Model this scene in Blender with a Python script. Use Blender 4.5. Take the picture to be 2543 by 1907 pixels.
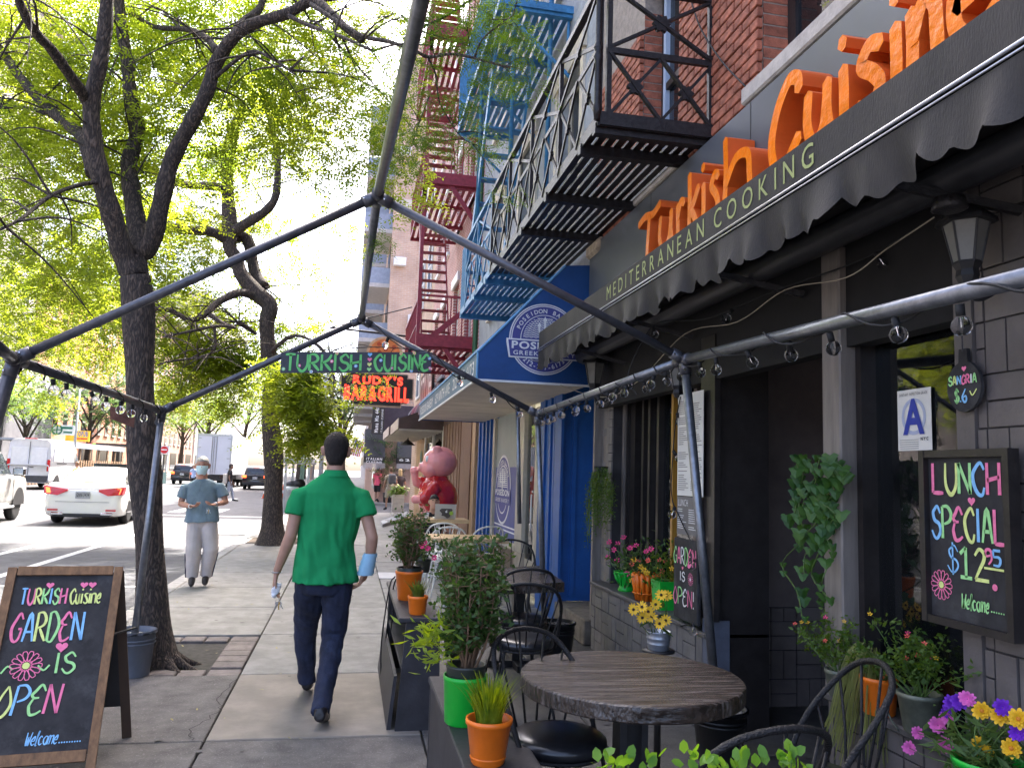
import bpy, math, random
import numpy as np
from mathutils import Vector, Matrix, Euler
random.seed(7); np.random.seed(7)
for o in list(bpy.data.objects): bpy.data.objects.remove(o)
S = bpy.context.scene; COL = S.collection
R = math.radians; PI = math.pi
TS = bpy.data.scenes.new('workbench')                  # scratch scene for glyphs and remeshing, removed at the end
# ---------------------------------------------------------------- camera
F, CX, CY, EYE = 1980., 1271.5, 953.5, 1.58          # 28 mm phone lens, eye height
def _axes(vp, roll):
    d = Vector((vp[0]-CX, -(vp[1]-CY), F)).normalized(); h = Vector((math.cos(roll), -math.sin(roll), 0))
    up = d.cross(h).normalized()
    if up.y < 0: up = -up
    r = up.cross(d)
    if r.x < 0: r = -r
    return Matrix((r, d, up))
CM = _axes((868, 1166), .034)                         # rows: street-right, street-ahead, up seen from the lens
cam = bpy.data.cameras.new('camera'); camo = bpy.data.objects.new('camera', cam); COL.objects.link(camo)
cam.sensor_width = 36; cam.lens = F/2543*36; cam.clip_start = .05; cam.clip_end = 3000
_c = CM.to_4x4(); cx, cy, cz = CM.col[0], CM.col[1], CM.col[2]
camo.matrix_world = Matrix(((cx.x, cy.x, -cz.x, 0), (cx.y, cy.y, -cz.y, 0), (cx.z, cy.z, -cz.z, EYE), (0, 0, 0, 1)))
S.camera = camo
def P(u, v, X=None, Y=None, Z=None):
    """point of the place on a plane X, Y or Z that is seen at photograph pixel u, v"""
    d = CM @ Vector((u-CX, -(v-CY), F))
    t = X/d.x if X is not None else Y/d.y if Y is not None else (Z-EYE)/d.z
    return Vector((t*d.x, t*d.y, EYE+t*d.z))
# ---------------------------------------------------------------- sky, sun, exposure
SUN_EL, SUN_AZ = R(56), R(32)                          # azimuth to the right of the street's direction
W = bpy.data.worlds.new('World'); S.world = W; W.use_nodes = True
nt = W.node_tree; nt.nodes.clear()
sky = nt.nodes.new('ShaderNodeTexSky'); sky.sky_type = 'NISHITA'; sky.sun_disc = False
sky.sun_elevation = SUN_EL; sky.sun_rotation = SUN_AZ; sky.dust_density = 5.0; sky.air_density = .45; sky.ozone_density = .3
bg = nt.nodes.new('ShaderNodeBackground'); bg.inputs[1].default_value = .15
wo = nt.nodes.new('ShaderNodeOutputWorld'); nt.links.new(sky.outputs[0], bg.inputs[0]); nt.links.new(bg.outputs[0], wo.inputs[0])
sl = bpy.data.lights.new('sun', 'SUN'); sl.energy = 2.35; sl.angle = R(.53); sl.color = (1, .95, .87)
so = bpy.data.objects.new('sun', sl); COL.objects.link(so)
sd = Vector((math.sin(SUN_AZ)*math.cos(SUN_EL), math.cos(SUN_AZ)*math.cos(SUN_EL), math.sin(SUN_EL)))
so.rotation_euler = sd.to_track_quat('Z', 'Y').to_euler()
S.view_settings.view_transform = 'Standard'; S.view_settings.look = 'None'
S.view_settings.exposure = 3.22; S.view_settings.gamma = 1; S.view_settings.use_curve_mapping = False
S.render.engine = 'CYCLES'
S.cycles.max_bounces = 8; S.cycles.transparent_max_bounces = 12
# ---------------------------------------------------------------- mesh helpers
class MB:
    def __init__(s): s.v = []; s.f = []
    def add(s, vs, fs):
        n = len(s.v); s.v += [tuple(p) for p in vs]; s.f += [tuple(i+n for i in f) for f in fs]; return s
    def box(s, a, b):
        x0, y0, z0 = (min(a[i], b[i]) for i in range(3)); x1, y1, z1 = (max(a[i], b[i]) for i in range(3))
        return s.add([(x0,y0,z0),(x1,y0,z0),(x1,y1,z0),(x0,y1,z0),(x0,y0,z1),(x1,y0,z1),(x1,y1,z1),(x0,y1,z1)],
                     [(0,3,2,1),(4,5,6,7),(0,1,5,4),(1,2,6,5),(2,3,7,6),(3,0,4,7)])
    def cbox(s, a, b, c=.01):
        """box with chamfered vertical and top edges"""
        x0, y0, z0 = (min(a[i], b[i]) for i in range(3)); x1, y1, z1 = (max(a[i], b[i]) for i in range(3))
        def ring(i, z): return [(x0+i,y0+c,z),(x0+c,y0+i,z),(x1-c,y0+i,z),(x1-i,y0+c,z),(x1-i,y1-c,z),(x1-c,y1-i,z),(x0+c,y1-i,z),(x0+i,y1-c,z)]
        def inner(z): return [(x0+c,y0+c*1.4,z),(x0+c*1.4,y0+c,z),(x1-c*1.4,y0+c,z),(x1-c,y0+c*1.4,z),(x1-c,y1-c*1.4,z),(x1-c*1.4,y1-c,z),(x0+c*1.4,y1-c,z),(x0+c,y1-c*1.4,z)]
        return s.loft([inner(z0), ring(0, z0+c), ring(0, z1-c), inner(z1)], True)
    def loft(s, rings, cap=True, closed=True):
        n = len(rings[0]); m = len(rings); fs = []
        k = n if closed else n-1
        for i in range(m-1):
            for j in range(k):
                a = i*n+j; b = i*n+(j+1) % n
                fs.append((a, b, b+n, a+n))
        if cap: fs.append(tuple(range(n-1, -1, -1))); fs.append(tuple((m-1)*n+j for j in range(n)))
        return s.add([p for r in rings for p in r], fs)
    def tube(s, pts, r, n=8, cap=True, flat=1.0):
        pts = [Vector(p) for p in pts]; m = len(pts); rings = []; prev = None
        for i, p in enumerate(pts):
            t = (pts[min(i+1, m-1)]-pts[max(i-1, 0)])
            t = t.normalized() if t.length > 1e-9 else Vector((0, 0, 1))
            if prev is None:
                a = Vector((0, 0, 1)) if abs(t.z) < .9 else Vector((1, 0, 0)); x = a.cross(t).normalized()
            else:
                x = prev-t*prev.dot(t)
                x = x.normalized() if x.length > 1e-6 else t.orthogonal().normalized()
            prev = x; y = t.cross(x)
            rr = r[i] if isinstance(r, (list, tuple)) else r
            rx, ry = rr if isinstance(rr, tuple) else (rr, rr*flat)
            rings.append([p+x*(rx*math.cos(2*PI*j/n))+y*(ry*math.sin(2*PI*j/n)) for j in range(n)])
        return s.loft(rings, cap)
    def bar(s, a, b, w, h=None, up=(0, 0, 1)):
        """rectangular bar from a to b, w across, h along up"""
        a, b = Vector(a), Vector(b); h = h or w; t = (b-a).normalized(); up = Vector(up)
        if abs(t.dot(up)) > .99: up = Vector((1, 0, 0))
        x = t.cross(up).normalized(); y = x.cross(t)
        q = [(-w/2, -h/2), (w/2, -h/2), (w/2, h/2), (-w/2, h/2)]
        return s.loft([[a+x*i+y*j for i, j in q], [b+x*i+y*j for i, j in q]])
    def lathe(s, prof, c=(0, 0, 0), n=20, cap=True):
        c = Vector(c)
        return s.loft([[c+Vector((r*math.cos(2*PI*j/n), r*math.sin(2*PI*j/n), z)) for j in range(n)] for r, z in prof], cap)
    def prism(s, poly, d):
        """poly (3D points) swept by vector d"""
        d = Vector(d); return s.loft([[Vector(p) for p in poly], [Vector(p)+d for p in poly]])
    def poly(s, pts): return s.add(pts, [tuple(range(len(pts)))])
    def sph(s, c, r, n=10, m=6):
        c = Vector(c); r = r if isinstance(r, tuple) else (r, r, r)
        rings = [[c+Vector((r[0]*math.sin(PI*i/m)*math.cos(2*PI*j/n), r[1]*math.sin(PI*i/m)*math.sin(2*PI*j/n), -r[2]*math.cos(PI*i/m))) for j in range(n)] for i in range(1, m)]
        return s.loft(rings)
    def mesh(s, name='m', smooth=False):
        me = bpy.data.meshes.new(name); me.from_pydata(s.v, [], s.f); me.update()
        if smooth: me.polygons.foreach_set('use_smooth', [True]*len(me.polygons))
        return me
def crv(pts, n=6):
    """Catmull-Rom through points (any dimension)"""
    q = [np.array(p, float) for p in pts]
    if len(q) < 3: return [tuple(p) for p in q]
    q = [2*q[0]-q[1]]+q+[2*q[-1]-q[-2]]; out = []
    for i in range(1, len(q)-2):
        for k in range(n):
            t = k/n; a, b, c, d = q[i-1:i+3]
            out.append(tuple(.5*((2*b)+(c-a)*t+(2*a-5*b+4*c-d)*t*t+(3*b-a-3*c+d)*t**3)))
    out.append(tuple(q[-2])); return out
def lerp(a, b, t): return a+(b-a)*t
_used = {}
def ob(name, mb, mat, parent=None, smooth=False, loc=None, world=True):
    me = mb.mesh(name, smooth) if isinstance(mb, MB) else mb
    if mat is not None and not me.materials: me.materials.append(mat)
    o = bpy.data.objects.new(name, me); COL.objects.link(o)
    if parent is not None:
        o.parent = parent
        if world and parent.type == 'EMPTY': o.location = -parent.location
    if loc is not None: o.location = loc
    return o
def thing(name, label, cat, loc=(0, 0, 0), group=None, rz=0):
    o = bpy.data.objects.new(name, None); COL.objects.link(o); o.empty_display_size = .1
    o.location = loc; o.rotation_euler.z = rz
    return tag(o, label, cat, group)
def tag(o, label, cat, group=None):
    o['label'] = label; o['category'] = cat
    if group: o['group'] = group
    return o
def struct(name, mb, mat, smooth=False, parent=None):
    o = ob(name, mb, mat, parent, smooth)
    if parent is None: o['kind'] = 'structure'
    return o
def clone(o, parent=None, loc=None, rz=None, label=None):
    c = o.copy(); COL.objects.link(c)
    if parent is not None: c.parent = parent
    if loc is not None: c.location = loc
    if rz is not None: c.rotation_euler.z = rz
    if label: c['label'] = label
    for ch in list(o.children): clone(ch, c)
    return c
def remesh(mb, name, voxel=.012, it=6, smooth=True, fac=.5):
    me = mb.mesh(name); o = bpy.data.objects.new('tmp', me); TS.collection.objects.link(o)
    m = o.modifiers.new('r', 'REMESH'); m.mode = 'VOXEL'; m.voxel_size = voxel
    if it: s = o.modifiers.new('s', 'SMOOTH'); s.factor = fac; s.iterations = it
    dg = TS.view_layers[0].depsgraph; dg.update(); r = bpy.data.meshes.new_from_object(o.evaluated_get(dg))
    bpy.data.objects.remove(o); bpy.data.meshes.remove(me); r.name = name
    if smooth: r.polygons.foreach_set('use_smooth', [True]*len(r.polygons))
    return r
def npmesh(name, V, nf, k=4, smooth=False):
    """mesh of nf faces of k corners whose vertices V come in order"""
    me = bpy.data.meshes.new(name); V = np.asarray(V, np.float32).reshape(-1, 3); n = len(V)
    me.vertices.add(n); me.vertices.foreach_set('co', V.ravel()); me.loops.add(n)
    me.loops.foreach_set('vertex_index', np.arange(n, dtype=np.int32)); me.polygons.add(nf)
    me.polygons.foreach_set('loop_start', np.arange(0, n, k, dtype=np.int32)); me.update(); me.validate(); return me
def basis_mb(mb, o, ex, ey, out=None):
    """put a flat (x, y, z) mesh on plane o + x ex + y ey + z n"""
    o, ex, ey = Vector(o), Vector(ex), Vector(ey); n = ex.cross(ey).normalized(); out = out or MB()
    return out.add([o+ex*p[0]+ey*p[1]+n*(p[2] if len(p) > 2 else 0) for p in mb.v], mb.f)
_tc = {}
def text(s, size=1., depth=0., space=1., bold=0., align='CENTER', shear=0):
    k = (s, size, depth, space, bold, align, shear)
    if k in _tc: return _tc[k]
    c = bpy.data.curves.new('t', 'FONT'); c.body = s; c.size = size; c.extrude = depth; c.offset = bold*size; c.shear = shear
    c.space_character = space; c.align_x = align; c.resolution_u = 3
    o = bpy.data.objects.new('t', c); TS.collection.objects.link(o); dg = TS.view_layers[0].depsgraph; dg.update()
    me = bpy.data.meshes.new_from_object(o.evaluated_get(dg)); mb = MB()
    mb.v = [tuple(v.co) for v in me.vertices]; mb.f = [tuple(p.vertices) for p in me.polygons]
    bpy.data.objects.remove(o); bpy.data.curves.remove(c); bpy.data.meshes.remove(me); _tc[k] = mb; return mb
def fit(mb, x0, y0, x1, y1):
    """scale a flat mesh into a rectangle"""
    xs = [p[0] for p in mb.v]; ys = [p[1] for p in mb.v]; a, b, c, d = min(xs), max(xs), min(ys), max(ys); r = MB()
    return r.add([(lerp(x0, x1, (p[0]-a)/(b-a)), lerp(y0, y1, (p[1]-c)/(d-c)), p[2] if len(p) > 2 else 0) for p in mb.v], mb.f)
def ribbon(mb, pts, w, z=0., taper=False):
    """flat brush stroke through 2D points"""
    p = [np.array(q[:2], float) for q in pts]; n = len(p); L = []; 
    for i in range(n):
        t = p[min(i+1, n-1)]-p[max(i-1, 0)]; t = t/(np.linalg.norm(t)+1e-9); m = np.array([-t[1], t[0]])
        ww = w*(.62+.5*math.sin(PI*min(1, (i+.6)/n*1.0))) if taper else w
        L.append((p[i]+m*ww/2, p[i]-m*ww/2))
    # rounded ends
    vs = []; 
    for a, b in L: vs += [(a[0], a[1], z), (b[0], b[1], z)]
    mb.add(vs, [(2*i, 2*i+1, 2*i+3, 2*i+2) for i in range(n-1)]); return mb
# ---------------------------------------------------------------- materials
_m = {}
def mat(name, col, rough=.6, metal=0., var=.12, scale=6., bump=0., bscale=60., spec=.4, rnd=0., trans=0., alpha=1., emit=None, estr=0, coat=0., stretch=None, dark=None, dmix=.5, dscale=3.):
    if name in _m: return _m[name]
    m = bpy.data.materials.new(name); m.use_nodes = True; _m[name] = m
    t = m.node_tree; N = t.nodes; L = t.links; b = N['Principled BSDF']
    b.inputs['Roughness'].default_value = rough; b.inputs['Metallic'].default_value = metal
    b.inputs['Specular IOR Level'].default_value = spec; b.inputs['Coat Weight'].default_value = coat
    b.inputs['Transmission Weight'].default_value = trans; b.inputs['Alpha'].default_value = alpha
    c = tuple(col)+(1,)
    tc = N.new('ShaderNodeTexCoord'); src = tc.outputs['Object']
    if stretch:
        mp = N.new('ShaderNodeMapping'); mp.inputs['Scale'].default_value = stretch; L.new(src, mp.inputs[0]); src = mp.outputs[0]
    last = None
    if var:
        n = N.new('ShaderNodeTexNoise'); n.inputs['Scale'].default_value = scale; n.inputs['Detail'].default_value = 6; n.inputs['Roughness'].default_value = .65
        L.new(src, n.inputs['Vector'])
        r = N.new('ShaderNodeValToRGB'); r.color_ramp.elements[0].position = .3; r.color_ramp.elements[1].position = .72
        r.color_ramp.elements[0].color = tuple(max(0, x*(1-var*1.6)) for x in col)+(1,); r.color_ramp.elements[1].color = tuple(min(1, x*(1+var)) for x in col)+(1,)
        L.new(n.outputs[0], r.inputs[0]); last = r.outputs[0]
        if dark:
            n2 = N.new('ShaderNodeTexNoise'); n2.inputs['Scale'].default_value = dscale; n2.inputs['Detail'].default_value = 8; n2.inputs['Roughness'].default_value = .7
            L.new(src, n2.inputs['Vector']); r2 = N.new('ShaderNodeValToRGB'); r2.color_ramp.elements[0].position = dmix-.08; r2.color_ramp.elements[1].position = dmix+.08
            mx = N.new('ShaderNodeMixRGB'); L.new(n2.outputs[0], r2.inputs[0]); L.new(r2.outputs[0], mx.inputs[0]); L.new(last, mx.inputs[1]); mx.inputs[2].default_value = tuple(dark)+(1,); last = mx.outputs[0]
    if rnd:
        oi = N.new('ShaderNodeObjectInfo'); mr = N.new('ShaderNodeMapRange'); mr.inputs[3].default_value = 1-rnd; mr.inputs[4].default_value = 1+rnd
        L.new(oi.outputs['Random'], mr.inputs[0]); h = N.new('ShaderNodeHueSaturation'); L.new(mr.outputs[0], h.inputs['Value'])
        if last is None: h.inputs['Color'].default_value = c
        else: L.new(last, h.inputs['Color'])
        last = h.outputs[0]
    if last is None: b.inputs['Base Color'].default_value = c
    else: L.new(last, b.inputs['Base Color'])
    if bump:
        n = N.new('ShaderNodeTexNoise'); n.inputs['Scale'].default_value = bscale; n.inputs['Detail'].default_value = 5; L.new(src, n.inputs['Vector'])
        bp = N.new('ShaderNodeBump'); bp.inputs['Strength'].default_value = bump; bp.inputs['Distance'].default_value = .02
        L.new(n.outputs[0], bp.inputs['Height']); L.new(bp.outputs[0], b.inputs['Normal'])
    if emit: b.inputs['Emission Color'].default_value = tuple(emit)+(1,); b.inputs['Emission Strength'].default_value = estr
    return m
def leafmat(name, c1, c2, tr=.45, scale=1.2, rough=.45):
    if name in _m: return _m[name]
    m = bpy.data.materials.new(name); m.use_nodes = True; _m[name] = m; t = m.node_tree; N = t.nodes; L = t.links; b = N['Principled BSDF']
    tc = N.new('ShaderNodeTexCoord'); n = N.new('ShaderNodeTexNoise'); n.inputs['Scale'].default_value = scale; n.inputs['Detail'].default_value = 4
    L.new(tc.outputs['Object'], n.inputs['Vector']); r = N.new('ShaderNodeValToRGB'); r.color_ramp.elements[0].position = .35; r.color_ramp.elements[1].position = .68
    r.color_ramp.elements[0].color = tuple(c1)+(1,); r.color_ramp.elements[1].color = tuple(c2)+(1,); L.new(n.outputs[0], r.inputs[0])
    L.new(r.outputs[0], b.inputs['Base Color']); b.inputs['Roughness'].default_value = rough; b.inputs['Specular IOR Level'].default_value = .35
    tb = N.new('ShaderNodeBsdfTranslucent'); h = N.new('ShaderNodeHueSaturation'); h.inputs['Hue'].default_value = .475; h.inputs['Saturation'].default_value = 1.12; h.inputs['Value'].default_value = 2.6
    L.new(r.outputs[0], h.inputs['Color']); L.new(h.outputs[0], tb.inputs[0])
    mx = N.new('ShaderNodeMixShader'); mx.inputs[0].default_value = tr; L.new(b.outputs[0], mx.inputs[1]); L.new(tb.outputs[0], mx.inputs[2])
    L.new(mx.outputs[0], N['Material Output'].inputs[0]); return m
def glassmat(name, tint=(.6, .65, .65), op=.25, rough=.02, body=(.02, .022, .025)):
    """window pane: mirror by angle, partly see-through, dusty body"""
    if name in _m: return _m[name]
    m = bpy.data.materials.new(name); m.use_nodes = True; _m[name] = m; t = m.node_tree; N = t.nodes; L = t.links
    N.remove(N['Principled BSDF']); fr = N.new('ShaderNodeFresnel'); fr.inputs[0].default_value = 1.75
    gl = N.new('ShaderNodeBsdfGlossy'); gl.inputs['Roughness'].default_value = rough; tr = N.new('ShaderNodeBsdfTransparent'); tr.inputs[0].default_value = tuple(tint)+(1,)
    df = N.new('ShaderNodeBsdfDiffuse'); df.inputs[0].default_value = tuple(body)+(1,)
    m1 = N.new('ShaderNodeMixShader'); m1.inputs[0].default_value = op; L.new(tr.outputs[0], m1.inputs[1]); L.new(df.outputs[0], m1.inputs[2])
    m2 = N.new('ShaderNodeMixShader'); L.new(fr.outputs[0], m2.inputs[0]); L.new(m1.outputs[0], m2.inputs[1]); L.new(gl.outputs[0], m2.inputs[2])
    L.new(m2.outputs[0], N['Material Output'].inputs[0]); return m
# ================================================================ THE SETTING
WX = 2.30                                             # plane of the shop fronts
K = dict(
 asphalt=mat('asphalt', (.08, .08, .085), .85, var=.25, scale=3, bump=.25, bscale=180, dark=(.052, .052, .057), dmix=.6, dscale=.5),
 paint=mat('road_paint', (.55, .55, .53), .7, var=.25, scale=14, dark=(.3, .3, .3), dmix=.66, dscale=6),
 conc=mat('concrete_slab', (.222, .218, .205), .8, var=.2, scale=5, bump=.18, bscale=90, rnd=.10, dark=(.175, .17, .158), dmix=.58, dscale=2.2),
 curb=mat('kerb_stone', (.27, .265, .255), .75, var=.2, scale=9, bump=.2, rnd=.12),
 black=mat('black_paint', (.022, .021, .022), .45, var=.2, scale=12, bump=.05, bscale=40),
 iron=mat('wrought_iron', (.03, .027, .028), .42, metal=.4, var=.35, scale=30, bump=.25, bscale=90),
 tile=mat('painted_tile', (.125, .108, .102), .5, var=.14, scale=5, bump=.12, bscale=50, rnd=.07),
 tilel=mat('painted_tile_dusty', (.17, .155, .145), .6, var=.2, scale=6, bump=.15, bscale=50, rnd=.10),
 grout=mat('tile_grout', (.04, .036, .037), .8, var=.2),
 brick=mat('red_brick', (.36, .115, .065), .8, var=.35, scale=11, bump=.3, bscale=90, rnd=.16),
 mortar=mat('mortar', (.30, .25, .21), .9, var=.2, scale=20, bump=.3),
 sign=mat('sign_panel_grey', (.085, .092, .104), .38, var=.12, scale=1.5),
 awn=mat('awning_canvas', (.026, .023, .021), .75, var=.3, scale=3, bump=.15, bscale=160, dark=(.038, .033, .029), dmix=.55, dscale=2.5, stretch=(1, 1, .25)),
 orange=mat('orange_acrylic', (.90, .19, .004), .3, var=.14, scale=9, coat=.12, bump=.4, bscale=22, spec=.2),
 orange2=mat('orange_letter_return', (.62, .10, .012), .45, var=.08),
 olive=mat('olive_lettering', (.30, .34, .12), .6, var=.1),
 steel=mat('bright_steel', (.42, .43, .45), .28, metal=1., var=.1, scale=20),
 pole=mat('galvanised_pole', (.22, .23, .25), .32, metal=.75, var=.2, scale=18, bump=.05),
 poled=mat('dark_pole', (.10, .10, .115), .35, metal=.5, var=.2, scale=16),
 wood=mat('dark_table_wood', (.040, .026, .018), .27, var=.7, scale=3.5, stretch=(1.3, 20, 5), bump=.6, bscale=7, spec=.7, dark=(.15, .125, .11), dmix=.585, dscale=2.2),  # paler streaks paint sky sheen into the colour, along with the grain
 woodl=mat('raw_wood', (.42, .25, .12), .6, var=.3, scale=5, stretch=(10, 10, 1), bump=.2, bscale=20),
 plank=mat('brown_plank', (.20, .10, .055), .7, var=.35, scale=4, stretch=(9, 9, .8), bump=.35, bscale=20, rnd=.18),
 cream=mat('cream_paint', (.58, .50, .38), .6, var=.12, scale=8),
 grey=mat('grey_stone_wall', (.33, .345, .36), .85, var=.2, scale=3, bump=.8, bscale=14, dark=(.26, .27, .29), dmix=.58, dscale=1.3),
 blue=mat('blue_paint', (.012, .085, .30), .42, var=.14, scale=5, bump=.05),
 blueaw=mat('blue_awning_canvas', (.010, .060, .21), .55, var=.12, scale=5, bump=.08, bscale=120),
 bluetrim=mat('light_blue_trim', (.15, .36, .62), .5, var=.1),
 navy=mat('navy_print', (.055, .06, .24), .5, var=.06),
 white=mat('white_paint', (.72, .72, .72), .5, var=.08),
 soffit=mat('cream_soffit', (.52, .47, .40), .6, var=.1, scale=3),
 red=mat('red_iron', (.26, .028, .045), .5, var=.2, scale=14, bump=.1),
 bluei=mat('blue_iron', (.045, .20, .40), .45, var=.25, scale=12, bump=.1),
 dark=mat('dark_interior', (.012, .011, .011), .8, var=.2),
 frame=mat('dark_frame', (.024, .020, .019), .35, var=.25, scale=10, bump=.06),
 column=mat('grey_column', (.20, .172, .148), .6, var=.2, scale=4, stretch=(6, 6, .7), bump=.1),
 glass=glassmat('shop_glass'), glassd=glassmat('window_glass', (.35, .38, .4), .5),
 chalk=mat('chalkboard', (.028, .027, .029), .75, var=.4, scale=7, dark=(.055, .054, .056), dmix=.6, dscale=5),
 paper=mat('paper', (.72, .70, .64), .7, var=.05), ink=mat('ink', (.06, .055, .06), .7, var=0),
 soil=mat('soil', (.06, .04, .026), .95, var=.4, scale=30, bump=.8, bscale=60),
 rubber=mat('rubber', (.018, .018, .019), .75, var=.2), chrome=mat('chrome', (.7, .7, .72), .12, metal=1, var=0),
)
def brickmat(name, c1, c2, cm, bw=.21, bh=.075, axes='YZ', rough=.85, mort=.012):
    if name in _m: return _m[name]
    m = bpy.data.materials.new(name); m.use_nodes = True; _m[name] = m; t = m.node_tree; N = t.nodes; L = t.links; b = N['Principled BSDF']
    tc = N.new('ShaderNodeTexCoord'); sp = N.new('ShaderNodeSeparateXYZ'); cb = N.new('ShaderNodeCombineXYZ'); L.new(tc.outputs['Object'], sp.inputs[0])
    L.new(sp.outputs[axes[0]], cb.inputs[0]); L.new(sp.outputs[axes[1]], cb.inputs[1])
    br = N.new('ShaderNodeTexBrick'); br.inputs['Scale'].default_value = 1; br.inputs['Brick Width'].default_value = bw; br.inputs['Row Height'].default_value = bh
    br.inputs['Mortar Size'].default_value = mort; br.inputs['Mortar Smooth'].default_value = .3; br.inputs['Bias'].default_value = 0
    br.inputs['Color1'].default_value = tuple(c1)+(1,); br.inputs['Color2'].default_value = tuple(c2)+(1,); br.inputs['Mortar'].default_value = tuple(cm)+(1,)
    L.new(cb.outputs[0], br.inputs['Vector']); n = N.new('ShaderNodeTexNoise'); n.inputs['Scale'].default_value = 1.2; n.inputs['Detail'].default_value = 7; L.new(tc.outputs['Object'], n.inputs['Vector'])
    mr = N.new('ShaderNodeMapRange'); mr.inputs[3].default_value = .7; mr.inputs[4].default_value = 1.3; L.new(n.outputs[0], mr.inputs[0])
    h = N.new('ShaderNodeHueSaturation'); L.new(br.outputs['Color'], h.inputs['Color']); L.new(mr.outputs[0], h.inputs['Value']); L.new(h.outputs[0], b.inputs['Base Color'])
    bp = N.new('ShaderNodeBump'); bp.inputs['Strength'].default_value = .5; bp.inputs['Distance'].default_value = .01; bp.invert = True; L.new(br.outputs['Fac'], bp.inputs['Height']); L.new(bp.outputs[0], b.inputs['Normal'])
    b.inputs['Roughness'].default_value = rough; return m
# ---------------- ground
struct('road', MB().poly([(-400, -60, -.14), (400, -60, -.14), (400, 1200, -.14), (-400, 1200, -.14)]), K['asphalt'])
side = struct('pavement', MB().box((-2.08, -6, -.30), (5, 31, -.035)), mat('joint_dirt', (.05, .047, .042), .95, var=.3, scale=20))
def slab(x0, x1, y0, y1, m, dz=0, tw=0):
    b = MB(); b.cbox((x0+.006, y0+.006, -.05), (x1-.006, y1-.006, dz), .006)
    o = ob('slab', b, m, side); return o
agg = mat('aggregate_slab', (.132, .122, .112), .85, var=.25, scale=6, bump=.5, bscale=150, rnd=.08, dark=(.30, .29, .275), dmix=.645, dscale=75)
agg2 = mat('wet_dark_slab', (.105, .097, .088), .6, var=.3, scale=4, bump=.4, bscale=120, rnd=.1, dark=(.19, .18, .17), dmix=.63, dscale=80)
tan = mat('smooth_tan_slab', (.215, .192, .160), .8, var=.18, scale=3, bump=.12, bscale=70, rnd=.05, dark=(.165, .145, .122), dmix=.58, dscale=1.6)
ys = [-6, -3.2, -1.7, -.2, 1.3, 2.0, 3.45, 5.05, 6.58, 8.1, 9.65, 11.2, 12.75, 14.3, 15.85, 17.4, 18.95, 20.5, 22.1, 23.7, 25.4, 27.2, 29, 30.98]
xs = [-2.08, -.735, .52, 1.6, 5]
for i in range(len(ys)-1):
    for j in range(4):
        y0, y1, x0, x1 = ys[i], ys[i+1], xs[j], xs[j+1]
        if j == 0 and 6.3 < (y0+y1)/2 < 7.6:            # tree pit
            continue
        m = K['conc']
        if j == 0 and y1 < 6.6: m = agg
        if j == 1 and 5 < y0 < 6: m = tan
        if j == 1 and y1 < 5.2: m = agg
        if j >= 2 and y1 < 8.2: m = agg2
        slab(x0, x1, y0, y1, m, random.uniform(-.004, .004))
# kerb stones
for k in range(24):
    y0 = -6+k*1.55
    if y0 > 30: break
    ob('kerb_stone', MB().cbox((-2.28, y0+.004, -.3), (-2.085, min(31, y0+1.546), random.uniform(-.004, .006)), .018), K['curb'], side)
# tree pit of the near tree
ob('soil', MB().box((-2.08, 6.58, -.2), (-.735, 8.1, -.062)), K['soil'], side)
pv = mat('pit_paver', (.17, .145, .135), .8, var=.25, scale=12, bump=.25, bscale=90, rnd=.16)
for k in range(7):
    y = 6.60+k*.207; ob('paver', MB().cbox((-.985, y, -.16), (-.745, y+.196, random.uniform(-.012, .004)), .008), pv, side)
for yy in (6.60, 7.87):
    for k in range(5):
        x = -1.0-(k+1)*.205; ob('paver', MB().cbox((x, yy, -.16), (x+.196, yy+.195, random.uniform(-.014, .004)), .008), pv, side)
# tree pit of the farther tree: darker earth patch set in the slabs
ob('soil', MB().box((-2.02, 17.45, -.1), (-.9, 18.9, .006)), K['soil'], side)
gmm = MB(); g_r = np.random.default_rng(77)                # trodden gum, leaf litter, cracks
for k in range(170):
    x, y, r = g_r.uniform(-2.0, 2.2), g_r.uniform(2.5, 22), g_r.uniform(.008, .024)
    if -2.1 < x < -.7 and 6.5 < y < 8.2: continue
    gmm.poly([(x+r*(1+.3*math.sin(3*a+k))*math.cos(a), y+r*math.sin(a), .0062+.00001*k) for a in np.linspace(0, 2*PI, 9, endpoint=False)])
q = ob('gum_spots', gmm, mat('gum_spot', (.12, .115, .11), .8, var=.3, scale=3), side); q['kind'] = 'stuff'
gmm = MB()
for k in range(90):
    x, y, r = g_r.uniform(-2.2, .2), g_r.uniform(3.5, 18), g_r.uniform(.01, .022); a = g_r.uniform(0, 6.28); c, s_ = math.cos(a), math.sin(a)
    gmm.poly([(x+u*c-v*s_, y+u*s_+v*c, .009+w+.00003*k) for u, v, w in ((-r*1.4, 0, 0), (0, -r*.5, .002), (r*1.4, 0, .006), (0, r*.5, .003))])
q = ob('leaf_litter', gmm, mat('dry_leaf', (.30, .27, .10), .8, var=.3, scale=5), side); q['kind'] = 'stuff'
for pts in ([(-.735, 6.4), (-.78, 5.9), (-.74, 5.6), (-.84, 5.25), (-.80, 5.05)], [(-1.9, 11.6), (-1.2, 11.9), (-.7, 11.7)], [(-.3, 9.6), (.1, 10.3), (.0, 11.0)]):
    cr_ = MB(); c = [(p[0]+g_r.normal()*.012, p[1]+g_r.normal()*.012) for p in crv(pts, 7)]; ribbon(cr_, c, .006); ob('crack', MB().add([(p[0], p[1], .0085) for p in cr_.v], cr_.f), mat('crack_dirt', (.04, .036, .032), .95, var=.2), side)
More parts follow.
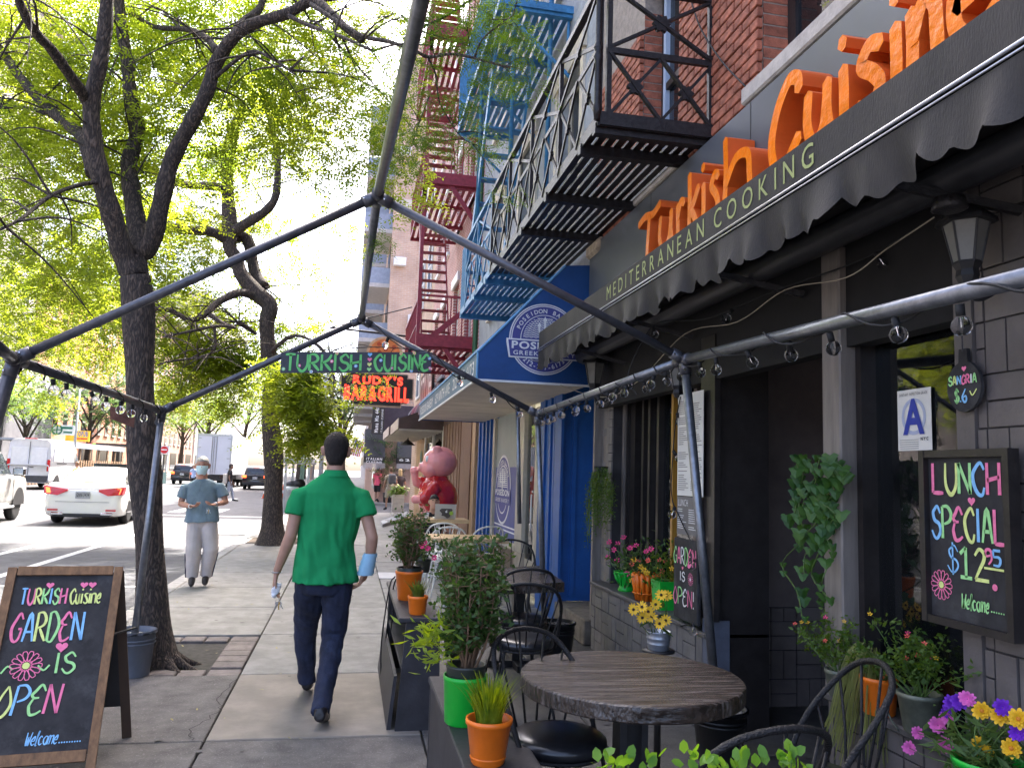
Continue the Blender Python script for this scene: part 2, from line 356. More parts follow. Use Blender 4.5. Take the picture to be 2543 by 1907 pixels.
# road paint: parking boxes, crossing bars, lane dashes
def mark(x0, x1, y0, y1, sk=0):
    b = MB().poly([(x0, y0, -.136), (x1, y0, -.136), (x1+sk, y1, -.136), (x0+sk, y1, -.136)]); return struct('road_marking', b, K['paint'])
mark(-5.0, -4.85, 5, 22); mark(-6.15, -6.0, 5, 22)
for y in (12.1, 18.3): mark(-5.0, -2.4, y, y+.12)
for k in range(9): mark(-5.0-k*1.25, -4.55-k*1.25, 30.4, 33.6)
for k in range(6): mark(-2.6+k*.0, 1.2, 33.1+k*1.05, 33.6+k*1.05)
mark(-14, -2.6, 28.6, 29.0)
for k in range(7): mark(-9.2, -9.07, 36+k*11, 39+k*11); mark(-12.6, -12.47, 34+k*11, 37+k*11)
for k in range(9): mark(-16.5+k*1.3, -16.05+k*1.3, 41.5, 44.5)
ob_g = struct('drain_grate', MB().box((-3.3, 21.2, -.15), (-2.45, 22.4, -.132)), K['iron'])
for k in range(9): ob('bar', MB().box((-3.28, 21.28+k*.12, -.132), (-2.47, 21.33+k*.12, -.122)), K['paint'], ob_g)
# far corner pavement and the pavement over the avenue
struct('far_pavement', MB().cbox((-2.2, 40.5, -.3), (30, 400, .0), .03), K['conc'])
struct('opposite_pavement', MB().cbox((-60, -60, -.3), (-22.5, 37, .0), .03), K['conc'])
struct('opposite_pavement', MB().cbox((-60, 46, -.3), (-22.5, 400, .0), .03), K['conc'])
# ================================================================ RESTAURANT BUILDING (near)
bT = thing('restaurant_building', 'red brick restaurant building with dark tiled shop front under the orange sign', 'building', (WX, 3, 0))
DEP = 9.
def wall(name, m, parent, y0, y1, z0, z1, x=WX, d=.3): return ob(name, MB().box((x, y0, z0), (x+d, y1, z1)), m, parent)
BT0, BT1 = -4.0, 7.45
# upper wall mortar body around the windows
w1 = (P(1595, 150, X=WX).y, P(1690, 150, X=WX).y)       # far, near jamb of window over the sign
w2 = (4.2, 2.75)
zs = 3.83
up = MB()
for y0, y1, z0, z1 in ((w1[0], BT1, zs-.6, 13), (w1[1], w1[0], zs-.6, 3.98), (w1[1], w1[0], 5.85, 13), (w2[0], w1[1], zs-.6, 13), (w2[1], w2[0], zs-.6, 3.98), (w2[1], w2[0], 5.85, 13), (BT0, w2[1], zs-.6, 13)):
    up.box((WX+.02, y0, z0), (WX+.3, y1, z1))
up.box((WX+.6, BT0, 3.1), (WX+DEP, BT1-.02, 13))
upw = ob('wall', up, K['mortar'], bT)
bl, bh_ = .205, .072
bm = {}
def bmesh_(l, d=.04):
    k = round(l, 3)
    if k not in bm: bm[k] = MB().cbox((-d/2, -l/2, -.031), (d/2, l/2, .031), .005).mesh('brick')
    return bm[k]
def brickrow(y0, y1, z0, z1, parent, x=WX, cap=300):
    n = 0; z = z0; r = 0
    while z < z1 and n < cap:
        y = y0-(bl/2 if r % 2 else 0)
        while y < y1-.01:
            a, b = max(y, y0)+.006, min(y+bl, y1)-.006
            if b-a > .03:
                o = ob('brick', bmesh_(b-a), K['brick'], parent); o.location += Vector((x+random.uniform(-.003, .003), (a+b)/2, z+bh_/2)); n += 1
            y += bl
        z += bh_; r += 1
brickrow(w2[0], w1[1], zs, 5.3, upw); brickrow(w1[0], BT1, zs+.05, 5.6, upw, cap=140)
for z in np.arange(zs+.1, 5.6, bh_):                  # reveals of the two windows
    o = ob('brick', MB().box((WX+.02, w1[0]-.004, z), (WX+.2, w1[0]+.006, z+.06)), K['brick'], upw)
    o = ob('brick', MB().box((WX+.02, w2[0]-.004, z), (WX+.2, w2[0]+.006, z+.06)), K['brick'], upw)
def sash(parent, y0, y1, z0, z1, x, fm, gm, lt=None, mid=.5):
    """wooden sash window: jambs, meeting rail, two panes"""
    w = ob('window', MB().box((x, y0, z0), (x+.05, y0+.09, z1)).box((x, y1-.09, z0), (x+.05, y1, z1)).box((x, y0+.09, z1-.1), (x+.05, y1-.09, z1)).box((x, y0+.09, z0), (x+.05, y1-.09, z0+.08)), fm, parent)
    zm = lerp(z0, z1, mid)
    ob('sash_rail', MB().box((x-.015, y0+.09, zm-.03), (x+.04, y1-.09, zm+.03)), fm, w)
    for a, b in ((z0+.08, zm-.03), (zm+.03, z1-.1)):
        ob('pane', MB().box((x+.02, y0+.09, a), (x+.03, y1-.09, b)), gm, w)
    if lt:
        ob('inner_frame', MB().box((x-.02, y0+.09, z0+.08), (x+.02, y0+.14, z1-.1)).box((x-.02, y1-.14, z0+.08), (x+.02, y1-.09, z1-.1)), lt, w)
    ob('room_dark', MB().box((x+.28, y0, z0), (x+.3, y1, z1)), K['dark'], w)
    return w
pbl = mat('pale_blue_sash', (.42, .50, .62), .5, var=.08)
sash(bT, w1[1], w1[0], 3.98, 5.85, WX+.18, K['frame'], K['glassd'], pbl)
sash(bT, w2[1], w2[0], 3.98, 5.85, WX+.18, K['frame'], K['glassd'])
sil = mat('stone_sill', (.44, .40, .35), .8, var=.18, scale=9, bump=.2)
for a in (w1, w2): ob('sill', MB().cbox((WX-.07, a[1]-.12, 3.875), (WX+.2, a[0]+.12, 3.985), .012), sil, bT)
# ledge between panel and wall, far stone corner
ob('stone_block', MB().cbox((WX-.12, 7.05, 3.72), (WX+.05, 7.46, 3.86), .03), mat('rough_stone', (.40, .32, .24), .9, var=.3, scale=12, bump=.8, bscale=20), bT)
# ---- grey sign panel
sgn = thing('restaurant_sign', 'grey sign panel with raised orange script lettering above the black awning', 'sign', (WX, 3.5, 3.3))
ob('panel', MB().cbox((WX-.09, .2, 2.9), (WX-.005, 7.40, zs), .006), K['sign'], sgn)
for y in (5.75, 4.15, 2.5): ob('seam', MB().box((WX-.092, y, 2.95), (WX-.0905, y+.006, zs-.004)), K['black'], sgn)
# ---- awning
AX = 1.70; a0, a1 = .3, P(1338, 867, X=AX).y
aw = thing('restaurant_awning', 'black canvas awning with scalloped valance and olive lettering under the grey sign panel', 'awning', (AX, 3.5, 2.5))
zt, zv, zb = P(1338, 827, X=AX).z, P(1338, 867, X=AX).z, P(1338, 867, X=AX).z-.205
ob('fascia', MB().box((AX, a0, zv-.004), (AX+.02, a1, zt)), K['awn'], aw)
tp = MB().add([(AX+.02, a0, zt-.004), (AX+.02, a1, zt-.004), (WX-.095, a1, zt+.12), (WX-.095, a0, zt+.12), (AX+.02, a0, zt-.02), (AX+.02, a1, zt-.02), (WX-.095, a1, zt+.10), (WX-.095, a0, zt+.10)],
              [(0, 1, 2, 3), (7, 6, 5, 4), (0, 4, 5, 1), (2, 6, 7, 3), (1, 5, 6, 2), (3, 7, 4, 0)]); ob('top_cover', tp, K['awn'], aw)
ob('end_panel', MB().prism([(AX+.02, a1, zv), (WX, a1, zv-.05), (WX, a1, zt+.1), (AX+.02, a1, zt-.03)], (0, -.012, 0)), K['awn'], aw)
for z, r in ((zv-.002, .0065), (zv-.022, .004)): ob('trim', MB().tube([(AX-.006, a0, z), (AX-.006, a1+.005, z)], r, 8), K['steel'], aw, True)
# scalloped valance with folds
val = []; n = 420; pit = .42
for i in range(n+1):
    y = lerp(a0, a1, i/n); ph = (y/pit) % 1
    b = -.045*abs(math.sin(PI*ph))**.6 - .03*abs(math.sin(PI*3*ph)) - .12*(0)
    bot = zb+.055+b; wob = .016*math.sin(y*9)+.012*math.sin(y*23+1)
    val.append([(AX-.004, y, zv-.03), (AX+wob*.5, y, zv-.11), (AX+wob*1.5+.008*math.sin(y*41), y, bot)])
vb = MB(); vb.add([p for r in val for p in r], [(3*i+j, 3*i+j+1, 3*i+j+4, 3*i+j+3) for i in range(n) for j in range(2)])
ob('valance', vb, K['awn'], aw, True)
for y in (1.2, 2.6, 4.0, 5.4, 6.8): ob('arm', MB().bar((AX+.05, y, zv-.03), (WX, y-.25, zv-.2), .03), K['iron'], aw)
ob('roller', MB().tube([(WX-.2, a0, zv-.06), (WX-.2, a1-.1, zv-.06)], .07, 10), K['black'], aw, True)
# awning lettering
y0, y1 = P(1508, 720, X=AX).y, P(2022, 400, X=AX).y
AWN_TXT = (y0, y1, zv, zt)
# ---- ground floor of the restaurant
zso = 2.62
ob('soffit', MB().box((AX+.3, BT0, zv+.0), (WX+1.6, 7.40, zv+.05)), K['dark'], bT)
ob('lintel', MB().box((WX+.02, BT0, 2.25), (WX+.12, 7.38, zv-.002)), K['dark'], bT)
# back of the dining room and floor
room = mat('room_wall', (.10, .085, .07), .8, var=.2, scale=2)
ob('room_wall', MB().box((4.6, BT0, 0), (4.7, 7.4, 2.8)), room, bT); ob('room_ceiling', MB().box((WX+.3, BT0, 2.79), (4.6, 7.4, 2.82)), K['dark'], bT)
ob('room_end', MB().box((2.6, 7.30, 0), (4.6, 7.38, 2.78)), room, bT); ob('room_partition', MB().box((3.6, 3.5, 0), (4.6, 5.4, 2.78)), room, bT)
def basket(name, parent, y0, y1, z0, z1, x, m, s=.2, d=.02, wall_y=None, x0=None, x1=None):
    """painted basket-weave blocks, on plane X=x, or on plane Y=wall_y from x0 to x1"""
    A, B = (y0, y1) if wall_y is None else (x0, x1)
    base = MB().box((x+.012, A, z0), (x+.10, B, z1)) if wall_y is None else MB().box((A, wall_y+.012, z0), (B, wall_y+.1, z1))
    w = ob(name, base, K['grout'], parent); h = s/2; i = 0; a = A
    while a < B-.02:
        z = z0; j = 0
        while z < z1-.02:
            parts = [(0, 0, s, h), (0, h, s, s)] if (i+j) % 2 else [(0, 0, h, s), (h, 0, s, s)]
            for p in parts:
                p0, q0, p1, q1 = a+p[0]+.004, z+p[1]+.004, min(a+p[2], B)-.004, min(z+p[3], z1)-.004
                if p1-p0 < .015 or q1-q0 < .015: continue
                e = random.uniform(-.003, .003)
                if wall_y is None: bx = MB().box((x+e, p0, q0), (x+.03, p1, q1))
                else: bx = MB().box((p0, wall_y+e, q0), (p1, wall_y+.03, q1))
                ob('block', bx, m, w)
            z += s; j += 1
        a += s; i += 1
    return w
sill_m = mat('sill_slab', (.10, .092, .088), .5, var=.3, scale=5, bump=.15)
# middle shop window: parapet, sill, frames
ym0, ym1 = 4.87, 7.38
basket('parapet', bT, ym0, ym1, 0, .585, WX, K['tilel'], .2)
ob('sill', MB().cbox((WX-.025, ym0, .585), (WX+.42, ym1, .62), .008), sill_m, bT)
for u0, u1, x, m in ((1487, 1518, WX+.10, 'tilel'), (1521, 1531, WX+.16, 'frame'), (1534, 1548, WX+.2, 'column'), (1551, 1556, WX+.22, 'frame'), (1560, 1575, WX+.25, 'frame')):
    ya, yb = P(u1, 1200, X=x).y, P(u0, 1200, X=x).y
    if m == 'tilel': basket('pilaster', bT, ya, yb, .62, 2.5, x, K['tilel'], .16)
    else: ob('frame', MB().box((x, ya, .62), (x+.08, yb, 2.5)), K[m], bT)
ob('pilaster_side', MB().box((WX+.1, 7.28, .62), (WX+.25, 7.43, 2.6)), K['column'], bT)
gx = WX+.33
for u in (1588, 1602, 1618, 1640):
    y = P(u, 1200, X=gx-.02).y; ob('mullion', MB().box((gx-.05, y-.025, .62), (gx+.03, y+.025, 2.5)), K['frame'], bT)
ob('curtain', MB().box((gx+.12, 5.6, .62), (gx+.16, 7.0, 2.5)), mat('dark_curtain', (.016, .013, .012), .9, var=.3, scale=6, stretch=(1, 5, .3)), bT)
ob('pane', MB().box((gx, ym0+.05, .62), (gx+.008, 7.0, 2.5)), K['glass'], bT)
ya = P(1668, 1200, X=WX+.15).y; ob('yellow_post', MB().box((WX+.15, ya-.02, .62), (WX+.19, ya+.02, 2.5)), mat('honey_wood', (.40, .20, .03), .4, var=.2, scale=6, stretch=(8, 8, 1)), bT)
ob('jamb', MB().box((WX+.02, ym0, .0), (WX+.42, ym0+.07, 2.55)), K['frame'], bT)
ob('jamb_plate', MB().box((WX, ym0-.01, .0), (WX+.14, ym0+.09, .70)), mat('slate_plate', (.10, .11, .14), .5, var=.2), bT)
ob('jamb_board', MB().box((WX+.01, ym0-.05, .70), (WX+.05, ym0+.16, 2.55)), K['frame'], bT)
# entrance niche: far wall faces the camera
ny = 5.40
ob('niche_wall', MB().box((WX+.15, ny, .70), (3.6, ny+.06, 2.78)), mat('niche_panel', (.17, .135, .125), .55, var=.18, scale=3, bump=.05), bT)
ob('niche_trim', MB().box((WX+.22, ny-.03, .70), (WX+.27, ny, 2.78)).box((WX+.33, ny-.015, .70), (WX+.36, ny, 2.78)), K['frame'], bT)
basket('niche_base', bT, 0, 0, 0, .70, 0, mat('niche_tile', (.18, .15, .138), .5, var=.14, scale=5, bump=.12, rnd=.08), .2, wall_y=ny-.02, x0=WX+.12, x1=3.6)
ob('niche_floor', MB().box((WX-.02, 3.5, -.03), (3.6, ny, .012)), agg2, bT)
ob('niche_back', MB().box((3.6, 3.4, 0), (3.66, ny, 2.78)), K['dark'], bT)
# near shop window
yn1 = P(2052, 1200, X=WX).y; yc = P(2098, 1200, X=WX).y
ob('column', MB().cbox((WX-.02, yc, .60), (WX+.13, yn1, 2.75), .008).box((WX-.001, yc+.05, .6), (WX+.14, yc+.07, 2.6)), K['column'], bT)
yg1 = P(2160, 1200, X=WX+.12).y
for k, (u0, u1, x) in enumerate(((2099, 2113, WX+.05), (2115, 2128, WX+.09), (2129, 2142, WX+.06), (2144, 2159, WX+.1))):
    ob('frame', MB().box((x, P(u1, 1200, X=x).y, .60), (x+.1, P(u0, 1200, X=x).y, 2.7)), K['frame'], bT)
ygr = P(2380, 1200, X=WX+.05).y
ob('pane', MB().box((WX+.14, ygr-.2, .62), (WX+.148, yg1+.08, 2.62)), K['glass'], bT)
ob('frame_board', MB().box((WX, P(2425, 1200, X=WX).y, .60), (WX+.16, P(2380, 1200, X=WX).y, 2.75)), K['tile'], bT)
basket('parapet', bT, .4, yn1, 0, .575, WX, K['tile'], .24)
ob('sill', MB().cbox((WX-.03, .4, .575), (WX+.16, yn1+.01, .612), .008), sill_m, bT)
yp = P(2426, 1200, X=WX).y
basket('pilaster', bT, 1.35, yp, .612, 2.75, WX+.01, K['tile'], .2)
ob('bench_inside', MB().box((WX+.5, 1.5, .0), (WX+1.0, 3.3, .9)), room, bT)
# ---------------------------------------------------------------- lettering: one mesh per character
def letters(s, o, ex, ey, w, h, m, parent, space=.18, bold=0., depth=0., name='letter', shear=0, off=.0):
    """string s set in a w x h field from o along ex / ey, each character a part"""
    glyph = []; x = 0
    ref = text('H', bold=bold); H = max(p[1] for p in ref.v)
    for c in s:
        if c == ' ': x += .45; continue
        g = text(c, bold=bold, depth=depth, align='LEFT', shear=shear); xs_ = [p[0] for p in g.v]; a, b = min(xs_), max(xs_)
        glyph.append((g, x-a)); x += b-a+space
    x -= space; kx, ky = w/x, h/H; out = []
    ex, ey, o = Vector(ex), Vector(ey), Vector(o); n = ex.cross(ey)
    for g, dx in glyph:
        q = MB().add([((p[0]+dx)*kx, p[1]*ky, p[2]+off) for p in g.v], g.f)
        out.append(ob(name, basis_mb(q, o, ex, ey), m, parent))
    return out
def arc_text(s, c, r, a0, a1, h, m, parent, ex, ey, flip=False, bold=.02):
    """characters along an arc, from angle a0 to a1"""
    n = len(s); ex, ey, c = Vector(ex), Vector(ey), Vector(c)
    for i, ch in enumerate(s):
        if ch == ' ': continue
        a = lerp(a0, a1, i/(n-1)); d = ex*math.cos(a)+ey*math.sin(a); t = -ex*math.sin(a)+ey*math.cos(a)
        if not flip: X_, Y_ = -t, d
        else: X_, Y_ = t, -d
        g = text(ch, bold=bold); q = MB().add([(p[0]*h/.7, p[1]*h/.7, 0) for p in g.v], g.f)
        ob('letter', basis_mb(q, c+d*r, X_, Y_), m, parent)
def disc(c, ex, ey, r0, r1, n=48, a0=0, a1=2*PI):
    """flat ring"""
    c, ex, ey = Vector(c), Vector(ex), Vector(ey); q = MB(); vs = []
    for i in range(n+1):
        a = lerp(a0, a1, i/n); d = ex*math.cos(a)+ey*math.sin(a); vs += [c+d*r0, c+d*r1]
    return q.add(vs, [(2*i, 2*i+1, 2*i+3, 2*i+2) for i in range(n)])
letters('MEDITERRANEAN COOKING', (AX-.003, AWN_TXT[0], zv+.037), (0, -1, 0), (0, 0, 1), AWN_TXT[0]-AWN_TXT[1], (zt-zv)*.60, K['olive'], aw, space=.42)
# ---------------------------------------------------------------- orange script letters (built-up channel letters)
def chan(parent, strokes, yl, zb_, sx, sz, dep=.17, wd=.075, x=WX-.095):
    """strokes of one letter in unit coordinates -> thick extruded strokes"""
    g = MB(); f = MB(); gx_ = [q[0] for st in strokes for q in st]; gx0 = min(gx_); sx = max(.02, sx-wd)/max(.1, max(gx_)-gx0)
    for k, st in enumerate(strokes):
        pts = crv(st, 7) if len(st) > 2 else [st[0], (lerp(st[0][0], st[1][0], .5), lerp(st[0][1], st[1][1], .5)), st[1]]
        p = [np.array(((a-gx0)*sx+wd*.5, b*sz)) for a, b in pts]; n = len(p); L = []
        for i in range(n):
            t = p[min(i+1, n-1)]-p[max(i-1, 0)]; t = t/np.linalg.norm(t); m_ = np.array([-t[1], t[0]]); L.append((p[i]+m_*wd/2, p[i]-m_*wd/2))
        t0 = p[0]-p[1]; t0 = t0/np.linalg.norm(t0)*wd*.3; t1 = p[-1]-p[-2]; t1 = t1/np.linalg.norm(t1)*wd*.3
        ring = [p[0]+t0]+[a for a, b in L]+[p[-1]+t1]+[b for a, b in reversed(L)]
        d = dep+.003*k
        back = [(x, yl-q[0], zb_+q[1]) for q in ring]; front = [(x-d, yl-q[0], zb_+q[1]) for q in ring]
        g.loft([back, front], False)
        # front skin as strips, slightly inside
        m2 = len(L); vs = []
        for a, b in L: vs += [(x-d, yl-a[0], zb_+a[1]), (x-d, yl-b[0], zb_+b[1])]
        i0, i1 = len(vs), len(vs)+1; vs += [(x-d, yl-ring[0][0], zb_+ring[0][1]), (x-d, yl-ring[m2+1][0], zb_+ring[m2+1][1])]
        f.add(vs, [(2*i, 2*i+1, 2*i+3, 2*i+2) for i in range(m2-1)]+[(0, i0, 1), (2*m2-2, 2*m2-1, i1)])
    o = ob('letter', f, K['orange'], parent); ob('letter_return', g, K['orange2'], o); return o
LX = WX-.27
def ly(u, v): return P(u, v, X=LX).y
cz0 = P(1950, 386, X=LX).z-.045                                               # baseline, tucked behind the awning
CL = {
 'T': [[(0, .95), (.25, 1.02), (.55, .95), (.8, 1.05)], [(.42, .97), (.38, .5), (.33, 0), (.30, -.25)]],
 'u': [[(.08, .68), (.05, .3), (.18, .02), (.4, .15), (.5, .65)], [(.5, .66), (.49, .3), (.55, 0)]],
 'r': [[(.08, .66), (.10, .3), (.08, -.05)], [(.10, .4), (.25, .66), (.45, .62)]],
 'k': [[(.08, 1.05), (.09, .5), (.06, -.05)], [(.5, .7), (.3, .48), (.1, .35)], [(.12, .38), (.3, .25), (.5, -.02)]],
 'i': [[(.15, .66), (.16, .3), (.14, -.05)], [(.10, .95), (.2, .97)]],
 's': [[(.42, .62), (.25, .68), (.12, .52), (.3, .34), (.4, .16), (.25, -.02), (.04, .06)]],
 'h': [[(.08, 1.12), (.09, .5), (.06, -.05)], [(.09, .35), (.25, .66), (.42, .6), (.45, .3), (.46, -.05)]],
 'C': [[(.62, .86), (.6, 1.02), (.42, 1.08), (.18, .8), (.06, .4), (.14, .02), (.32, -.02), (.62, .26)]],
 'n': [[(.08, .68), (.09, .3), (.06, -.05)], [(.09, .35), (.25, .66), (.42, .6), (.45, .3), (.46, -.05)]],
 'e': [[(.1, .36), (.35, .42), (.42, .58), (.26, .7), (.09, .5), (.1, .14), (.28, -.02), (.48, .12)]],
}
zc_ = P(1971, 189, X=LX).z; sz_ = (zc_-cz0)/1.08
# (letter, left pixel, right pixel) measured along the awning's upper edge
tl = [('T', 1580, 1640), ('u', 1632, 1673), ('r', 1676, 1702), ('k', 1704, 1738), ('i', 1737, 1752), ('s', 1755, 1787), ('h', 1790, 1868),
      ('C', 1905, 1992), ('u', 1992, 2072), ('i', 2076, 2110), ('s', 2112, 2200), ('i', 2204, 2240), ('n', 2244, 2345), ('e', 2352, 2500)]
for c, u0, u1 in tl:
    v0 = 1166-.721*(u0-868); v1 = 1166-.721*(u1-868); a, b = ly(u0, v0), ly(u1, v1)
    big = 1. if u0 > 1900 else .93
    chan(sgn, CL[c], a, cz0-(.02 if c == 'T' else 0), (a-b), sz_*big, wd=.072 if u0 > 1900 else .058)
# ================================================================ BAKERY BUILDING
PY0, PY1 = 7.50, 15.0
bP = thing('bakery_building', 'grey stone building with blue bakery shop front', 'building', (WX, 11, 0))
pw = MB()
wins = [(8.15, 9.15), (10.4, 11.4), (12.7, 13.7)]
for zf in (4.05, 7.35, 10.6):
    edges = [PY0]+[e for w in wins for e in w]+[PY1]
    for i in range(0, len(edges), 2): pw.box((WX, edges[i], zf-.35), (WX+.25, edges[i+1], zf+2.95))
    for a, b in wins: pw.box((WX, a, zf-.35), (WX+.25, b, zf+.3)); pw.box((WX, a, zf+2.25), (WX+.25, b, zf+2.95))
pw.box((WX+.6, PY0, 2.6), (WX+DEP, PY1, 13.5))
pwl = ob('wall', pw, K['grey'], bP)
for zf in (4.05, 7.35, 10.6):
    for a, b in wins:
        sash(bP, a, b, zf+.3, zf+2.25, WX+.12, K['cream'], K['glassd'])
        ob('surround', MB().box((WX-.05, a-.16, zf+2.25), (WX+.02, b+.16, zf+2.55)).box((WX-.07, a-.14, zf+.2), (WX+.02, b+.14, zf+.3)).box((WX-.03, a-.12, zf+.3), (WX+.02, a, zf+2.25)).box((WX-.03, b, zf+.3), (WX+.02, b+.12, zf+2.25)), K['cream'], bP)
ob('cornice', MB().box((WX-.35, PY0, 13.5), (WX+.3, PY1, 14.1)), K['grey'], bP)
# ---- awning
bA = thing('bakery_awning', 'blue bakery awning with round white and navy logo on its side', 'awning', (1.8, 10, 2.5))
e_ = [P(u, v, Y=PY0) for u, v in ((1476, 956), (1476, 659), (1404, 660), (1185, 873), (1184, 941))]
FXA = e_[4].x; e_[3].x = FXA; e_[0].x = e_[1].x = WX-.005
yf = P(1041, 1047, X=FXA).y; zbo = e_[4].z; e_[0].z = zbo
ob('end_panel', MB().prism(e_, (0, .012, 0)), K['blueaw'], bA)
ob('end_panel', MB().prism([p+Vector((0, yf-PY0-.012, 0)) for p in e_], (0, .012, 0)), K['blueaw'], bA)
ob('fascia', MB().box((FXA, PY0+.014, zbo), (FXA+.012, yf-.014, e_[3].z)), mat('awning_fascia', (.045, .12, .20), .5, var=.1), bA)
ob('slope', MB().add([e_[3]+Vector((0, .014, 0)), e_[2]+Vector((0, .014, 0)), e_[2]+Vector((0, yf-PY0, 0)), e_[3]+Vector((0, yf-PY0, 0))], [(0, 1, 2, 3)]), K['blueaw'], bA)
ob('top', MB().add([e_[2]+Vector((0, .014, 0)), e_[1]+Vector((0, .014, 0)), e_[1]+Vector((0, yf-PY0, 0)), e_[2]+Vector((0, yf-PY0, 0))], [(0, 1, 2, 3)]), K['blueaw'], bA)
ob('piping', MB().tube([e_[3], e_[2]], .014, 6).tube([e_[3], e_[4]], .011, 6), K['bluetrim'], bA)
ob('edge_trim', MB().bar(e_[4]+Vector((.0, -.004, -.008)), e_[0]+Vector((0, -.004, -.008)), .02, .02).bar(e_[4]+Vector((-.004, 0, -.008)), Vector((FXA-.004, yf, zbo-.008)), .02, .02), K['white'], bA)
ob('edge_trim', MB().bar(e_[3]+Vector((-.004, .0, .004)), Vector((FXA-.004, yf, e_[3].z+.004)), .02, .02), K['bluetrim'], bA)
ny_ = 22
for k in range(ny_):
    y = lerp(PY0+.03, yf-.02, k/ny_); y2 = lerp(PY0+.03, yf-.02, (k+1)/ny_)
    ob('soffit_slat', MB().box((FXA+.02, y+.006, zbo+.012+random.uniform(0, .004)), (WX, y2-.006, zbo+.03)), K['soffit'], bA)
# fascia text
for s_, ya, yb, m in (('POSEIDON BAKERY', yf-.2, yf-2.3, 'white'), ('629 NINTH AVE', yf-2.6, yf-4.3, 'white'), ('212-757-6173', yf-4.6, PY0+.2, 'white')):
    letters(s_, (FXA-.003, ya, lerp(zbo, e_[3].z, .25)), (0, -1, 0), (0, 0, 1), ya-yb, (e_[3].z-zbo)*.5, K[m], bA, bold=.01)
# round logo on the end panel
lc = P(1352, 843, Y=PY0-.004); lr = (P(1352+86, 843, Y=PY0).x-lc.x); EX, EZ = Vector((1, 0, 0)), Vector((0, 0, 1))
lo = ob('logo_disc', disc(lc, EX, EZ, 0, lr, 48), K['white'], bA)
def lyr(k): return lc+Vector((0, -.003*k, 0))
whi = K['white']; nav = K['navy']
ob('logo_ring', disc(lyr(1), EX, EZ, .945*lr, .965*lr, 48), nav, lo); ob('logo_ring', disc(lyr(1), EX, EZ, .0, .915*lr, 48), nav, lo)
ob('logo_ring', disc(lyr(2), EX, EZ, .665*lr, .685*lr, 48), whi, lo)
arc_text('POSEIDON BAKERY', lyr(2), .735*lr, R(158), R(22), .115*lr, whi, lo, EX, EZ)
arc_text('212-757-6173', lyr(2), .855*lr, R(228), R(312), .125*lr, whi, lo, EX, EZ, flip=True)
wv = MB()
for k in range(11):
    z = .04+.053*k; hw = math.sqrt(max(0, .61**2-z*z)); ribbon(wv, [(lerp(-hw, hw, i/40), z+.012*math.sin(i*1.45)) for i in range(41)], .02)
wo_ = ob('logo_waves', basis_mb(MB().add([(p[0]*lr, p[1]*lr, 0) for p in wv.v], wv.f), lyr(2), EX, EZ), whi, lo); wo_['kind'] = 'stuff'
def flat(pts, k, m, name='logo_mark'): return ob(name, MB().poly([lyr(k)+EX*(x*lr)+EZ*(z*lr) for x, z in pts]), m, lo)
flat([(-.03, .0), (.03, .0), (.03, .5), (.07, .5), (0, .64), (-.07, .5), (-.03, .5)], 3.5, whi, 'trident')
for s in (-1, 1):
    q = MB(); ribbon(q, crv([(s*.0, .12), (s*.13, .16), (s*.16, .26), (s*.16, .36)]), .05); ob('trident', basis_mb(MB().add([(p[0]*lr, p[1]*lr, 0) for p in q.v], q.f), lyr(3), EX, EZ), whi, lo)
    flat([(s*.09, .34), (s*.23, .34), (s*.16, .46)] if s > 0 else [(-.23, .34), (-.09, .34), (-.16, .46)], 3.2, whi, 'trident')
flat([(-1.08, -.03), (1.08, -.03), (1.08, -.14), (1.0, -.56), (-1.0, -.56), (-1.08, -.14)][:: 1], 4, whi, 'banner')
flat([(-1.03, -.07), (1.03, -.07), (.96, -.52), (-.96, -.52)], 5, nav, 'banner')
letters('POSEIDON', lyr(6)+EX*(-.93*lr)+EZ*(-.30*lr), EX, EZ, 1.86*lr, .2*lr, whi, lo, space=.08, bold=.03)
letters('GREEK BAKERY', lyr(6)+EX*(-.88*lr)+EZ*(-.475*lr), EX, EZ, 1.76*lr, .115*lr, whi, lo, bold=.015)
letters('SERVING NEW YORK', lyr(2)+EX*(-.45*lr)+EZ*(-.64*lr), EX, EZ, .9*lr, .05*lr, whi, lo)
ob('logo_ring', disc(lyr(2), EX, EZ, .665*lr, .685*lr, 24, R(215), R(325)), whi, lo)
# ---- ground floor
yd = P(1393, 1200, X=WX).y                                  # far side of the recessed doorway
ob('niche_wall', MB().box((WX, yd, .24), (3.6, yd+.05, 2.6)), K['blue'], bP)
for x in (WX+.12, WX+.5, WX+.85): ob('niche_trim', MB().box((x, yd-.02, .3), (x+.05, yd, 2.5)), K['blue'], bP)
ob('niche_step', MB().cbox((WX-.04, PY0-.02, 0), (3.6, yd, .24), .012), mat('worn_step', (.20, .165, .125), .9, var=.3, scale=8, bump=.3), bP)
ob('niche_side', MB().box((WX+.02, PY0-.05, .24), (3.6, PY0, 2.6)), K['column'], bP)
def pan(u0, u1, z0, z1, m, x=WX, d=.06, name='panel'):
    return ob(name, MB().box((x, P(u1, 1150, X=x).y, z0), (x+d, P(u0, 1150, X=x).y, z1)), m, bP)
pan(1338, 1393, 0, 2.6, K['blue'], WX+.002, .1)
for u in (1347, 1362, 1372, 1384): pan(u, u+3, .1, 2.5, K['blue'], WX-.025, .03, 'stile')
pan(1376, 1392, .0, 2.55, K['blue'], WX-.03, .03, 'stile')
st = mat('cream_metal', (.45, .41, .34), .4, var=.12, metal=.2)
dr = pan(1328, 1337, .1, 2.45, st, WX, .06, 'door'); pan(1300, 1303, .1, 2.45, st, WX, .06, 'door_edge')
ob('handle', MB().tube([(WX-.05, P(1332, 1150, X=WX).y, .9), (WX-.05, P(1332, 1150, X=WX).y, 1.35)], .012), K['steel'], dr)
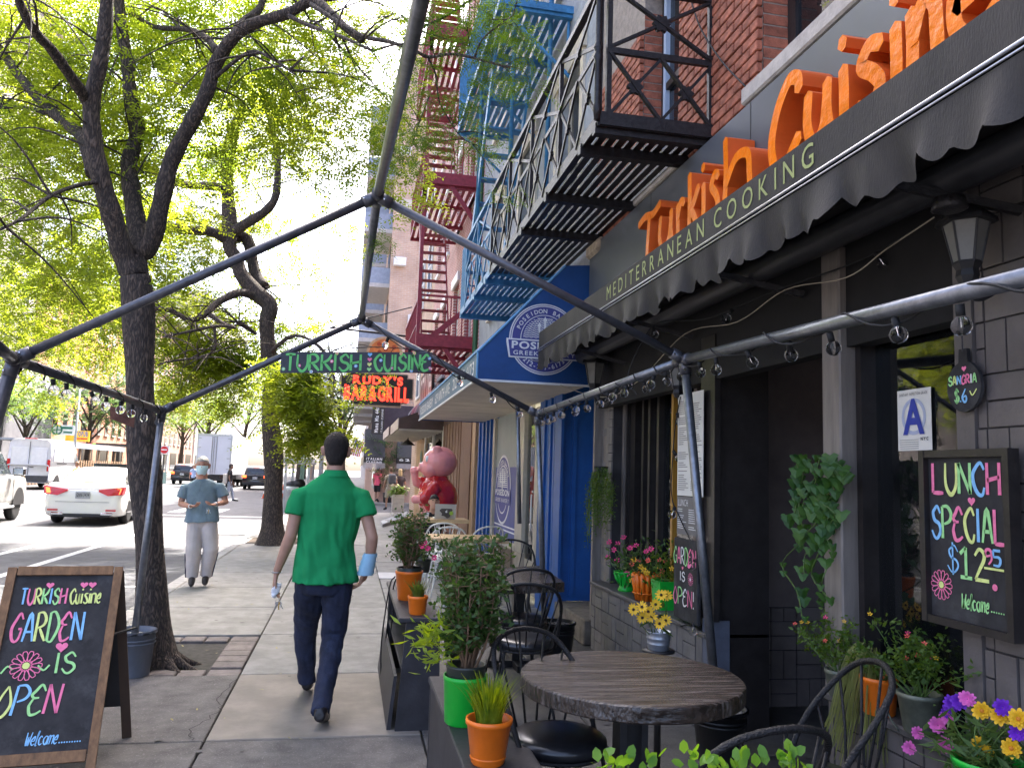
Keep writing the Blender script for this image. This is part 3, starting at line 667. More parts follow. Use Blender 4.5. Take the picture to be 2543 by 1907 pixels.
pan(1303, 1328, .5, 2.45, K['glass'], WX+.03, .008, 'pane')
pan(1303, 1328, .1, .5, st, WX+.02, .03, 'kick_panel')
pan(1283, 1300, .1, 2.6, st, WX-.02, .14, 'post')
pan(1226, 1283, .62, 2.5, K['glass'], WX+.05, .008, 'pane')
pan(1222, 1226, .6, 2.5, st, WX, .07, 'post')
pan(1226, 1283, .55, .62, st, WX-.03, .12, 'sill'); pan(1226, 1300, 0, .55, mat('brown_granite', (.14, .10, .075), .4, var=.45, scale=70), WX+.02, .08, 'stall_riser')
pan(1283, 1300, 0, .56, mat('pale_plinth', (.36, .31, .25), .7, var=.2), WX-.03, .1, 'plinth')
pan(1180, 1222, 0, 2.6, K['blue'], WX, .1)
for u in (1186, 1195, 1204, 1213): pan(u, u+2.2, .1, 2.5, K['blue'], WX-.03, .03, 'stile')
# interior: lit back room seen through door and window
inn = mat('bakery_interior', (.62, .55, .38), .7, var=.1, scale=2)
ob('room_wall', MB().box((3.9, yd+.1, 0), (4.0, 15, 2.75)), inn, bP); ob('room_floor', MB().box((WX+.2, yd+.1, -.02), (3.9, 15, .02)), inn, bP)
ob('room_ceiling', MB().box((WX+.2, yd+.1, 2.62), (3.9, 15, 2.66)), K['white'], bP)
lf = ob('ceiling_light', MB().box((2.9, 9.2, 2.55), (3.2, 12.2, 2.60)), mat('shop_tube', (.9, .9, .8), .5, var=0, emit=(1, .93, .7), estr=3), bP)
ob('counter', MB().box((3.0, 9.6, 0), (3.5, 12.4, 1.05)), mat('counter_dark', (.05, .045, .04), .5), bP)
ob('shelf', MB().box((3.5, 9.0, 1.2), (3.88, 12.5, 1.24)).box((3.5, 9.0, 1.6), (3.88, 12.5, 1.64)), K['woodl'], bP)
vb_ = ob('statuette', MB().lathe([(.05, 1.64), (.07, 1.68), (.05, 1.75), (.06, 1.85), (.08, 1.95), (.06, 2.02), (.03, 2.05), (.045, 2.1), (.04, 2.15), (.01, 2.18)], (3.6, 11.2, 0), 12), mat('bronze', (.3, .19, .06), .4, metal=.6), bP)
# window decal: oval badge and band
vx = WX+.045; y0, y1 = P(1226, 1200, X=vx).y, P(1283, 1200, X=vx).y
dz1, dz0 = P(1254, 1160, X=vx).z, .62
ob('decal_band', MB().box((vx, y1, .62), (vx+.003, y0, dz1)), mat('decal_violet', (.05, .07, .24), .45, var=.15), bP)
ob('frosted_film', MB().box((vx+.001, y1, dz1), (vx+.003, y0-.15, 2.5)), mat('frosted_film', (.28, .31, .29), .5, var=.05), bP)
oc = Vector((vx-.003, (y0+y1)/2+.1, (P(1247, 1130, X=vx).z+P(1247, 1302, X=vx).z)/2)); oh = (P(1247, 1130, X=vx).z-P(1247, 1302, X=vx).z)/2; ow = .62
E1, E2 = Vector((0, -1, 0)), Vector((0, 0, 1))
bd = ob('badge', disc(oc, E1*ow, E2*oh, 0, 1, 40), whi, bP); oc2 = oc-Vector((.003, 0, 0))
ob('badge_ring', disc(oc2, E1*ow, E2*oh, 0, .93, 40), nav, bd); ob('badge_ring', disc(oc2-Vector((.002, 0, 0)), E1*ow, E2*oh, .66, .70, 40), whi, bd)
q = MB()
for k in range(10):
    z = .08+.055*k; hw = math.sqrt(.62**2-z*z); ribbon(q, [(-hw*ow, z*oh), (hw*ow, z*oh)], .03*oh)
sd_ = ob('badge_waves', basis_mb(q, oc2-Vector((.003, 0, 0)), E1, E2), whi, bd); sd_['kind'] = 'stuff'
ob('trident', basis_mb(MB().box((-.03, .0, 0), (.03, .62*oh, .001)).box((-.2, .2*oh, 0), (-.15, .5*oh, .001)).box((.15, .2*oh, 0), (.2, .5*oh, .001)).box((-.2, .18*oh, 0), (.2, .22*oh, .0015)), oc2-Vector((.005, 0, 0)), E1, E2), whi, bd)
ob('banner', basis_mb(MB().poly([(-ow, .02*oh), (-ow, -.42*oh), (ow, -.42*oh), (ow, .02*oh)]), oc2-Vector((.004, 0, 0)), E1, E2), nav, bd)
letters('POSEIDON', oc2+E1*(-.92*ow)+E2*(-.17*oh)-Vector((.006, 0, 0)), E1, E2, 1.84*ow, .17*oh, whi, bd, space=.06, bold=.025)
letters('GREEK BAKERY', oc2+E1*(-.88*ow)+E2*(-.36*oh)-Vector((.006, 0, 0)), E1, E2, 1.76*ow, .11*oh, whi, bd, bold=.01)
arc_text('POSEIDON BAKERY', oc2-Vector((.004, 0, 0)), .73, R(150), R(30), .13, whi, bd, E1*ow, E2*oh)
for z in (.80, .74): ob('decal_line', MB().box((vx-.003, y1, z), (vx, y0, z+.02)), whi, bP)
# ================================================================ FIRE ESCAPES
def flatbar(mb, a, b, w=.012, h=.045): return mb.bar(a, b, w, h)
def rosette(parent, c, r, m, axis='y'):
    b = MB(); n = 12; c = Vector(c); pts = [(r*(1+.18*math.cos(6*2*PI*j/24))*math.cos(2*PI*j/24), r*(1+.18*math.cos(6*2*PI*j/24))*math.sin(2*PI*j/24)) for j in range(24)]
    if axis == 'y': b.prism([c+Vector((x, -.014, z)) for x, z in pts], (0, .028, 0))
    else: b.prism([c+Vector((-.014, x, z)) for x, z in pts], (.028, 0, 0))
    return ob('rosette', b, m, parent)
def platform(parent, x0, x1, y0, y1, z, m, beams, nsl=10, sw=.045, hole=None):
    for k in range(nsl):
        x = lerp(x0+.03, x1-.05, k/(nsl-1))
        if hole and hole[0] < x < hole[1]:
            for a, b in ((y0, hole[2]), (hole[3], y1)): ob('slat', MB().box((x-sw/2, a, z), (x+sw/2, b, z+.02)), m, parent)
        else: ob('slat', MB().box((x-sw/2, y0, z), (x+sw/2, y1, z+.02)), m, parent)
    for y in beams: ob('beam', MB().box((x0-.02, y-.035, z-.07), (x1, y+.035, z-.001)), m, parent)
    ob('edge_angle', MB().box((x0-.012, y0, z-.03), (x0, y1, z+.06)).box((x0-.012, y0-.012, z-.03), (x1, y0, z+.06)), m, parent)
def ladder(parent, p0, p1, wd, n, m, dirx=(1, 0, 0), tread=.16):
    """steep stair: two stringers and treads"""
    p0, p1 = Vector(p0), Vector(p1); d = Vector(dirx)*wd
    for q in (Vector((0, 0, 0)), d): ob('stringer', MB().bar(p0+q, p1+q, .03, .13), m, parent)
    run = Vector((p1.x-p0.x, p1.y-p0.y, 0)); run = run.normalized() if run.length > .01 else Vector((0, 1, 0))
    for k in range(1, n):
        c = p0.lerp(p1, k/n); b = MB(); a_ = c-run*tread/2; b_ = c+run*tread/2
        b.loft([[a_, a_+d, b_+d, b_], [a_+Vector((0, 0, .02)), a_+d+Vector((0, 0, .02)), b_+d+Vector((0, 0, .02)), b_+Vector((0, 0, .02))]])
        ob('tread', b, m, parent)
FZ = P(1770, 345, X=WX).z+.02; FY0 = P(1770, 345, X=WX).y; FX0 = P(1487, 318, Y=FY0).x
FYM = 9.0; FY1 = 11.6
fe = thing('black_fire_escape', 'black iron balcony fire escape with rosettes over the grey sign panel', 'fire escape', (FX0, 6, FZ))
bms = [P(u, v, Z=FZ).y for u, v in ((1600, 380), (1490, 495), (1410, 578))]
platform(fe, FX0, WX, FY0, FYM, FZ, K['iron'], [FY0+.05]+bms, 11, .052)
fb = thing('blue_fire_escape', 'blue iron fire escape joined to the black balcony above the blue awning', 'fire escape', (FX0, 11, FZ))
platform(fb, FX0, WX, FYM+.01, FY1, FZ, K['bluei'], [FYM+.3, 10.2, FY1-.1], 11, .052)
def rails(parent, y0, y1, z, m, n, x=FX0, h=.98, x_mid=True, inner=False):
    """street-side railing of crossed bars with rosettes"""
    ob('top_rail', MB().bar((x, y0, z+h), (x, y1, z+h), .05, .045), m, parent)
    ob('mid_rail', MB().bar((x, y0, z+h*.55), (x, y1, z+h*.55), .012, .04), m, parent)
    st = (y1-y0)/n
    for k in range(n+1): ob('post', MB().bar((x, y0+k*st, z), (x, y0+k*st, z+h), .03, .03), m, parent)
    for k in range(n):
        a, b = y0+k*st, y0+(k+1)*st
        for q0, q1 in ((0.02, .55), (.55, .98)):
            zz0, zz1 = z+h*q0, z+h*q1
            parts = ((a, b),) if q1 > .6 else ((a, (a+b)/2), ((a+b)/2, b))
            for c, d in parts:
                ob('brace', MB().bar((x, c, zz0), (x, d, zz1), .014, .028), m, parent); ob('brace', MB().bar((x-.012, c, zz1), (x-.012, d, zz0), .014, .028), m, parent)
                rosette(parent, (x-.006, (c+d)/2, (zz0+zz1)/2), .035, m, 'x')
rails(fe, FY0, FYM, FZ, K['iron'], 4); rails(fb, FYM+.04, FY1-.5, FZ, K['bluei'], 2)
for k in range(12): ob('baluster', MB().tube([(FX0, FY1-.5+k*.045, FZ), (FX0, FY1-.5+k*.045, FZ+.98)], .011, 6), K['bluei'], fb)
ob('end_rail', MB().bar((FX0, FY1, FZ+.98), (WX, FY1, FZ+.98), .04), K['bluei'], fb); ob('end_rail', MB().bar((FX0, FY1, FZ+.45), (WX, FY1, FZ+.45), .02), K['bluei'], fb)
# end panel of the black balcony, facing the camera
h = .98; xa, xb = FX0+.06, WX-.02; ye = FY0+.0
ob('end_rail', MB().bar((FX0, ye, FZ+h), (WX, ye, FZ+h), .045, .05), K['iron'], fe); ob('end_rail', MB().bar((FX0, ye, FZ+.02), (WX, ye, FZ+.02), .05, .09), K['iron'], fe)
ob('end_rail', MB().bar((xa, ye, FZ+h*.52), (xb, ye, FZ+h*.52), .03, .04), K['iron'], fe)
ob('corner_post', MB().lathe([(.02, 0), (.03, .08), (.022, .12), (.022, .4), (.034, .44), (.02, .47), (.034, .50), (.022, .54), (.022, .86), (.034, .9), (.03, 1.0), (.03, 1.05)], (FX0-.02, ye-.02, FZ), 10), K['iron'], fe, True)
for x in (xa, xb): ob('post', MB().bar((x, ye, FZ), (x, ye, FZ+h+.02), .035), K['iron'], fe)
xm = (xa+xb)/2
for x0, x1, z0, z1, r in ((xa, xb, FZ+h*.54, FZ+h-.02, .055), (xa, xm, FZ+.05, FZ+h*.5, .05), (xm, xb, FZ+.05, FZ+h*.5, .05)):
    ob('brace', MB().bar((x0, ye, z0), (x1, ye, z1), .03, .02), K['iron'], fe); ob('brace', MB().bar((x0, ye-.014, z1), (x1, ye-.014, z0), .03, .02), K['iron'], fe)
    rosette(fe, ((x0+x1)/2, ye-.008, (z0+z1)/2), r, K['iron'])
# upper blue fire escape on the bakery building
fu = thing('upper_blue_fire_escape', 'upper blue iron fire escape with stair high on the grey stone wall', 'fire escape', (FX0, 11, 7))
UX = 1.42
for zf, ya, yb in ((7.05, 8.6, 12.3), (10.3, 8.6, 12.3)):
    platform(fu, UX, WX, ya, yb, zf, K['bluei'], [ya+.05, 9.8, 11.0, yb-.05], 10, .06)
    ob('top_rail', MB().bar((UX, ya, zf+.95), (UX, yb, zf+.95), .04).bar((UX, ya, zf+.95), (WX, ya, zf+.95), .04).bar((UX, ya, zf+.5), (WX, ya, zf+.5), .025), K['bluei'], fu)
    for k in range(26): y = lerp(ya, yb, k/25); ob('baluster', MB().tube([(UX, y, zf), (UX, y, zf+.95)], .011, 5), K['bluei'], fu)
    for y in (ya+.05, 10.4, yb-.1): ob('bracket', MB().bar((UX+.02, y, zf-.05), (WX, y, zf-.8), .035), K['bluei'], fu)
    ob('frame', MB().tube([(WX-.3, ya+.1, zf-.05), (WX-.03, ya+.1, zf-.05), (WX-.03, ya+.1, zf-.75)], .02), K['bluei'], fu)
for x, y in ((1.55, 10.7), (1.75, 9.4), (2.1, 8.9)): ob('drop_pipe', MB().tube([(x, y, 4.6), (x, y, 13)], .03, 8), K['bluei'], fu, True)
ladder(fu, (1.55, 11.9, FZ+.05), (1.55, 9.6, 7.05), .5, 11, K['bluei'])
# red fire escape
RY0, RY1, RX0 = 15.5, 19.5, 1.18
fr_ = thing('red_fire_escape', 'dark red iron fire escape with stairs down the red brick building', 'fire escape', (RX0, 17, 4))
for i, zf in enumerate((4.05, 7.35, 10.5)):
    platform(fr_, RX0, WX, RY0, RY1, zf, K['red'], [RY0+.06, 16.8, 18.2, RY1-.06], 9, .07)
    ob('end_channel', MB().box((RX0, RY0-.05, zf-.02), (WX, RY0-.02, zf+.22)), K['red'], fr_)
    ob('top_rail', MB().bar((RX0, RY0, zf+1.0), (RX0, RY1, zf+1.0), .05).bar((RX0, RY0, zf+1.), (WX, RY0, zf+1.), .04).bar((RX0, RY0, zf+.5), (RX0, RY1, zf+.5), .03), K['red'], fr_)
    for k in range(18): y = lerp(RY0, RY1, k/17); ob('baluster', MB().tube([(RX0, y, zf), (RX0, y, zf+1.)], .014, 5), K['red'], fr_)
    for k in range(6): x = lerp(RX0+.5, WX-.05, k/5); ob('baluster', MB().tube([(x, RY0, zf), (x, RY0, zf+1.)], .013, 5), K['red'], fr_)
    ob('bracket', MB().bar((RX0+.35, RY0+.02, zf+.2), (WX, RY0+.02, zf-.85), .05, .09), K['red'], fr_)
    ob('post', MB().bar((RX0-.02, RY0-.02, zf-.4), (RX0-.02, RY0-.02, zf+3.2), .07), K['red'], fr_)
    ob('frame_post', MB().bar((RX0+.02, RY0+.35, zf), (RX0+.02, RY0+.35, zf+3.2), .05), K['red'], fr_)
    ladder(fr_, (RX0+.08, RY0+.1+.2, zf+.1), (RX0+.08, RY0+2.3, zf+3.3), .55, 13, K['red'], tread=.2)
ob('brace', MB().bar((RX0, RY0, 4.0), (WX, RY0+.0, 5.0), .06, .1), K['red'], fr_)
# ================================================================ BAR BUILDING (red brick) and the houses beyond
bR = thing('bar_building', 'red brick bar building with plank shop front behind the red fire escape', 'building', (WX, 19, 0))
RB0, RB1 = PY1+.02, 24.5
rbm = brickmat('red_painted_brick', (.42, .17, .15), (.34, .11, .10), (.62, .52, .50))
rw = MB(); rwin = [(16.2, 17.2), (18.4, 19.4), (20.8, 21.8), (22.9, 23.9)]; edges = [RB0]+[e for w in rwin for e in w]+[RB1]
for zf in (3.9, 7.2, 10.4):
    for i in range(0, len(edges), 2): rw.box((WX, edges[i], zf-.4), (WX+.25, edges[i+1], zf+2.9))
    for a, b in rwin: rw.box((WX, a, zf-.4), (WX+.25, b, zf+.25)); rw.box((WX, a, zf+2.2), (WX+.25, b, zf+2.9))
rw.box((WX+.5, RB0, 2.7), (WX+DEP, RB1, 13.3)); ob('wall', rw, rbm, bR)
for zf in (3.9, 7.2, 10.4):
    for a, b in rwin:
        sash(bR, a, b, zf+.25, zf+2.2, WX+.1, K['white'], K['glassd'])
        ob('lintel', MB().box((WX-.06, a-.12, zf+2.2), (WX+.02, b+.12, zf+2.42)), K['white'], bR); ob('sill', MB().box((WX-.07, a-.1, zf+.15), (WX+.02, b+.1, zf+.25)), K['white'], bR)
ob('downpipe', MB().tube([(WX-.05, 15.15, 3), (WX-.05, 15.15, 13)], .05), mat('green_pipe', (.03, .10, .045), .5), bR)
# shop front: planks, posts, windows
def rpan(u0, u1, z0, z1, m, x=WX, d=.06, name='board'):
    return ob(name, MB().box((x, P(u1, 1150, X=x).y, z0), (x+d, P(u0, 1150, X=x).y, z1)), m, bR)
rpan(1168, 1178, 0, 2.75, K['woodl'], WX-.06, .1, 'post'); rpan(1143, 1167, 0, 2.75, K['plank'], WX-.08, .12, 'post')
pk = P(1143, 1150, X=WX).y; pe = P(1101, 1150, X=WX).y; n = 12
for k in range(n): ob('plank', MB().box((WX-.02-.012*(k % 2), lerp(pk, pe, k/n)+.015, 0), (WX+.05, lerp(pk, pe, (k+1)/n)-.015, 2.75)), K['plank'], bR)
cr = mat('bar_window_frame', (.55, .52, .46), .5, var=.1)
wy0, wy1 = P(1100, 1150, X=WX).y, P(1054, 1150, X=WX).y
bw = ob('window', MB().box((WX-.03, wy0, 1.0), (WX+.05, wy0+.15, 2.75)).box((WX-.03, wy1-.15, 1.0), (WX+.05, wy1, 2.75)).box((WX-.03, wy0, 1.0), (WX+.05, wy1, 1.12)).box((WX-.03, wy0+.15, 1.85), (WX+.05, wy1-.15, 1.95)).box((WX-.03, (wy0+wy1)/2-.08, 1.12), (WX+.05, (wy0+wy1)/2+.08, 2.75)), cr, bR)
ob('pane', MB().box((WX+.01, wy0+.15, 1.12), (WX+.02, wy1-.15, 2.75)), K['glass'], bw)
rpan(1054, 1100, 0, 1.0, K['plank'], WX-.01, .05, 'stall_riser')
rpan(1033, 1054, 0, 2.75, mat('bar_door_yellow', (.36, .20, .06), .5, var=.2, scale=5), WX, .06, 'door')
ob('upper_band', MB().box((WX-.02, RB0, 2.75), (WX+.1, RB1, 3.5)), mat('brown_band', (.10, .055, .04), .6, var=.2), bR)
y0, y1 = P(1033, 1150, X=WX).y, 31.0
bC = thing('corner_building', 'narrow brick corner building with brown awnings past the bar', 'building', (WX, 27.5, 0))
tb = brickmat('tan_lit_brick', (.50, .33, .22), (.42, .27, .18), (.5, .42, .34), .22, .075)
ob('wall', MB().box((WX+.01, RB1+.02, 0), (WX+DEP, 31, 11)), tb, bC)
for k in range(2):
    for j in range(3): sash(bC, 25.6+2.8*k, 26.8+2.8*k, 4.2+3.2*j-.0, 6.1+3.2*j, WX-.05, K['white'], K['glassd'])
brn = mat('brown_awning', (.09, .055, .05), .7, var=.2, scale=4)
for k, (a, b, z) in enumerate(((20.2, 24.0, 2.55), (25.2, 29.5, 2.6))):
    t = thing('shop_awning', ['brown bar awning with pale ribbed underside past the blue awning', 'brown striped corner awning farther along past the bar'][k], 'awning', (1.7, a, z))
    ob('slope', MB().add([(1.15, a, z+.35), (WX, a, z+.8), (WX, b, z+.8), (1.15, b, z+.35)], [(0, 1, 2, 3)]), brn, t)
    ob('valance', MB().box((1.13, a, z+.1), (1.15, b, z+.36)), mat('pale_valance', (.45, .38, .34), .6), t)
    ob('end_panel', MB().prism([(1.15, a, z+.1), (WX, a, z+.1), (WX, a, z+.8), (1.15, a, z+.35)], (0, .01, 0)), brn, t)
    for j in range(7): ob('rib', MB().box((1.16, lerp(a, b, j/6)+.02, z+.06), (WX, lerp(a, b, j/6)+.1, z+.1)), K['soffit'], t)
# dark scalloped bonnet awnings above
t = thing('bonnet_awning', 'row of dark navy bonnet awnings above the bar front', 'awning', (2, 18, 3))
for k in range(5):
    a = 17.2+k*1.5; b = MB(); n = 8
    rings = [[(WX-.75*math.cos(PI/2*i/6)*abs(math.sin(PI*j/n))**.5 if 0 < j < n else WX-.02, a+1.35*j/n, 2.95+.75*math.sin(PI/2*i/6)) for j in range(n+1)] for i in range(7)]
    b.loft(rings, False, False); ob('bonnet', b, mat('bonnet_navy', (.03, .033, .07), .5, var=.15), t, True)
# tall tan block across the side street: windowless flank and street balconies
bB = thing('tan_apartment_block', 'tall tan brick apartment block with street balconies beyond the bar building', 'building', (3, 46, 0))
tanb = brickmat('tan_brick', (.52, .36, .27), (.44, .29, .215), (.52, .42, .35), .3, .1, 'XZ')
tx0 = P(975, 600, Y=42).x
fl = ob('wall', MB().box((tx0, 42, 0), (tx0+22, 80, 25)), tanb, bB)
ob('corner_pier', MB().box((tx0-.03, 41.95, 4), (tx0+1.3, 42.2, 24.9)).box((tx0+2.7, 41.9, 4), (tx0+2.95, 42.1, 20)), brickmat('tan_brick_pier', (.46, .31, .23), (.5, .35, .26), (.5, .4, .34), .3, .1, 'XZ'), bB)
ob('string_course', MB().box((tx0-.05, 41.85, 15.6), (tx0+22, 42, 16.1)), K['soffit'], bB)
for j in range(6):
    z = 5.4+3.05*j
    for k in range(4):
        y = 43.2+k*7.5
        bc = ob('balcony', MB().box((tx0-1.5, y, z), (tx0, y+4.5, z+.22)), mat('balcony_slab', (.50, .48, .46), .7), bB)
        ob('balcony_rail', MB().box((tx0-1.5, y, z+.22), (tx0-1.45, y+4.5, z+1.1)).box((tx0-1.45, y, z+.22), (tx0, y+.05, z+1.1)), mat('balcony_panel', (.28, .33, .42), .5), bc)
        ob('window', MB().box((tx0-.03, y+.6, z+.3), (tx0+.02, y+3.8, z+2.5)), K['glassd'], bB)
    ob('air_conditioner', MB().cbox((tx0+.1+.9*(j % 2), 41.6, z+.9), (tx0+.75+.9*(j % 2), 42, z+1.35), .02), K['white'], bB) if j in (1, 2, 4) else None
# restaurant at the far corner with black awnings
bI = thing('corner_restaurant', 'stucco corner restaurant with black awnings at the far end of the pavement', 'building', (2, 43, 0))
ob('wall', MB().box((tx0-.25, 41.5, 0), (tx0+6, 70, 4.9)), mat('pink_stucco', (.45, .30, .24), .85, var=.25, scale=3, bump=.4, bscale=20), bI)
ob('dark_band', MB().box((tx0-.3, 41.45, 3.3), (tx0+6, 70, 4.95)), mat('purple_black_band', (.04, .03, .045), .6), bI)
ob('window', MB().box((tx0-.27, 43, .6), (tx0-.24, 48, 2.6)), K['glassd'], bI)
for xq, wd, txt, lab in ((P(905, 1100, Y=41).x, None, 'ITALIAN CUISINE', 'black canvas entrance awning lettered ITALIAN CUISINE'), (P(988, 1100, Y=40.6).x, .75, '621', 'small black awning over the doorway lettered 621')):
    x0, x1 = (xq, P(957, 1100, Y=41).x) if wd is None else (xq, xq+.9)
    t = thing('black_awning', lab, 'awning', (x0, 41, 2.5)); za, zb2 = P(930, 1149, Y=41).z, P(950, 1095, Y=41).z
    ob('canopy', MB().prism([(x0, 40.6, za+.3), (x0, 40.6, za), (x0, 41.44, za), (x0, 41.44, zb2+.6)], (x1-x0, 0, 0)), K['black'], t)
    ls = txt.split()
    for i, s_ in enumerate(ls): letters(s_, (x0+.12*(x1-x0), 40.595, za+.28-.17*(i+1)+.02), EX, EZ, (x1-x0)*.75, .12, K['white'], t, bold=.03)
    fr2 = MB()
    for k in range(30):
        x = lerp(x0, x1, k/29); fr2.box((x, 40.59, za-.22-random.uniform(0, .12)), (x+.025, 40.6, za))
    q = ob('fringe', fr2, mat('fringe_pale', (.35, .33, .33), .8), t); q['kind'] = 'stuff'
t = thing('vertical_banner', 'black vertical banner lettered in white above the italian restaurant', 'sign', (1.5, 40.5, 4))
bx0, bx1 = P(926, 1000, Y=40.5).x, P(957, 1000, Y=40.5).x; bz0, bz1 = P(940, 1078, Y=40.5).z, P(940, 1005, Y=40.5).z
ob('board', MB().box((bx0, 40.5, bz0), (bx1, 40.55, bz1)), K['black'], t)
letters('Mama Mia 44sw', (lerp(bx0, bx1, .52), 40.495, bz0+.08), EZ, -EX, (bz1-bz0)*.94, (bx1-bx0)*.30, K['white'], t, bold=.02)
letters('ITALIAN CUISINE', (lerp(bx0, bx1, .88), 40.495, bz0+.08), EZ, -EX, (bz1-bz0)*.8, (bx1-bx0)*.14, K['white'], t)
# farther blocks that close the street on the right
for k, (y0, y1, h, c, lab) in enumerate(((82, 120, 26, (.33, .24, .19), 'brown block far along the right of the avenue'), (124, 190, 44, (.36, .36, .40), 'grey tower far along the right of the avenue'))):
    t = thing('far_block', lab, 'building', (3, y0, 0)); ob('wall', MB().box((WX+.2, y0, 0), (WX+26, y1, h)), mat('far_wall%d' % k, c, .9, var=.15, scale=.5), t)
    for j in range(int(h/3.3)-1):
        for i in range(int((y1-y0)/4)): ob('window', MB().box((WX+.15, y0+1+4*i, 2.5+3.3*j), (WX+.2, y0+2.6+4*i, 4.3+3.3*j)), K['glassd'], t)
# ================================================================ CANOPY FRAME over the pavement (bare tent poles)
gz = thing('canopy_frame', 'bare metal tent frame with gabled poles standing over the pavement', 'canopy frame', (0, 5.5, 0))
GY1, GY2 = 4.45, 6.70
pA, pB = P(937, 488, Y=GY1), P(897, 794, Y=GY2)
L1, R1, L2, R2 = P(35, 893, Y=GY1), P(1700, 893, Y=GY1), P(402, 1020, Y=GY2), P(1335, 1028, Y=GY2)
f0 = P(1046, 0, Y=2.35); pF = pA+(f0-pA)*1.6
rF = R1+(P(2543, 690, Y=1.75)-R1)*1.25; lF = L1+(P(0, 866, Y=4.0)-L1)*1.4
def pole(a, b, r=.026, m='poled', name='pole', n=12): return ob(name, MB().tube([a, b], r, n), K[m], gz, True)
ridge = pole(pA, pF, .027, 'pole', 'ridge_pole'); pole(pB, pA, .026, 'pole', 'ridge_pole')
for a, b in ((pA, L1), (pA, R1), (pB, L2), (pB, R2)): pole(a, b, .0255, 'poled', 'rafter')
pole(R1, rF, .028, 'pole', 'eave_rail'); pole(R2, R1, .027, 'pole', 'eave_rail'); pole(L2, L1, .027, 'poled', 'eave_rail'); pole(L1, lF, .028, 'poled', 'eave_rail')
fR1 = P(1783, 1790, Y=4.42); fL2 = P(334, 1580, Y=6.62); fL1 = Vector((-2.02, 4.3, 0)); fR2 = P(1352, 1560, Y=6.9)
pole(R1, fR1, .027, 'pole', 'leg'); pole(L2, fL2, .027, 'pole', 'leg'); pole(L1, fL1, .034, 'poled', 'leg'); pole(R2, fR2, .025, 'pole', 'leg')
xl = P(1281, 1010, Y=GY2+.6); ob('leg', MB().tube([P(1285, 1000, Y=7.6), P(1290, 1300, Y=7.6)], .022), K['pole'], gz, True)
def joint(c, arms, r=.035, L=.09):
    b = MB().sph(c, r*1.05, 10, 6)
    o = ob('joint', b, K['poled'], gz, True)
    for a in arms:
        d = (a-c).normalized(); ob('sleeve', MB().tube([c, c+d*L], r, 12), K['poled'], o, True)
        ob('bolt', MB().sph(c+d*L*.7+Vector((-.02, -r*.9, 0)), .008, 6, 4), K['chrome'], o)
joint(pA, [L1, R1, pF, pB]); joint(pB, [L2, R2, pA]); joint(L1, [pA, L2, lF, fL1]); joint(R1, [pA, R2, rF, fR1]); joint(L2, [pB, L1, fL2]); joint(R2, [pB, R1, fR2])
# ---- festoon lights
bulbm = bpy.data.materials.new('bulb_glass'); bulbm.use_nodes = True
_b = bulbm.node_tree.nodes['Principled BSDF']; _b.inputs['Base Color'].default_value = (.95, .97, 1, 1); _b.inputs['Roughness'].default_value = .03; _b.inputs['Transmission Weight'].default_value = 1; _b.inputs['IOR'].default_value = 1.15; _b.inputs['Specular IOR Level'].default_value = .8
sock = MB().tube([(0, 0, .0), (0, 0, -.035)], .013, 8).mesh('socket', True); glb = MB().sph((0, 0, -.065), .030, 12, 8).mesh('bulb', True); fil = MB().tube([(0, 0, -.04), (0, 0, -.068), (.006, 0, -.072)], .0022, 5).mesh('filament')
def festoon(label, a, b, n, turns, r=.032, skip=(), tilt=.5):
    a, b = Vector(a), Vector(b); t = thing('festoon_lights', label, 'string lights', a, 'festoon lights on the canopy frame'); d = b-a; ax = d.normalized(); x = ax.orthogonal().normalized(); y = ax.cross(x)
    pts = []
    N = 60
    for i in range(N+1):
        s = i/N; w = 2*PI*turns*s; pts.append(a+d*s+(x*math.cos(w)+y*math.sin(w))*(r+.004)+Vector((0, 0, -.018*abs(math.sin(PI*n*s)))))
    ob('cable', MB().tube(pts, .0045, 5), K['rubber'], t, True)
    for k in range(n):
        if k in skip: continue
        s = (k+.5)/n+random.uniform(-.25, .25)/n; p = a+d*s+Vector((0, 0, -r))
        e = Euler((random.uniform(-tilt, tilt), random.uniform(-tilt, tilt), 0))
        o = ob('lamp_socket', sock, K['rubber'], t, loc=p-a, world=False); o.rotation_euler = e
        q = ob('bulb', glb, bulbm, o, world=False); ob('filament', fil, K['chrome'], o, world=False)
    return t
festoon('festoon bulbs along the bright pole from the doorway post to the back post', R2, R1, 15, 9)
festoon('festoon bulbs along the near right pole above the round table', R1, rF, 9, 5)
festoon('festoon bulbs along the left pole beside the near tree', L2, L1, 9, 6)
festoon('festoon bulbs along the far right rafter', pB, R2, 5, 3)
def loose(label, pts, n):
    t = thing('festoon_lights', label, 'string lights', pts[0], 'festoon lights on the canopy frame'); c = crv(pts, 8)
    ob('cable', MB().tube(c, .0042, 5), K['rubber'], t, True)
    for k in range(n):
        p = Vector(c[int((k+.5)/n*(len(c)-1))]); o = ob('lamp_socket', sock, K['rubber'], t, loc=p-t.location, world=False); o.rotation_euler = (random.uniform(-.7, .7), random.uniform(-.7, .7), 0)
        ob('bulb', glb, bulbm, o, world=False); ob('filament', fil, K['chrome'], o, world=False)
loose('loose festoon cable sagging under the black awning', [P(1580, 980, Y=5.0), P(1560, 930, Y=5.3), P(1600, 840, Y=5.2), P(1640, 800, Y=5), P(1760, 790, Y=4.4), P(1930, 720, Y=3.8), P(2150, 640, Y=3.2), P(2330, 530, Y=2.8)], 4)
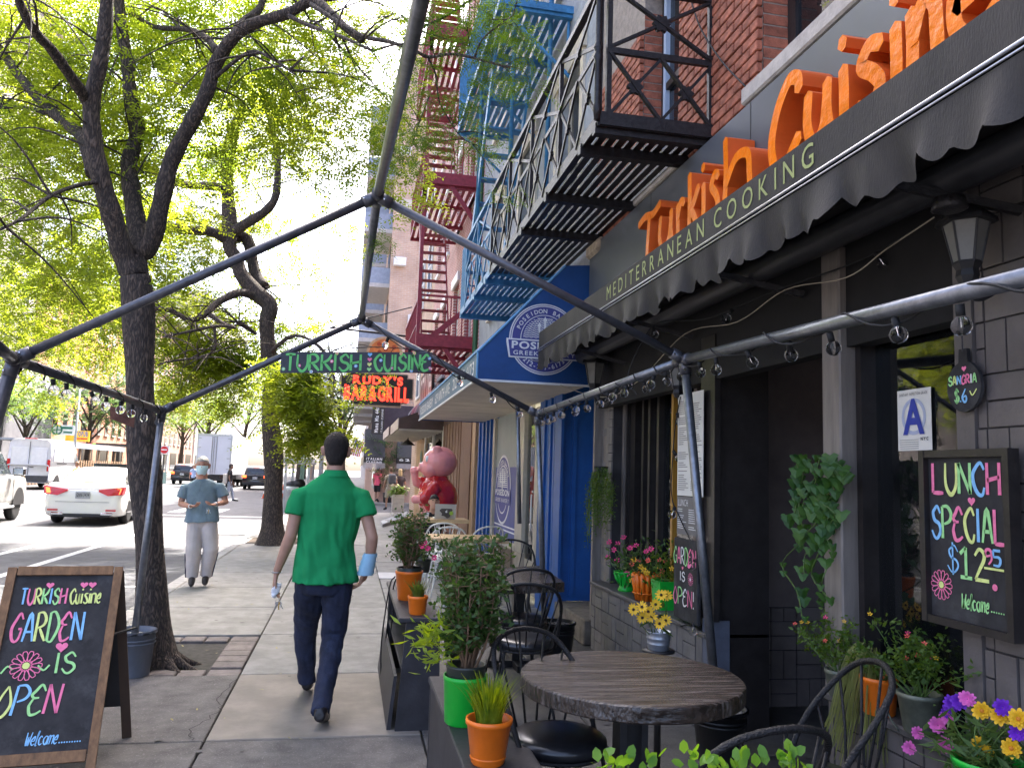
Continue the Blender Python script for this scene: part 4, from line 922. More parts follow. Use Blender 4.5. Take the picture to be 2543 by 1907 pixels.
loose('loose festoon cable hanging beside the paper menu', [P(1690, 985, X=WX-.03), P(1678, 1050, X=WX-.03), P(1672, 1120, X=WX-.03), P(1668, 1230, X=WX-.03), P(1690, 1290, X=WX-.03), P(1736, 1400, X=WX-.03), P(1732, 1530, X=WX-.03), P(1690, 1555, X=WX-.03)], 5)
# rusty grill sign hanging at the near tree
tag(ob('rusted_plate', MB().prism([P(272, 1007, Y=6.3), P(335, 1028, Y=6.3), P(332, 1062, Y=6.3), P(274, 1040, Y=6.3)], (0, .012, 0)), mat('rust_plate', (.14, .06, .04), .9, var=.5, scale=9, bump=.3)), 'small rusty metal plate hanging beside the near tree trunk', 'plate')
# ================================================================ TREES
barkm = bpy.data.materials.new('bark'); barkm.use_nodes = True
def _bark():
    t = barkm.node_tree; N = t.nodes; L = t.links; b = N['Principled BSDF']; tc = N.new('ShaderNodeTexCoord'); mp = N.new('ShaderNodeMapping'); mp.inputs['Scale'].default_value = (1, 1, .22); L.new(tc.outputs['Object'], mp.inputs[0])
    v = N.new('ShaderNodeTexVoronoi'); v.inputs['Scale'].default_value = 26; v.feature = 'DISTANCE_TO_EDGE'; n = N.new('ShaderNodeTexNoise'); n.inputs['Scale'].default_value = 14; n.inputs['Detail'].default_value = 8
    mx = N.new('ShaderNodeMixRGB'); mx.blend_type = 'LINEAR_LIGHT'; mx.inputs[0].default_value = .12; L.new(mp.outputs[0], mx.inputs[1]); L.new(n.outputs['Color'], mx.inputs[2]); L.new(mp.outputs[0], n.inputs['Vector']); L.new(mx.outputs[0], v.inputs['Vector'])
    r = N.new('ShaderNodeValToRGB'); r.color_ramp.elements[0].position = .02; r.color_ramp.elements[0].color = (.028, .022, .019, 1); r.color_ramp.elements[1].position = .35; r.color_ramp.elements[1].color = (.145, .105, .08, 1); L.new(v.outputs[0], r.inputs[0]); L.new(r.outputs[0], b.inputs['Base Color'])
    ad = N.new('ShaderNodeMath'); ad.operation = 'MULTIPLY_ADD'; ad.inputs[1].default_value = 1.2; L.new(v.outputs[0], ad.inputs[0]); L.new(n.outputs[0], ad.inputs[2])
    bp = N.new('ShaderNodeBump'); bp.inputs['Strength'].default_value = .9; bp.inputs['Distance'].default_value = .025; L.new(ad.outputs[0], bp.inputs['Height']); L.new(bp.outputs[0], b.inputs['Normal']); b.inputs['Roughness'].default_value = .9
_bark()
def limb(mb, pts, r0, r1, n=9, sub=4, wob=.12):
    c = crv(pts, sub); m = len(c); q = []
    rr = [lerp(r0, r1, (i/(m-1))**.8)*(1+wob*math.sin(i*1.7+r0*50)*.5) for i in range(m)]
    mb.tube([Vector(p) for p in c], rr, n); return [Vector(p) for p in c]
def fronds(centers, n_leaf, length, lw, ll, droop, rng, flat=.35):
    """compound leaves: rachis with paired leaflets; returns quads"""
    C = np.asarray(centers, float); n = len(C)
    th = rng.uniform(0, 2*PI, n); el = rng.normal(-.15, .35, n)
    D = np.stack([np.cos(th)*np.cos(el), np.sin(th)*np.cos(el), np.sin(el)], 1)
    Ln = length*rng.uniform(.65, 1.25, n); Sd = np.cross(D, np.array([0, 0, 1.])); Sd /= np.linalg.norm(Sd, axis=1)[:, None]
    rl = rng.normal(0, flat, n)[:, None]; Nn = np.cross(Sd, D); Sd = Sd*np.cos(rl)+Nn*np.sin(rl); Nn = np.cross(Sd, D)
    out = []
    half = n_leaf//2
    for k in range(half):
        s = (k+1)/half
        base = C+D*(Ln*s)[:, None]+np.array([0, 0, -1.])*(droop*Ln*s*s)[:, None]
        for sg in (-1, 1):
            ang = rng.normal(0, .25, n)[:, None]
            o = Sd*sg*np.cos(ang*.6)+Nn*np.sin(ang)-np.array([0, 0, .25])+D*.45; o /= np.linalg.norm(o, axis=1)[:, None]
            w = np.cross(o, Nn); w /= np.linalg.norm(w, axis=1)[:, None]
            l = (ll*(1-.35*abs(s-.5))*rng.uniform(.8, 1.2, n))[:, None]; ww = (lw*rng.uniform(.8, 1.2, n))[:, None]
            out.append(np.stack([base, base+o*l*.5+w*ww*.5, base+o*l, base+o*l*.5-w*ww*.5], 1))
    return np.concatenate(out, 0)
def twigset(mb, segs, rng, n_tw, length, r):
    """thin twigs leaving the ends of limbs"""
    tips = []
    for c in segs:
        m = len(c)
        for _ in range(n_tw):
            i = rng.integers(max(1, m//3), m); p = c[i]
            d = Vector((rng.normal(), rng.normal(), rng.normal()*.6+.1)).normalized(); L = length*rng.uniform(.5, 1.2)
            q = [p, p+d*L*.5+Vector((0, 0, .03*L)), p+d*L+Vector((rng.normal()*.1*L, rng.normal()*.1*L, -.15*L))]
            cc = crv([tuple(x) for x in q], 3); mb.tube(cc, [lerp(r, r*.25, k/(len(cc)-1)) for k in range(len(cc))], 4, False); tips.append([Vector(x) for x in cc])
    return tips
rng = np.random.default_rng(11)
leafA = leafmat('locust_leaf', (.070, .122, .020), (.185, .235, .036), .66, .7)
leafB = leafmat('locust_leaf_far', (.075, .125, .020), (.19, .235, .036), .66, .6)
leafC = leafmat('dark_tree_leaf', (.022, .055, .018), (.06, .11, .03), .35)
def clumps(specs, per, spread, rng, flat=.7):
    """leaf seats: specs of (point, weight, radius)"""
    out = []
    for p, w, r in specs:
        n = int(per*w); q = rng.normal(0, 1, (n, 3)); q /= np.linalg.norm(q, axis=1)[:, None]; q *= (rng.uniform(0, 1, n)**.45)[:, None]*r; q[:, 2] *= flat
        out.append(np.array(p)+q)
    return np.concatenate(out, 0)
# ---- near tree: four stems
t1 = thing('honey_locust_tree', 'near street tree with dark trunk forking into several stems left of the green shirt', 'tree', (-1.45, 6.95, 0))
TY = 6.95
def C1(x, y, dy=0): return tuple(P(x/2.592, y/2.592, Y=TY+dy))
def C4(x, y, Y): return tuple(P(x/2.592, 640+y/2.592, Y=Y))
tk = MB(); segs = []
base = P(384, 1640, Y=TY); bz = -.1
trunk = [(base.x+.03, TY, bz), tuple(P(380, 1560, Y=TY)), tuple(P(374, 1400, Y=TY)), tuple(P(362, 1200, Y=TY)), tuple(P(349, 1000, Y=TY)), tuple(P(346, 850, Y=TY)), tuple(P(342, 740, Y=TY)), tuple(P(335, 690, Y=TY))]
c = crv(trunk, 5); n = len(c); tk.tube(c, [(.118+.11*max(0, 1-(p[2]-bz)/.55)**2.2+.012*math.sin(p[2]*5)) for p in c], 16)
for k, (dx, dy) in enumerate(((.42, -.15), (.38, .15), (.30, -.3), (-.25, -.2), (-.2, .3), (.1, .4))):     # surface roots
    limb(tk, [(base.x+dx*.12, TY+dy*.12, .10), (base.x+dx*.55, TY+dy*.55, .0), (base.x+dx, TY+dy, -.07)], .07, .015, 7)
segs.append(limb(tk, [trunk[-1], C1(800, 1659), C1(740, 1450, -.1), C1(650, 1150, -.2), C1(600, 900, -.25), C1(590, 650, -.3), C1(640, 420, -.35), C1(680, 150, -.4), C1(700, -300, -.5)], .098, .05, 12))
segs.append(limb(tk, [trunk[-2], C1(880, 1659, .1), C1(885, 1500, .2), C1(850, 1250, .3), C1(830, 1050, .35), C1(885, 850, .4), C1(840, 620, .4), C1(820, 400, .45), C1(780, 150, .5), C1(740, -300, .5)], .095, .045, 12))
segs.append(limb(tk, [C1(890, 1640, .1), C1(975, 1560, .05), C1(1040, 1300, -.05), C1(1100, 1050, -.1), C1(1210, 830, -.2), C1(1330, 600, -.3), C1(1385, 420, -.35), C1(1480, 270, -.45), C1(1620, 160, -.55), C1(1850, 90, -.7), C1(2010, 5, -.8), C1(2100, 60, -.95), C1(2203, 160, -1.1), C1(2330, 260, -1.3)], .085, .028, 11))
segs.append(limb(tk, [C1(1370, 460, -.3), C1(1470, 290, -.2), C1(1560, 150, .0), C1(1680, 40, .2), C1(1730, -250, .3)], .05, .03, 9))
segs.append(limb(tk, [C1(1400, 330, -.35), C1(1320, 240, -.1), C1(1200, 190, .2), C1(1000, 175, .5), C1(850, 90, .8)], .035, .018, 7))
segs.append(limb(tk, [C1(560, 650, -.3), C1(480, 530, -.5), C1(330, 320, -.8), C1(220, 200, -1.0), C1(120, 0, -1.2), C1(60, -250, -1.3)], .05, .026, 9))
segs.append(limb(tk, [C1(600, 1120, -.1), C1(540, 900, .1), C1(430, 800, .3), C1(300, 690, .5), C1(130, 500, .7), C1(0, 320, .9), C1(-200, 120, 1.1)], .06, .035, 9))
segs.append(limb(tk, [C1(320, 740, .5), C1(180, 700, .6), C1(0, 690, .8), C1(-200, 720, 1)], .022, .012, 6))
segs.append(limb(tk, [C1(660, 1170, -.2), C1(520, 1190, -.4), C1(330, 1260, -.7), C1(150, 1400, -1), C1(0, 1480, -1.2)], .022, .009, 6))
segs.append(limb(tk, [C1(1360, 520, -.3), C1(1600, 340, -.6), C1(1750, 380, -.8), C1(1900, 480, -1.0)], .02, .008, 6))
segs.append(limb(tk, [C1(1850, 100, -.7), C1(2000, 170, -1.0), C1(2203, 240, -1.5), C1(2400, 330, -1.9)], .022, .01, 6))
tips = twigset(tk, segs, rng, 9, .8, .011); tips2 = twigset(tk, tips, rng, 1, .4, .005)
ob('trunk', tk, barkm, t1, True)
sp = [((c[-1].x, max(c[-1].y, TY-.2)+.55, c[-1].z), .6, .40) for c in tips]+[((c[-1].x, max(c[-1].y, TY-.2)+.5, c[-1].z), .4, .3) for c in tips2]
for u, v, dy, w, r in ((60, 60, 0, 5, .9), (200, 100, .5, 5, .9), (330, 60, 1.2, 5, .9), (480, 60, .6, 5, .9), (620, 60, 0, 5, .8), (740, 100, -.5, 5, .7), (560, 160, 1.2, 5, .8), (420, 190, 1.5, 4, .8), (120, 220, 1.2, 5, .9), (30, 330, 1.4, 4, .8), (700, 230, .3, 4, .6), (820, 180, -.6, 2, .5), (880, 80, -1, 1.5, .5), (960, 40, -1.4, 1, .4), (820, 20, .5, 2.5, .7), (900, 260, -1, 1, .4), (760, 330, .8, 1.6, .5), (20, 460, 1, 4, .8), (160, 660, 2.4, 4, .8), (60, 850, 2.4, 3, .6), (230, 720, 2.6, 3, .6), (280, 520, 2.6, 4, .8), (200, 300, 1.6, 4, .8), (380, 90, 0, 4, .8), (280, 330, 2, 4, .9), (560, 300, 2, 3, .8), (90, 480, 2, 4, .8), (180, 420, 2, 4, .8), (60, 620, 1.5, 3, .7), (150, 560, 1.5, 3, .7), (650, -150, 0, 8, 1.3), (350, -200, 0, 10, 1.5), (60, -150, 0, 8, 1.3), (30, 200, .5, 4, .8), (250, 200, -.3, 3, .6), (400, 330, 1.8, 4, .8), (120, 330, .8, 3, .7), (480, 420, 2.4, 3, .8), (330, 480, 2.4, 3, .7), (40, 760, 2.0, 3, .7), (120, 700, 2.2, 3, .6), (240, 620, 2.4, 2, .6)):
    sp.append((tuple(P(u, v, Y=TY+max(dy, .6)+.75)), w*1.7, r))
ctr = clumps(sp, 33, 1, rng)
V = fronds(ctr, 14, .22, .019, .053, .25, rng); ob('crown', npmesh('crown', V, len(V)), leafA, t1)
# ---- overhanging spray in front of the fire escapes
ov = thing('overhanging_branch', 'thin leafy branch reaching across in front of the red and blue fire escapes', 'branch', P(1000, 200, Y=4.9)); ovm = MB(); YO = 4.9
def C2(x, y, dy=0): return tuple(P(850+x/2.592, y/2.592, Y=YO+dy))
so_ = [limb(ovm, [C2(-200, 30, 1.2), C2(100, 220, .6), C2(300, 270, .3), C2(470, 330), C2(560, 370), C2(720, 350, -.1), C2(940, 400, -.2), C2(1080, 440, -.3)], .02, .006, 6),
       limb(ovm, [C2(550, 370), C2(600, 480, .05), C2(620, 640, .1), C2(680, 760, .1), C2(760, 880, .1), C2(840, 930, .1)], .008, .003, 5),
       limb(ovm, [C2(480, 190, .2), C2(620, 130, .1), C2(800, 20, 0), C2(900, -80, 0)], .012, .006, 5), limb(ovm, [C2(380, 100, .3), C2(480, 190, .2), C2(600, 230, .1), C2(820, 300, .05)], .009, .004, 5),
       limb(ovm, [C2(850, 380, -.1), C2(900, 260, -.2), C2(1010, 160, -.3), C2(1100, 100, -.3)], .008, .003, 5), limb(ovm, [C2(560, 620, .2), C2(500, 780, .2), C2(460, 900, .2)], .006, .003, 5)]
to = twigset(ovm, so_, rng, 7, .3, .004); ob('branch', ovm, barkm, ov, True)
sp = [(tuple(c[-1]), 1, .14) for c in to]
for x, y, w, r in ((500, 120, 3, .22), (700, 60, 3, .22), (640, 250, 2, .18), (1000, 60, 2, .18), (1080, 180, 2, .14), (980, 440, 2.5, .16), (1060, 520, 1, .12), (420, 700, 3.5, .25), (330, 520, 3, .28), (560, 900, 1.6, .16), (420, 950, 2.4, .2), (380, 1060, 1.6, .14), (720, 860, 1.5, .13), (830, 930, 1, .1), (600, 640, 1.5, .15), (450, 380, 1.5, .2), (860, 230, 1.5, .15), (300, 900, 1.5, .2), (180, 700, 2, .25), (100, 450, 2.5, .3), (240, 1500, 1.0, .14), (250, 1570, .7, .1), (120, 1150, 1.2, .16)):
    sp.append((C2(x, y, .1), w, r))
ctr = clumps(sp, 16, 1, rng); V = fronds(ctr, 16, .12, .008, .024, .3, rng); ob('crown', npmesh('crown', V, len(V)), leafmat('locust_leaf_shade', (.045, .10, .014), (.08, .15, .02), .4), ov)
# ---- second tree
t2 = thing('honey_locust_tree', 'second street tree with crooked trunk behind the first at the kerb', 'tree', (-1.5, 17.7, 0)); Y2 = 17.7
tk = MB(); base = P(676, 1352, Z=0); Y2 = base.y; segs = []
tr = [(base.x, Y2, -.1)]+[C4(x, y, Y2) for x, y in ((1755, 1640), (1762, 1300), (1738, 1000), (1752, 800), (1728, 600), (1718, 420), (1735, 310), (1650, 225), (1555, 110), (1520, 0))]+[tuple(P(x/2.592, y/2.592, Y=Y2)) for x, y in ((1482, 1600), (1478, 1450), (1465, 1200), (1465, 1000), (1500, 860), (1560, 700))]
c = crv(tr, 5); tk.tube(c, [(.20+.16*max(0, 1-(p[2])/.5)**2-.010*max(0, p[2]-1)+.015*math.sin(p[2]*4)) for p in c], 14); segs.append([Vector(p) for p in c[-30:]])
def D1(x, y, dy=0): return tuple(P(x/2.592, y/2.592, Y=Y2+dy))
def D4(x, y, dy=0): return C4(x, y, Y2+dy)
segs += [limb(tk, [D1(1490, 1500), D1(1600, 1430, -.2), D1(1720, 1350, -.4), D1(1780, 1240, -.5), D1(1785, 1000, -.6), D1(1750, 820, -.7), D1(1700, 650, -.8)], .12, .05, 9),
  limb(tk, [D1(1470, 1230), D1(1380, 1200, -.3), D1(1180, 1190, -.8), D1(1000, 1110, -1.2), D1(880, 1080, -1.5), D1(700, 1150, -1.8)], .11, .04, 8),
  limb(tk, [D1(1460, 1540), D1(1350, 1490, -.3), D1(1180, 1480, -.7), D1(1000, 1420, -1.1), D1(850, 1330, -1.4), D1(600, 1390, -2), D1(470, 1420, -2.3), D1(480, 1560, -2.3)], .12, .04, 8),
  limb(tk, [D1(1460, 1540, .2), D1(1590, 1540, .3), D1(1640, 1750, .3), D4(1700, 190, .1)], .13, .12, 9),
  limb(tk, [D4(1650, 250), D4(1540, 225, -.3), D4(1400, 290, -.6), D4(1310, 370, -.9), D4(1220, 400, -1.1), D4(1100, 340, -1.3), D4(980, 325, -1.5)], .10, .04, 8),
  limb(tk, [D4(1330, 350, -.8), D4(1430, 420, -1), D4(1510, 450, -1.1), D4(1400, 440, -1.2), D4(1150, 490, -1.4), D4(1050, 510, -1.6)], .055, .02, 7),
  limb(tk, [D4(1380, 450, -1.2), D4(1380, 590, -1.2), D4(1280, 640, -1.3), D4(1000, 680, -1.5)], .035, .015, 6),
  limb(tk, [D4(1650, 490), D4(1540, 420, -.3)], .03, .05, 6), limb(tk, [D4(1700, 640), D4(1900, 500, -.6), D4(2100, 620, -1.2), D4(2150, 850, -1.6), D4(2050, 1000, -1.8)], .05, .015, 6)]
tips = twigset(tk, segs, rng, 12, 1.3, .016); ob('trunk', tk, barkm, t2, True)
sp = [((c[-1].x, max(c[-1].y, Y2-.3)+.9, c[-1].z), .6, .6) for c in tips]
for u, v, dy, w, r in ((560, 420, 1, 3, 1.0), (640, 250, 1, 4, 1.2), (700, 380, 0, 3, .9), (760, 300, 0, 2, .8), (560, 560, 1, 2, .8), (470, 640, 0, 3, 1.0), (420, 540, 1, 3, 1.), (600, 800, .8, 2, .7), (500, 760, .5, 2, .8), (460, 900, 0, 3.5, .8), (540, 930, 0, 3.5, .8), (600, 880, -.3, 2.5, .7), (430, 980, -.5, 3, .6), (560, 1010, -.5, 1.5, .4), (620, 960, -.8, 1.2, .4),
  (742, 965, -2.5, 3, .55), (768, 1005, -2.6, 3, .45), (780, 1065, -2.6, 3, .45), (720, 1010, -2.4, 2.5, .55), (828, 1085, -2.7, 2, .4), (740, 1100, -2.4, 1.6, .35), (755, 930, -2.4, 2, .4), (700, 930, -2, 2, .5), (640, 700, 1, 1.5, .7), (740, 640, .5, 1.2, .7), (800, 700, .3, .7, .5), (880, 620, 0, .4, .4), (700, 820, 0, 1.2, .5), (780, 800, -.5, .7, .4), (330, 700, -1, 3, 1), (220, 760, -1.5, 4.5, 1.1), (130, 850, -2, 4, .9), (300, 800, -1, 4, .9), (20, 800, -2, 4, 1), (400, 800, 0, 4, .9), (420, 700, .5, 4, 1), (500, 860, 0, 4, .8), (570, 900, -.3, 4, .7), (60, 700, -2, 3.5, 1.1), (200, 640, -1, 3, 1.1), (260, 880, -1.5, 3, .7), (120, 980, -2, 1.3, .6), (40, 900, -2, 1.5, .6), (660, 560, .8, 1.5, .8), (830, 560, .3, .9, .6), (300, 600, 0, 3, 1.1)):
    sp.append((tuple(P(u, v, Y=Y2+(dy if dy < -1.9 and u > 680 else abs(dy)+1.0))), w*3.3, r))
ctr = clumps(sp, 26, 1, rng); V = fronds(ctr, 10, .30, .040, .090, .35, rng); ob('crown', npmesh('crown', V, len(V)), leafB, t2)
# ---- other street trees: trunk, limbs, leafy crown
def street_tree(label, x, y, h, rad, trunk_r, m, seed, zc=.68, nl=2600, group='street trees along the avenue', leaf=(.30, .05, .11), gaps=.6, name='street_tree'):
    g = np.random.default_rng(seed); t = thing(name, label, 'tree', (x, y, 0), group); b = MB(); sg = []
    top = Vector((x+g.normal()*.4, y+g.normal()*.4, h*.62)); lean = g.normal()*.35
    cc = crv([(x, y, -.1), (x+lean*.3, y, h*.2), (x+lean*.2, y+.1, h*.4), tuple(top)], 4); b.tube(cc, [lerp(trunk_r*1.25, trunk_r*.45, i/(len(cc)-1)) for i in range(len(cc))], 9); sp_ = []
    for k in range(9):
        a = k*2.4+g.uniform(0, 1); p = Vector(cc[int(len(cc)*lerp(.5, .95, k/9))]); e = Vector((x+math.cos(a)*rad*.75, y+math.sin(a)*rad*.75, h*g.uniform(.55, .92)))
        sg.append(limb(b, [tuple(p), tuple(p.lerp(e, .5)+Vector((0, 0, .3))), tuple(e)], trunk_r*.42, .03, 6)); sp_.append((tuple(e), 1, rad*.38)); sp_.append((tuple(p.lerp(e, .6)+Vector((0, 0, .6))), .8, rad*.34))
    for c in twigset(b, sg, g, 3, rad*.35, .02): sp_.append((tuple(c[-1]), .5, rad*.26))
    for k in range(8):
        a = g.uniform(0, 2*PI); rr = rad*g.uniform(.2, .95); sp_.append(((x+rr*math.cos(a), y+rr*math.sin(a), h*g.uniform(.5, .98)), .8, rad*g.uniform(.22, .38)))
    ob('trunk', b, barkm, t, True); per = nl/ sum(w for _, w, _ in sp_); q = clumps(sp_, per, 1, g); v = fronds(q, 8, *leaf, .3, g); ob('crown', npmesh('crown', v, len(v)), m, t); return t
lg = leafmat('light_tree_leaf', (.06, .12, .03), (.13, .20, .05), .5)
big = (.42, .10, .20)
TL = [('light green tree at the left edge behind the white van', -24.2, 60, 9, 3.4, .2, lg, 0), ('dark bushy tree behind the white van', -24.0, 66, 8.5, 3.6, .2, leafC, 0), ('dark tree beside the brick wall behind the dining shed', -23.8, 80, 11, 4.4, .26, leafC, 0),
  ('pale green tree behind the box truck', -16.5, 98, 11, 5, .3, lg, 0), ('dark broad tree over the box truck', -13.5, 108, 15, 6.0, .3, leafC, 0), ('dark tree behind the one way sign', -3.4, 58, 11, 4.0, .24, leafC, 0), ('tall dark tree on the far right pavement under the neon sign', -.9, 66, 12, 4.0, .24, leafC, 0),
  ('dim tree far down the right pavement', -.6, 84, 13, 4.6, .3, leafC, 0), ('pale tree far down the avenue', -7, 130, 13, 6, .3, lg, 0), ('hazy tree at the far end of the avenue', -14, 155, 15, 7, .3, lg, 0), ('tree past the sheds on the left pavement', -23.5, 95, 12, 5, .3, leafC, 0), ('tree far along the left pavement', -23, 118, 13, 5.5, .3, lg, 0)]
TL += [('street tree across the avenue outside the left edge', -23.6, 31, 10, 4.4, .25, leafB, 0), ('broad street tree across the avenue opposite the restaurant', -23.4, 39, 11, 4.6, .25, leafB, 0), ('street tree across the avenue near the corner', -23.8, 23, 10, 4.2, .25, leafB, 0)]  # out of view, added so the shop window reflects foliage
for i, (lab, x, y, h, r, tr_, m, _) in enumerate(TL): street_tree(lab, x, y, h, r, tr_, m, 40+i, nl=1900 if y < 90 else 1300, leaf=(.34, .07, .14) if y < 70 else big)
# ================================================================ OVER THE AVENUE
LX_ = -27.5
def block(name, label, y0, y1, h, m, x=LX_, d=20, wy=3.2, wz=3.3, wm=None, ww=1.3, wh=1.7, z0=4.6, trim=None, front=True):
    t = thing(name, label, 'building', (x, (y0+y1)/2, 0)); ob('wall', MB().box((x-d, y0, 0), (x, y1, h)), m, t)
    ny = int((y1-y0)/wy); nz = int((h-z0)/wz)
    if ny*nz > 170: nz = 170//ny
    for j in range(nz):
        for i in range(ny):
            y = y0+wy*(i+.5)+((y1-y0)-wy*ny)/2; z = z0+wz*j
            w = ob('window', MB().box((x-.02, y-ww/2, z), (x+.05, y+ww/2, z+wh)), wm or K['glassd'], t)
            if trim: ob('sill', MB().box((x, y-ww/2-.15, z-.18), (x+.15, y+ww/2+.15, z)), trim, w); ob('sash_rail', MB().box((x+.05, y-ww/2, z+wh*.48), (x+.07, y+ww/2, z+wh*.54)), trim, w)
    for i in range(int((y1-y0)/6)): ob('shop_window', MB().box((x-.02, y0+6*i+.8, .6), (x+.05, y0+6*i+5.2, 3.2)), K['glassd'], t)
    ob('cornice', MB().box((x, y0, h-.9), (x+.5, y1, h)), trim or m, t)
    return t
bt = brickmat('orange_brick', (.50, .22, .14), (.42, .17, .11), (.5, .36, .3), .4, .13)
gm = mat('mauve_stone', (.30, .27, .28), .85, var=.15, scale=.6)
st_ = mat('pale_trim', (.52, .49, .46), .7, var=.1)
block('apartment_building', 'tall mauve grey apartment building across the avenue at the left edge', 48, 75, 40, gm, trim=st_, wm=glassmat('sky_glass', (.4, .45, .5), .6, body=(.06, .07, .08)))
block('brick_building', 'orange red brick building across the avenue behind the dining sheds', 77, 112, 19, bt, trim=st_, ww=1.1, wh=1.9, wy=2.7)
block('brick_building', 'brown brick building farther along the left side of the avenue', 114, 150, 24, brickmat('brown_brick', (.36, .20, .15), (.3, .17, .13), (.4, .33, .3), .5, .2), trim=st_)
block('apartment_building', 'pale hotel building far along the left side of the avenue', 152, 210, 33, mat('pale_wall', (.52, .47, .45), .8, var=.1, scale=.3), trim=st_, wy=4)
block('apartment_building', 'grey stone building opposite the restaurant outside the left edge', 2, 46, 20, gm, trim=st_)
# graffiti wall on the flank of the low shop
gw = thing('graffiti_wall', 'dark wall with white bubble graffiti behind the parked white van', 'wall', (-26.2, 62, 0))
gx = -26.0; ya, yb = P(20, 950, X=gx).y, P(140, 950, X=gx).y
ob('wall', MB().box((gx-.4, ya, 0), (gx, yb, 8.6)), mat('graffiti_base', (.16, .16, .18), .85, var=.2, scale=.7), gw)
def blob(u, v, r, seed):
    g = np.random.default_rng(seed); c = P(u, v, X=gx+.01); n = 22; pts = [(r*(1+.25*math.sin(3*a+seed)+.12*g.normal())*math.cos(a), r*1.25*(1+.2*math.sin(2*a+seed))*math.sin(a)) for a in np.linspace(0, 2*PI, n, endpoint=False)]
    ob('graffiti_fill', MB().poly([c+Vector((0, y, z)) for y, z in pts]), mat('graffiti_white', (.62, .63, .62), .8, var=.12), gw); q = MB(); ribbon(q, pts+pts[:1], r*.12)
    ob('graffiti_line', MB().add([c+Vector((.012, p[0], p[1])) for p in q.v], q.f), K['ink'], gw)
    q = MB(); ribbon(q, [(-r*.3, r*.2), (0, 0), (r*.3, r*.3)], r*.1); ob('graffiti_line', MB().add([c+Vector((.014, p[0], p[1])) for p in q.v], q.f), K['ink'], gw)
for k, (u, v, r) in enumerate(((50, 915, .75), (72, 930, .7), (95, 935, .6), (118, 945, .6), (45, 965, .85), (70, 970, .8), (95, 975, .8), (118, 985, .7), (62, 1000, .4))): blob(u, v, r, k)
# dining sheds
def shed(label, x, y0, y1, h, roofm, postm, wallm, n):
    t = thing('dining_shed', label, 'shed', (x, (y0+y1)/2, -.14)); d = 2.3
    ob('roof', MB().box((x-d, y0, h), (x+.15, y1, h+.12)), roofm, t); ob('fascia', MB().box((x+.15, y0, h-.25), (x+.2, y1, h+.16)), roofm, t)
    ob('barrier', MB().box((x, y0, -.14), (x+.12, y1, .85)), wallm, t); ob('end_barrier', MB().box((x-d, y0, -.14), (x, y0+.1, .85)), wallm, t); ob('back', MB().box((x-d, y0, -.14), (x-d+.08, y1, 1.4)), wallm, t)
    for k in range(n+1): ob('post', MB().box((x, lerp(y0, y1-.12, k/n), .85), (x+.1, lerp(y0, y1-.12, k/n)+.12, h)), postm, t)
    return t
sb = mat('shed_roof_blue', (.30, .34, .40), .5, var=.15, scale=1); wdn = mat('shed_wood', (.30, .19, .11), .7, var=.3, scale=3, stretch=(1, 8, 1))
sy0, sy1 = P(48, 1097, X=-20.7).y, P(303, 1123, X=-20.7).y
s1 = shed('long grey roofed dining shed with wooden slat fence across the avenue', -20.7, sy0, sy1, 2.75, sb, wdn, mat('shed_fence', (.22, .17, .15), .8, var=.4, scale=3, stretch=(1, 9, .4)), 10)
for k in range(40): y = lerp(sy0, sy1, k/40); ob('slat', MB().box((-20.57, y, -.1), (-20.54, y+.28, 1.6)), wdn, s1)
shed('dark green dining shed with low barrier beside the black pickup', -15.6, 62, 74, 2.75, K['black'], K['white'], mat('green_barrier', (.05, .10, .11), .6, var=.2), 6)
# shop signs over there
def board(name, label, u0, v0, u1, v1, Y, m, d=.12):
    a, b = P(u0, v0, Y=Y), P(u1, v1, Y=Y); t = thing(name, label, 'sign', ((a.x+b.x)/2, Y, b.z)); ob('board', MB().box((a.x, Y, b.z), (b.x, Y+d, a.z)), m, t); return t, a, b
t, a, b = board('shop_sign', 'white shop sign with green round emblem past the parked van', 132, 1054, 184, 1081, 70, K['white'])
gs = mat('sign_green', (.02, .14, .10), .6, var=.1); cc = Vector((lerp(a.x, b.x, .2), 69.98, (a.z+b.z)/2)); ob('emblem', disc(cc, EX, EZ, .30, .42, 24), gs, t); ob('emblem_bar', MB().box((cc.x-.04, 69.97, cc.z-.36), (cc.x+.04, 69.99, cc.z+.36)), gs, t); ob('emblem_bar', MB().box((cc.x-.36, 69.965, cc.z-.04), (cc.x+.36, 69.985, cc.z+.04)), gs, t)
ob('text_line', MB().box((lerp(a.x, b.x, .42), 69.97, cc.z+.08), (lerp(a.x, b.x, .9), 69.99, cc.z+.25)), gs, t); ob('text_line', MB().box((lerp(a.x, b.x, .5), 69.97, cc.z-.25), (lerp(a.x, b.x, .9), 69.99, cc.z-.12)), gs, t)
t, a, b = board('shop_sign', 'yellow and orange shop sign above the long dining shed', 164, 1068, 221, 1097, 72, mat('sign_yellow', (.75, .42, .03), .5, var=.1))
letters('TOPUB', (lerp(a.x, b.x, .42), 71.98, lerp(b.z, a.z, .48)), EX, EZ, (b.x-a.x)*.5, .4, mat('sign_blue', (.04, .10, .30), .5), t, bold=.03)
ob('text_line', MB().box((lerp(a.x, b.x, .4), 71.97, lerp(b.z, a.z, .2)), (lerp(a.x, b.x, .92), 71.99, lerp(b.z, a.z, .32))), mat('sign_red', (.5, .04, .02), .5), t)
t, a, b = board('round_sign', 'white square sign with red round badge left of the masked man', 397, 1106, 419, 1128, 60, K['white'])
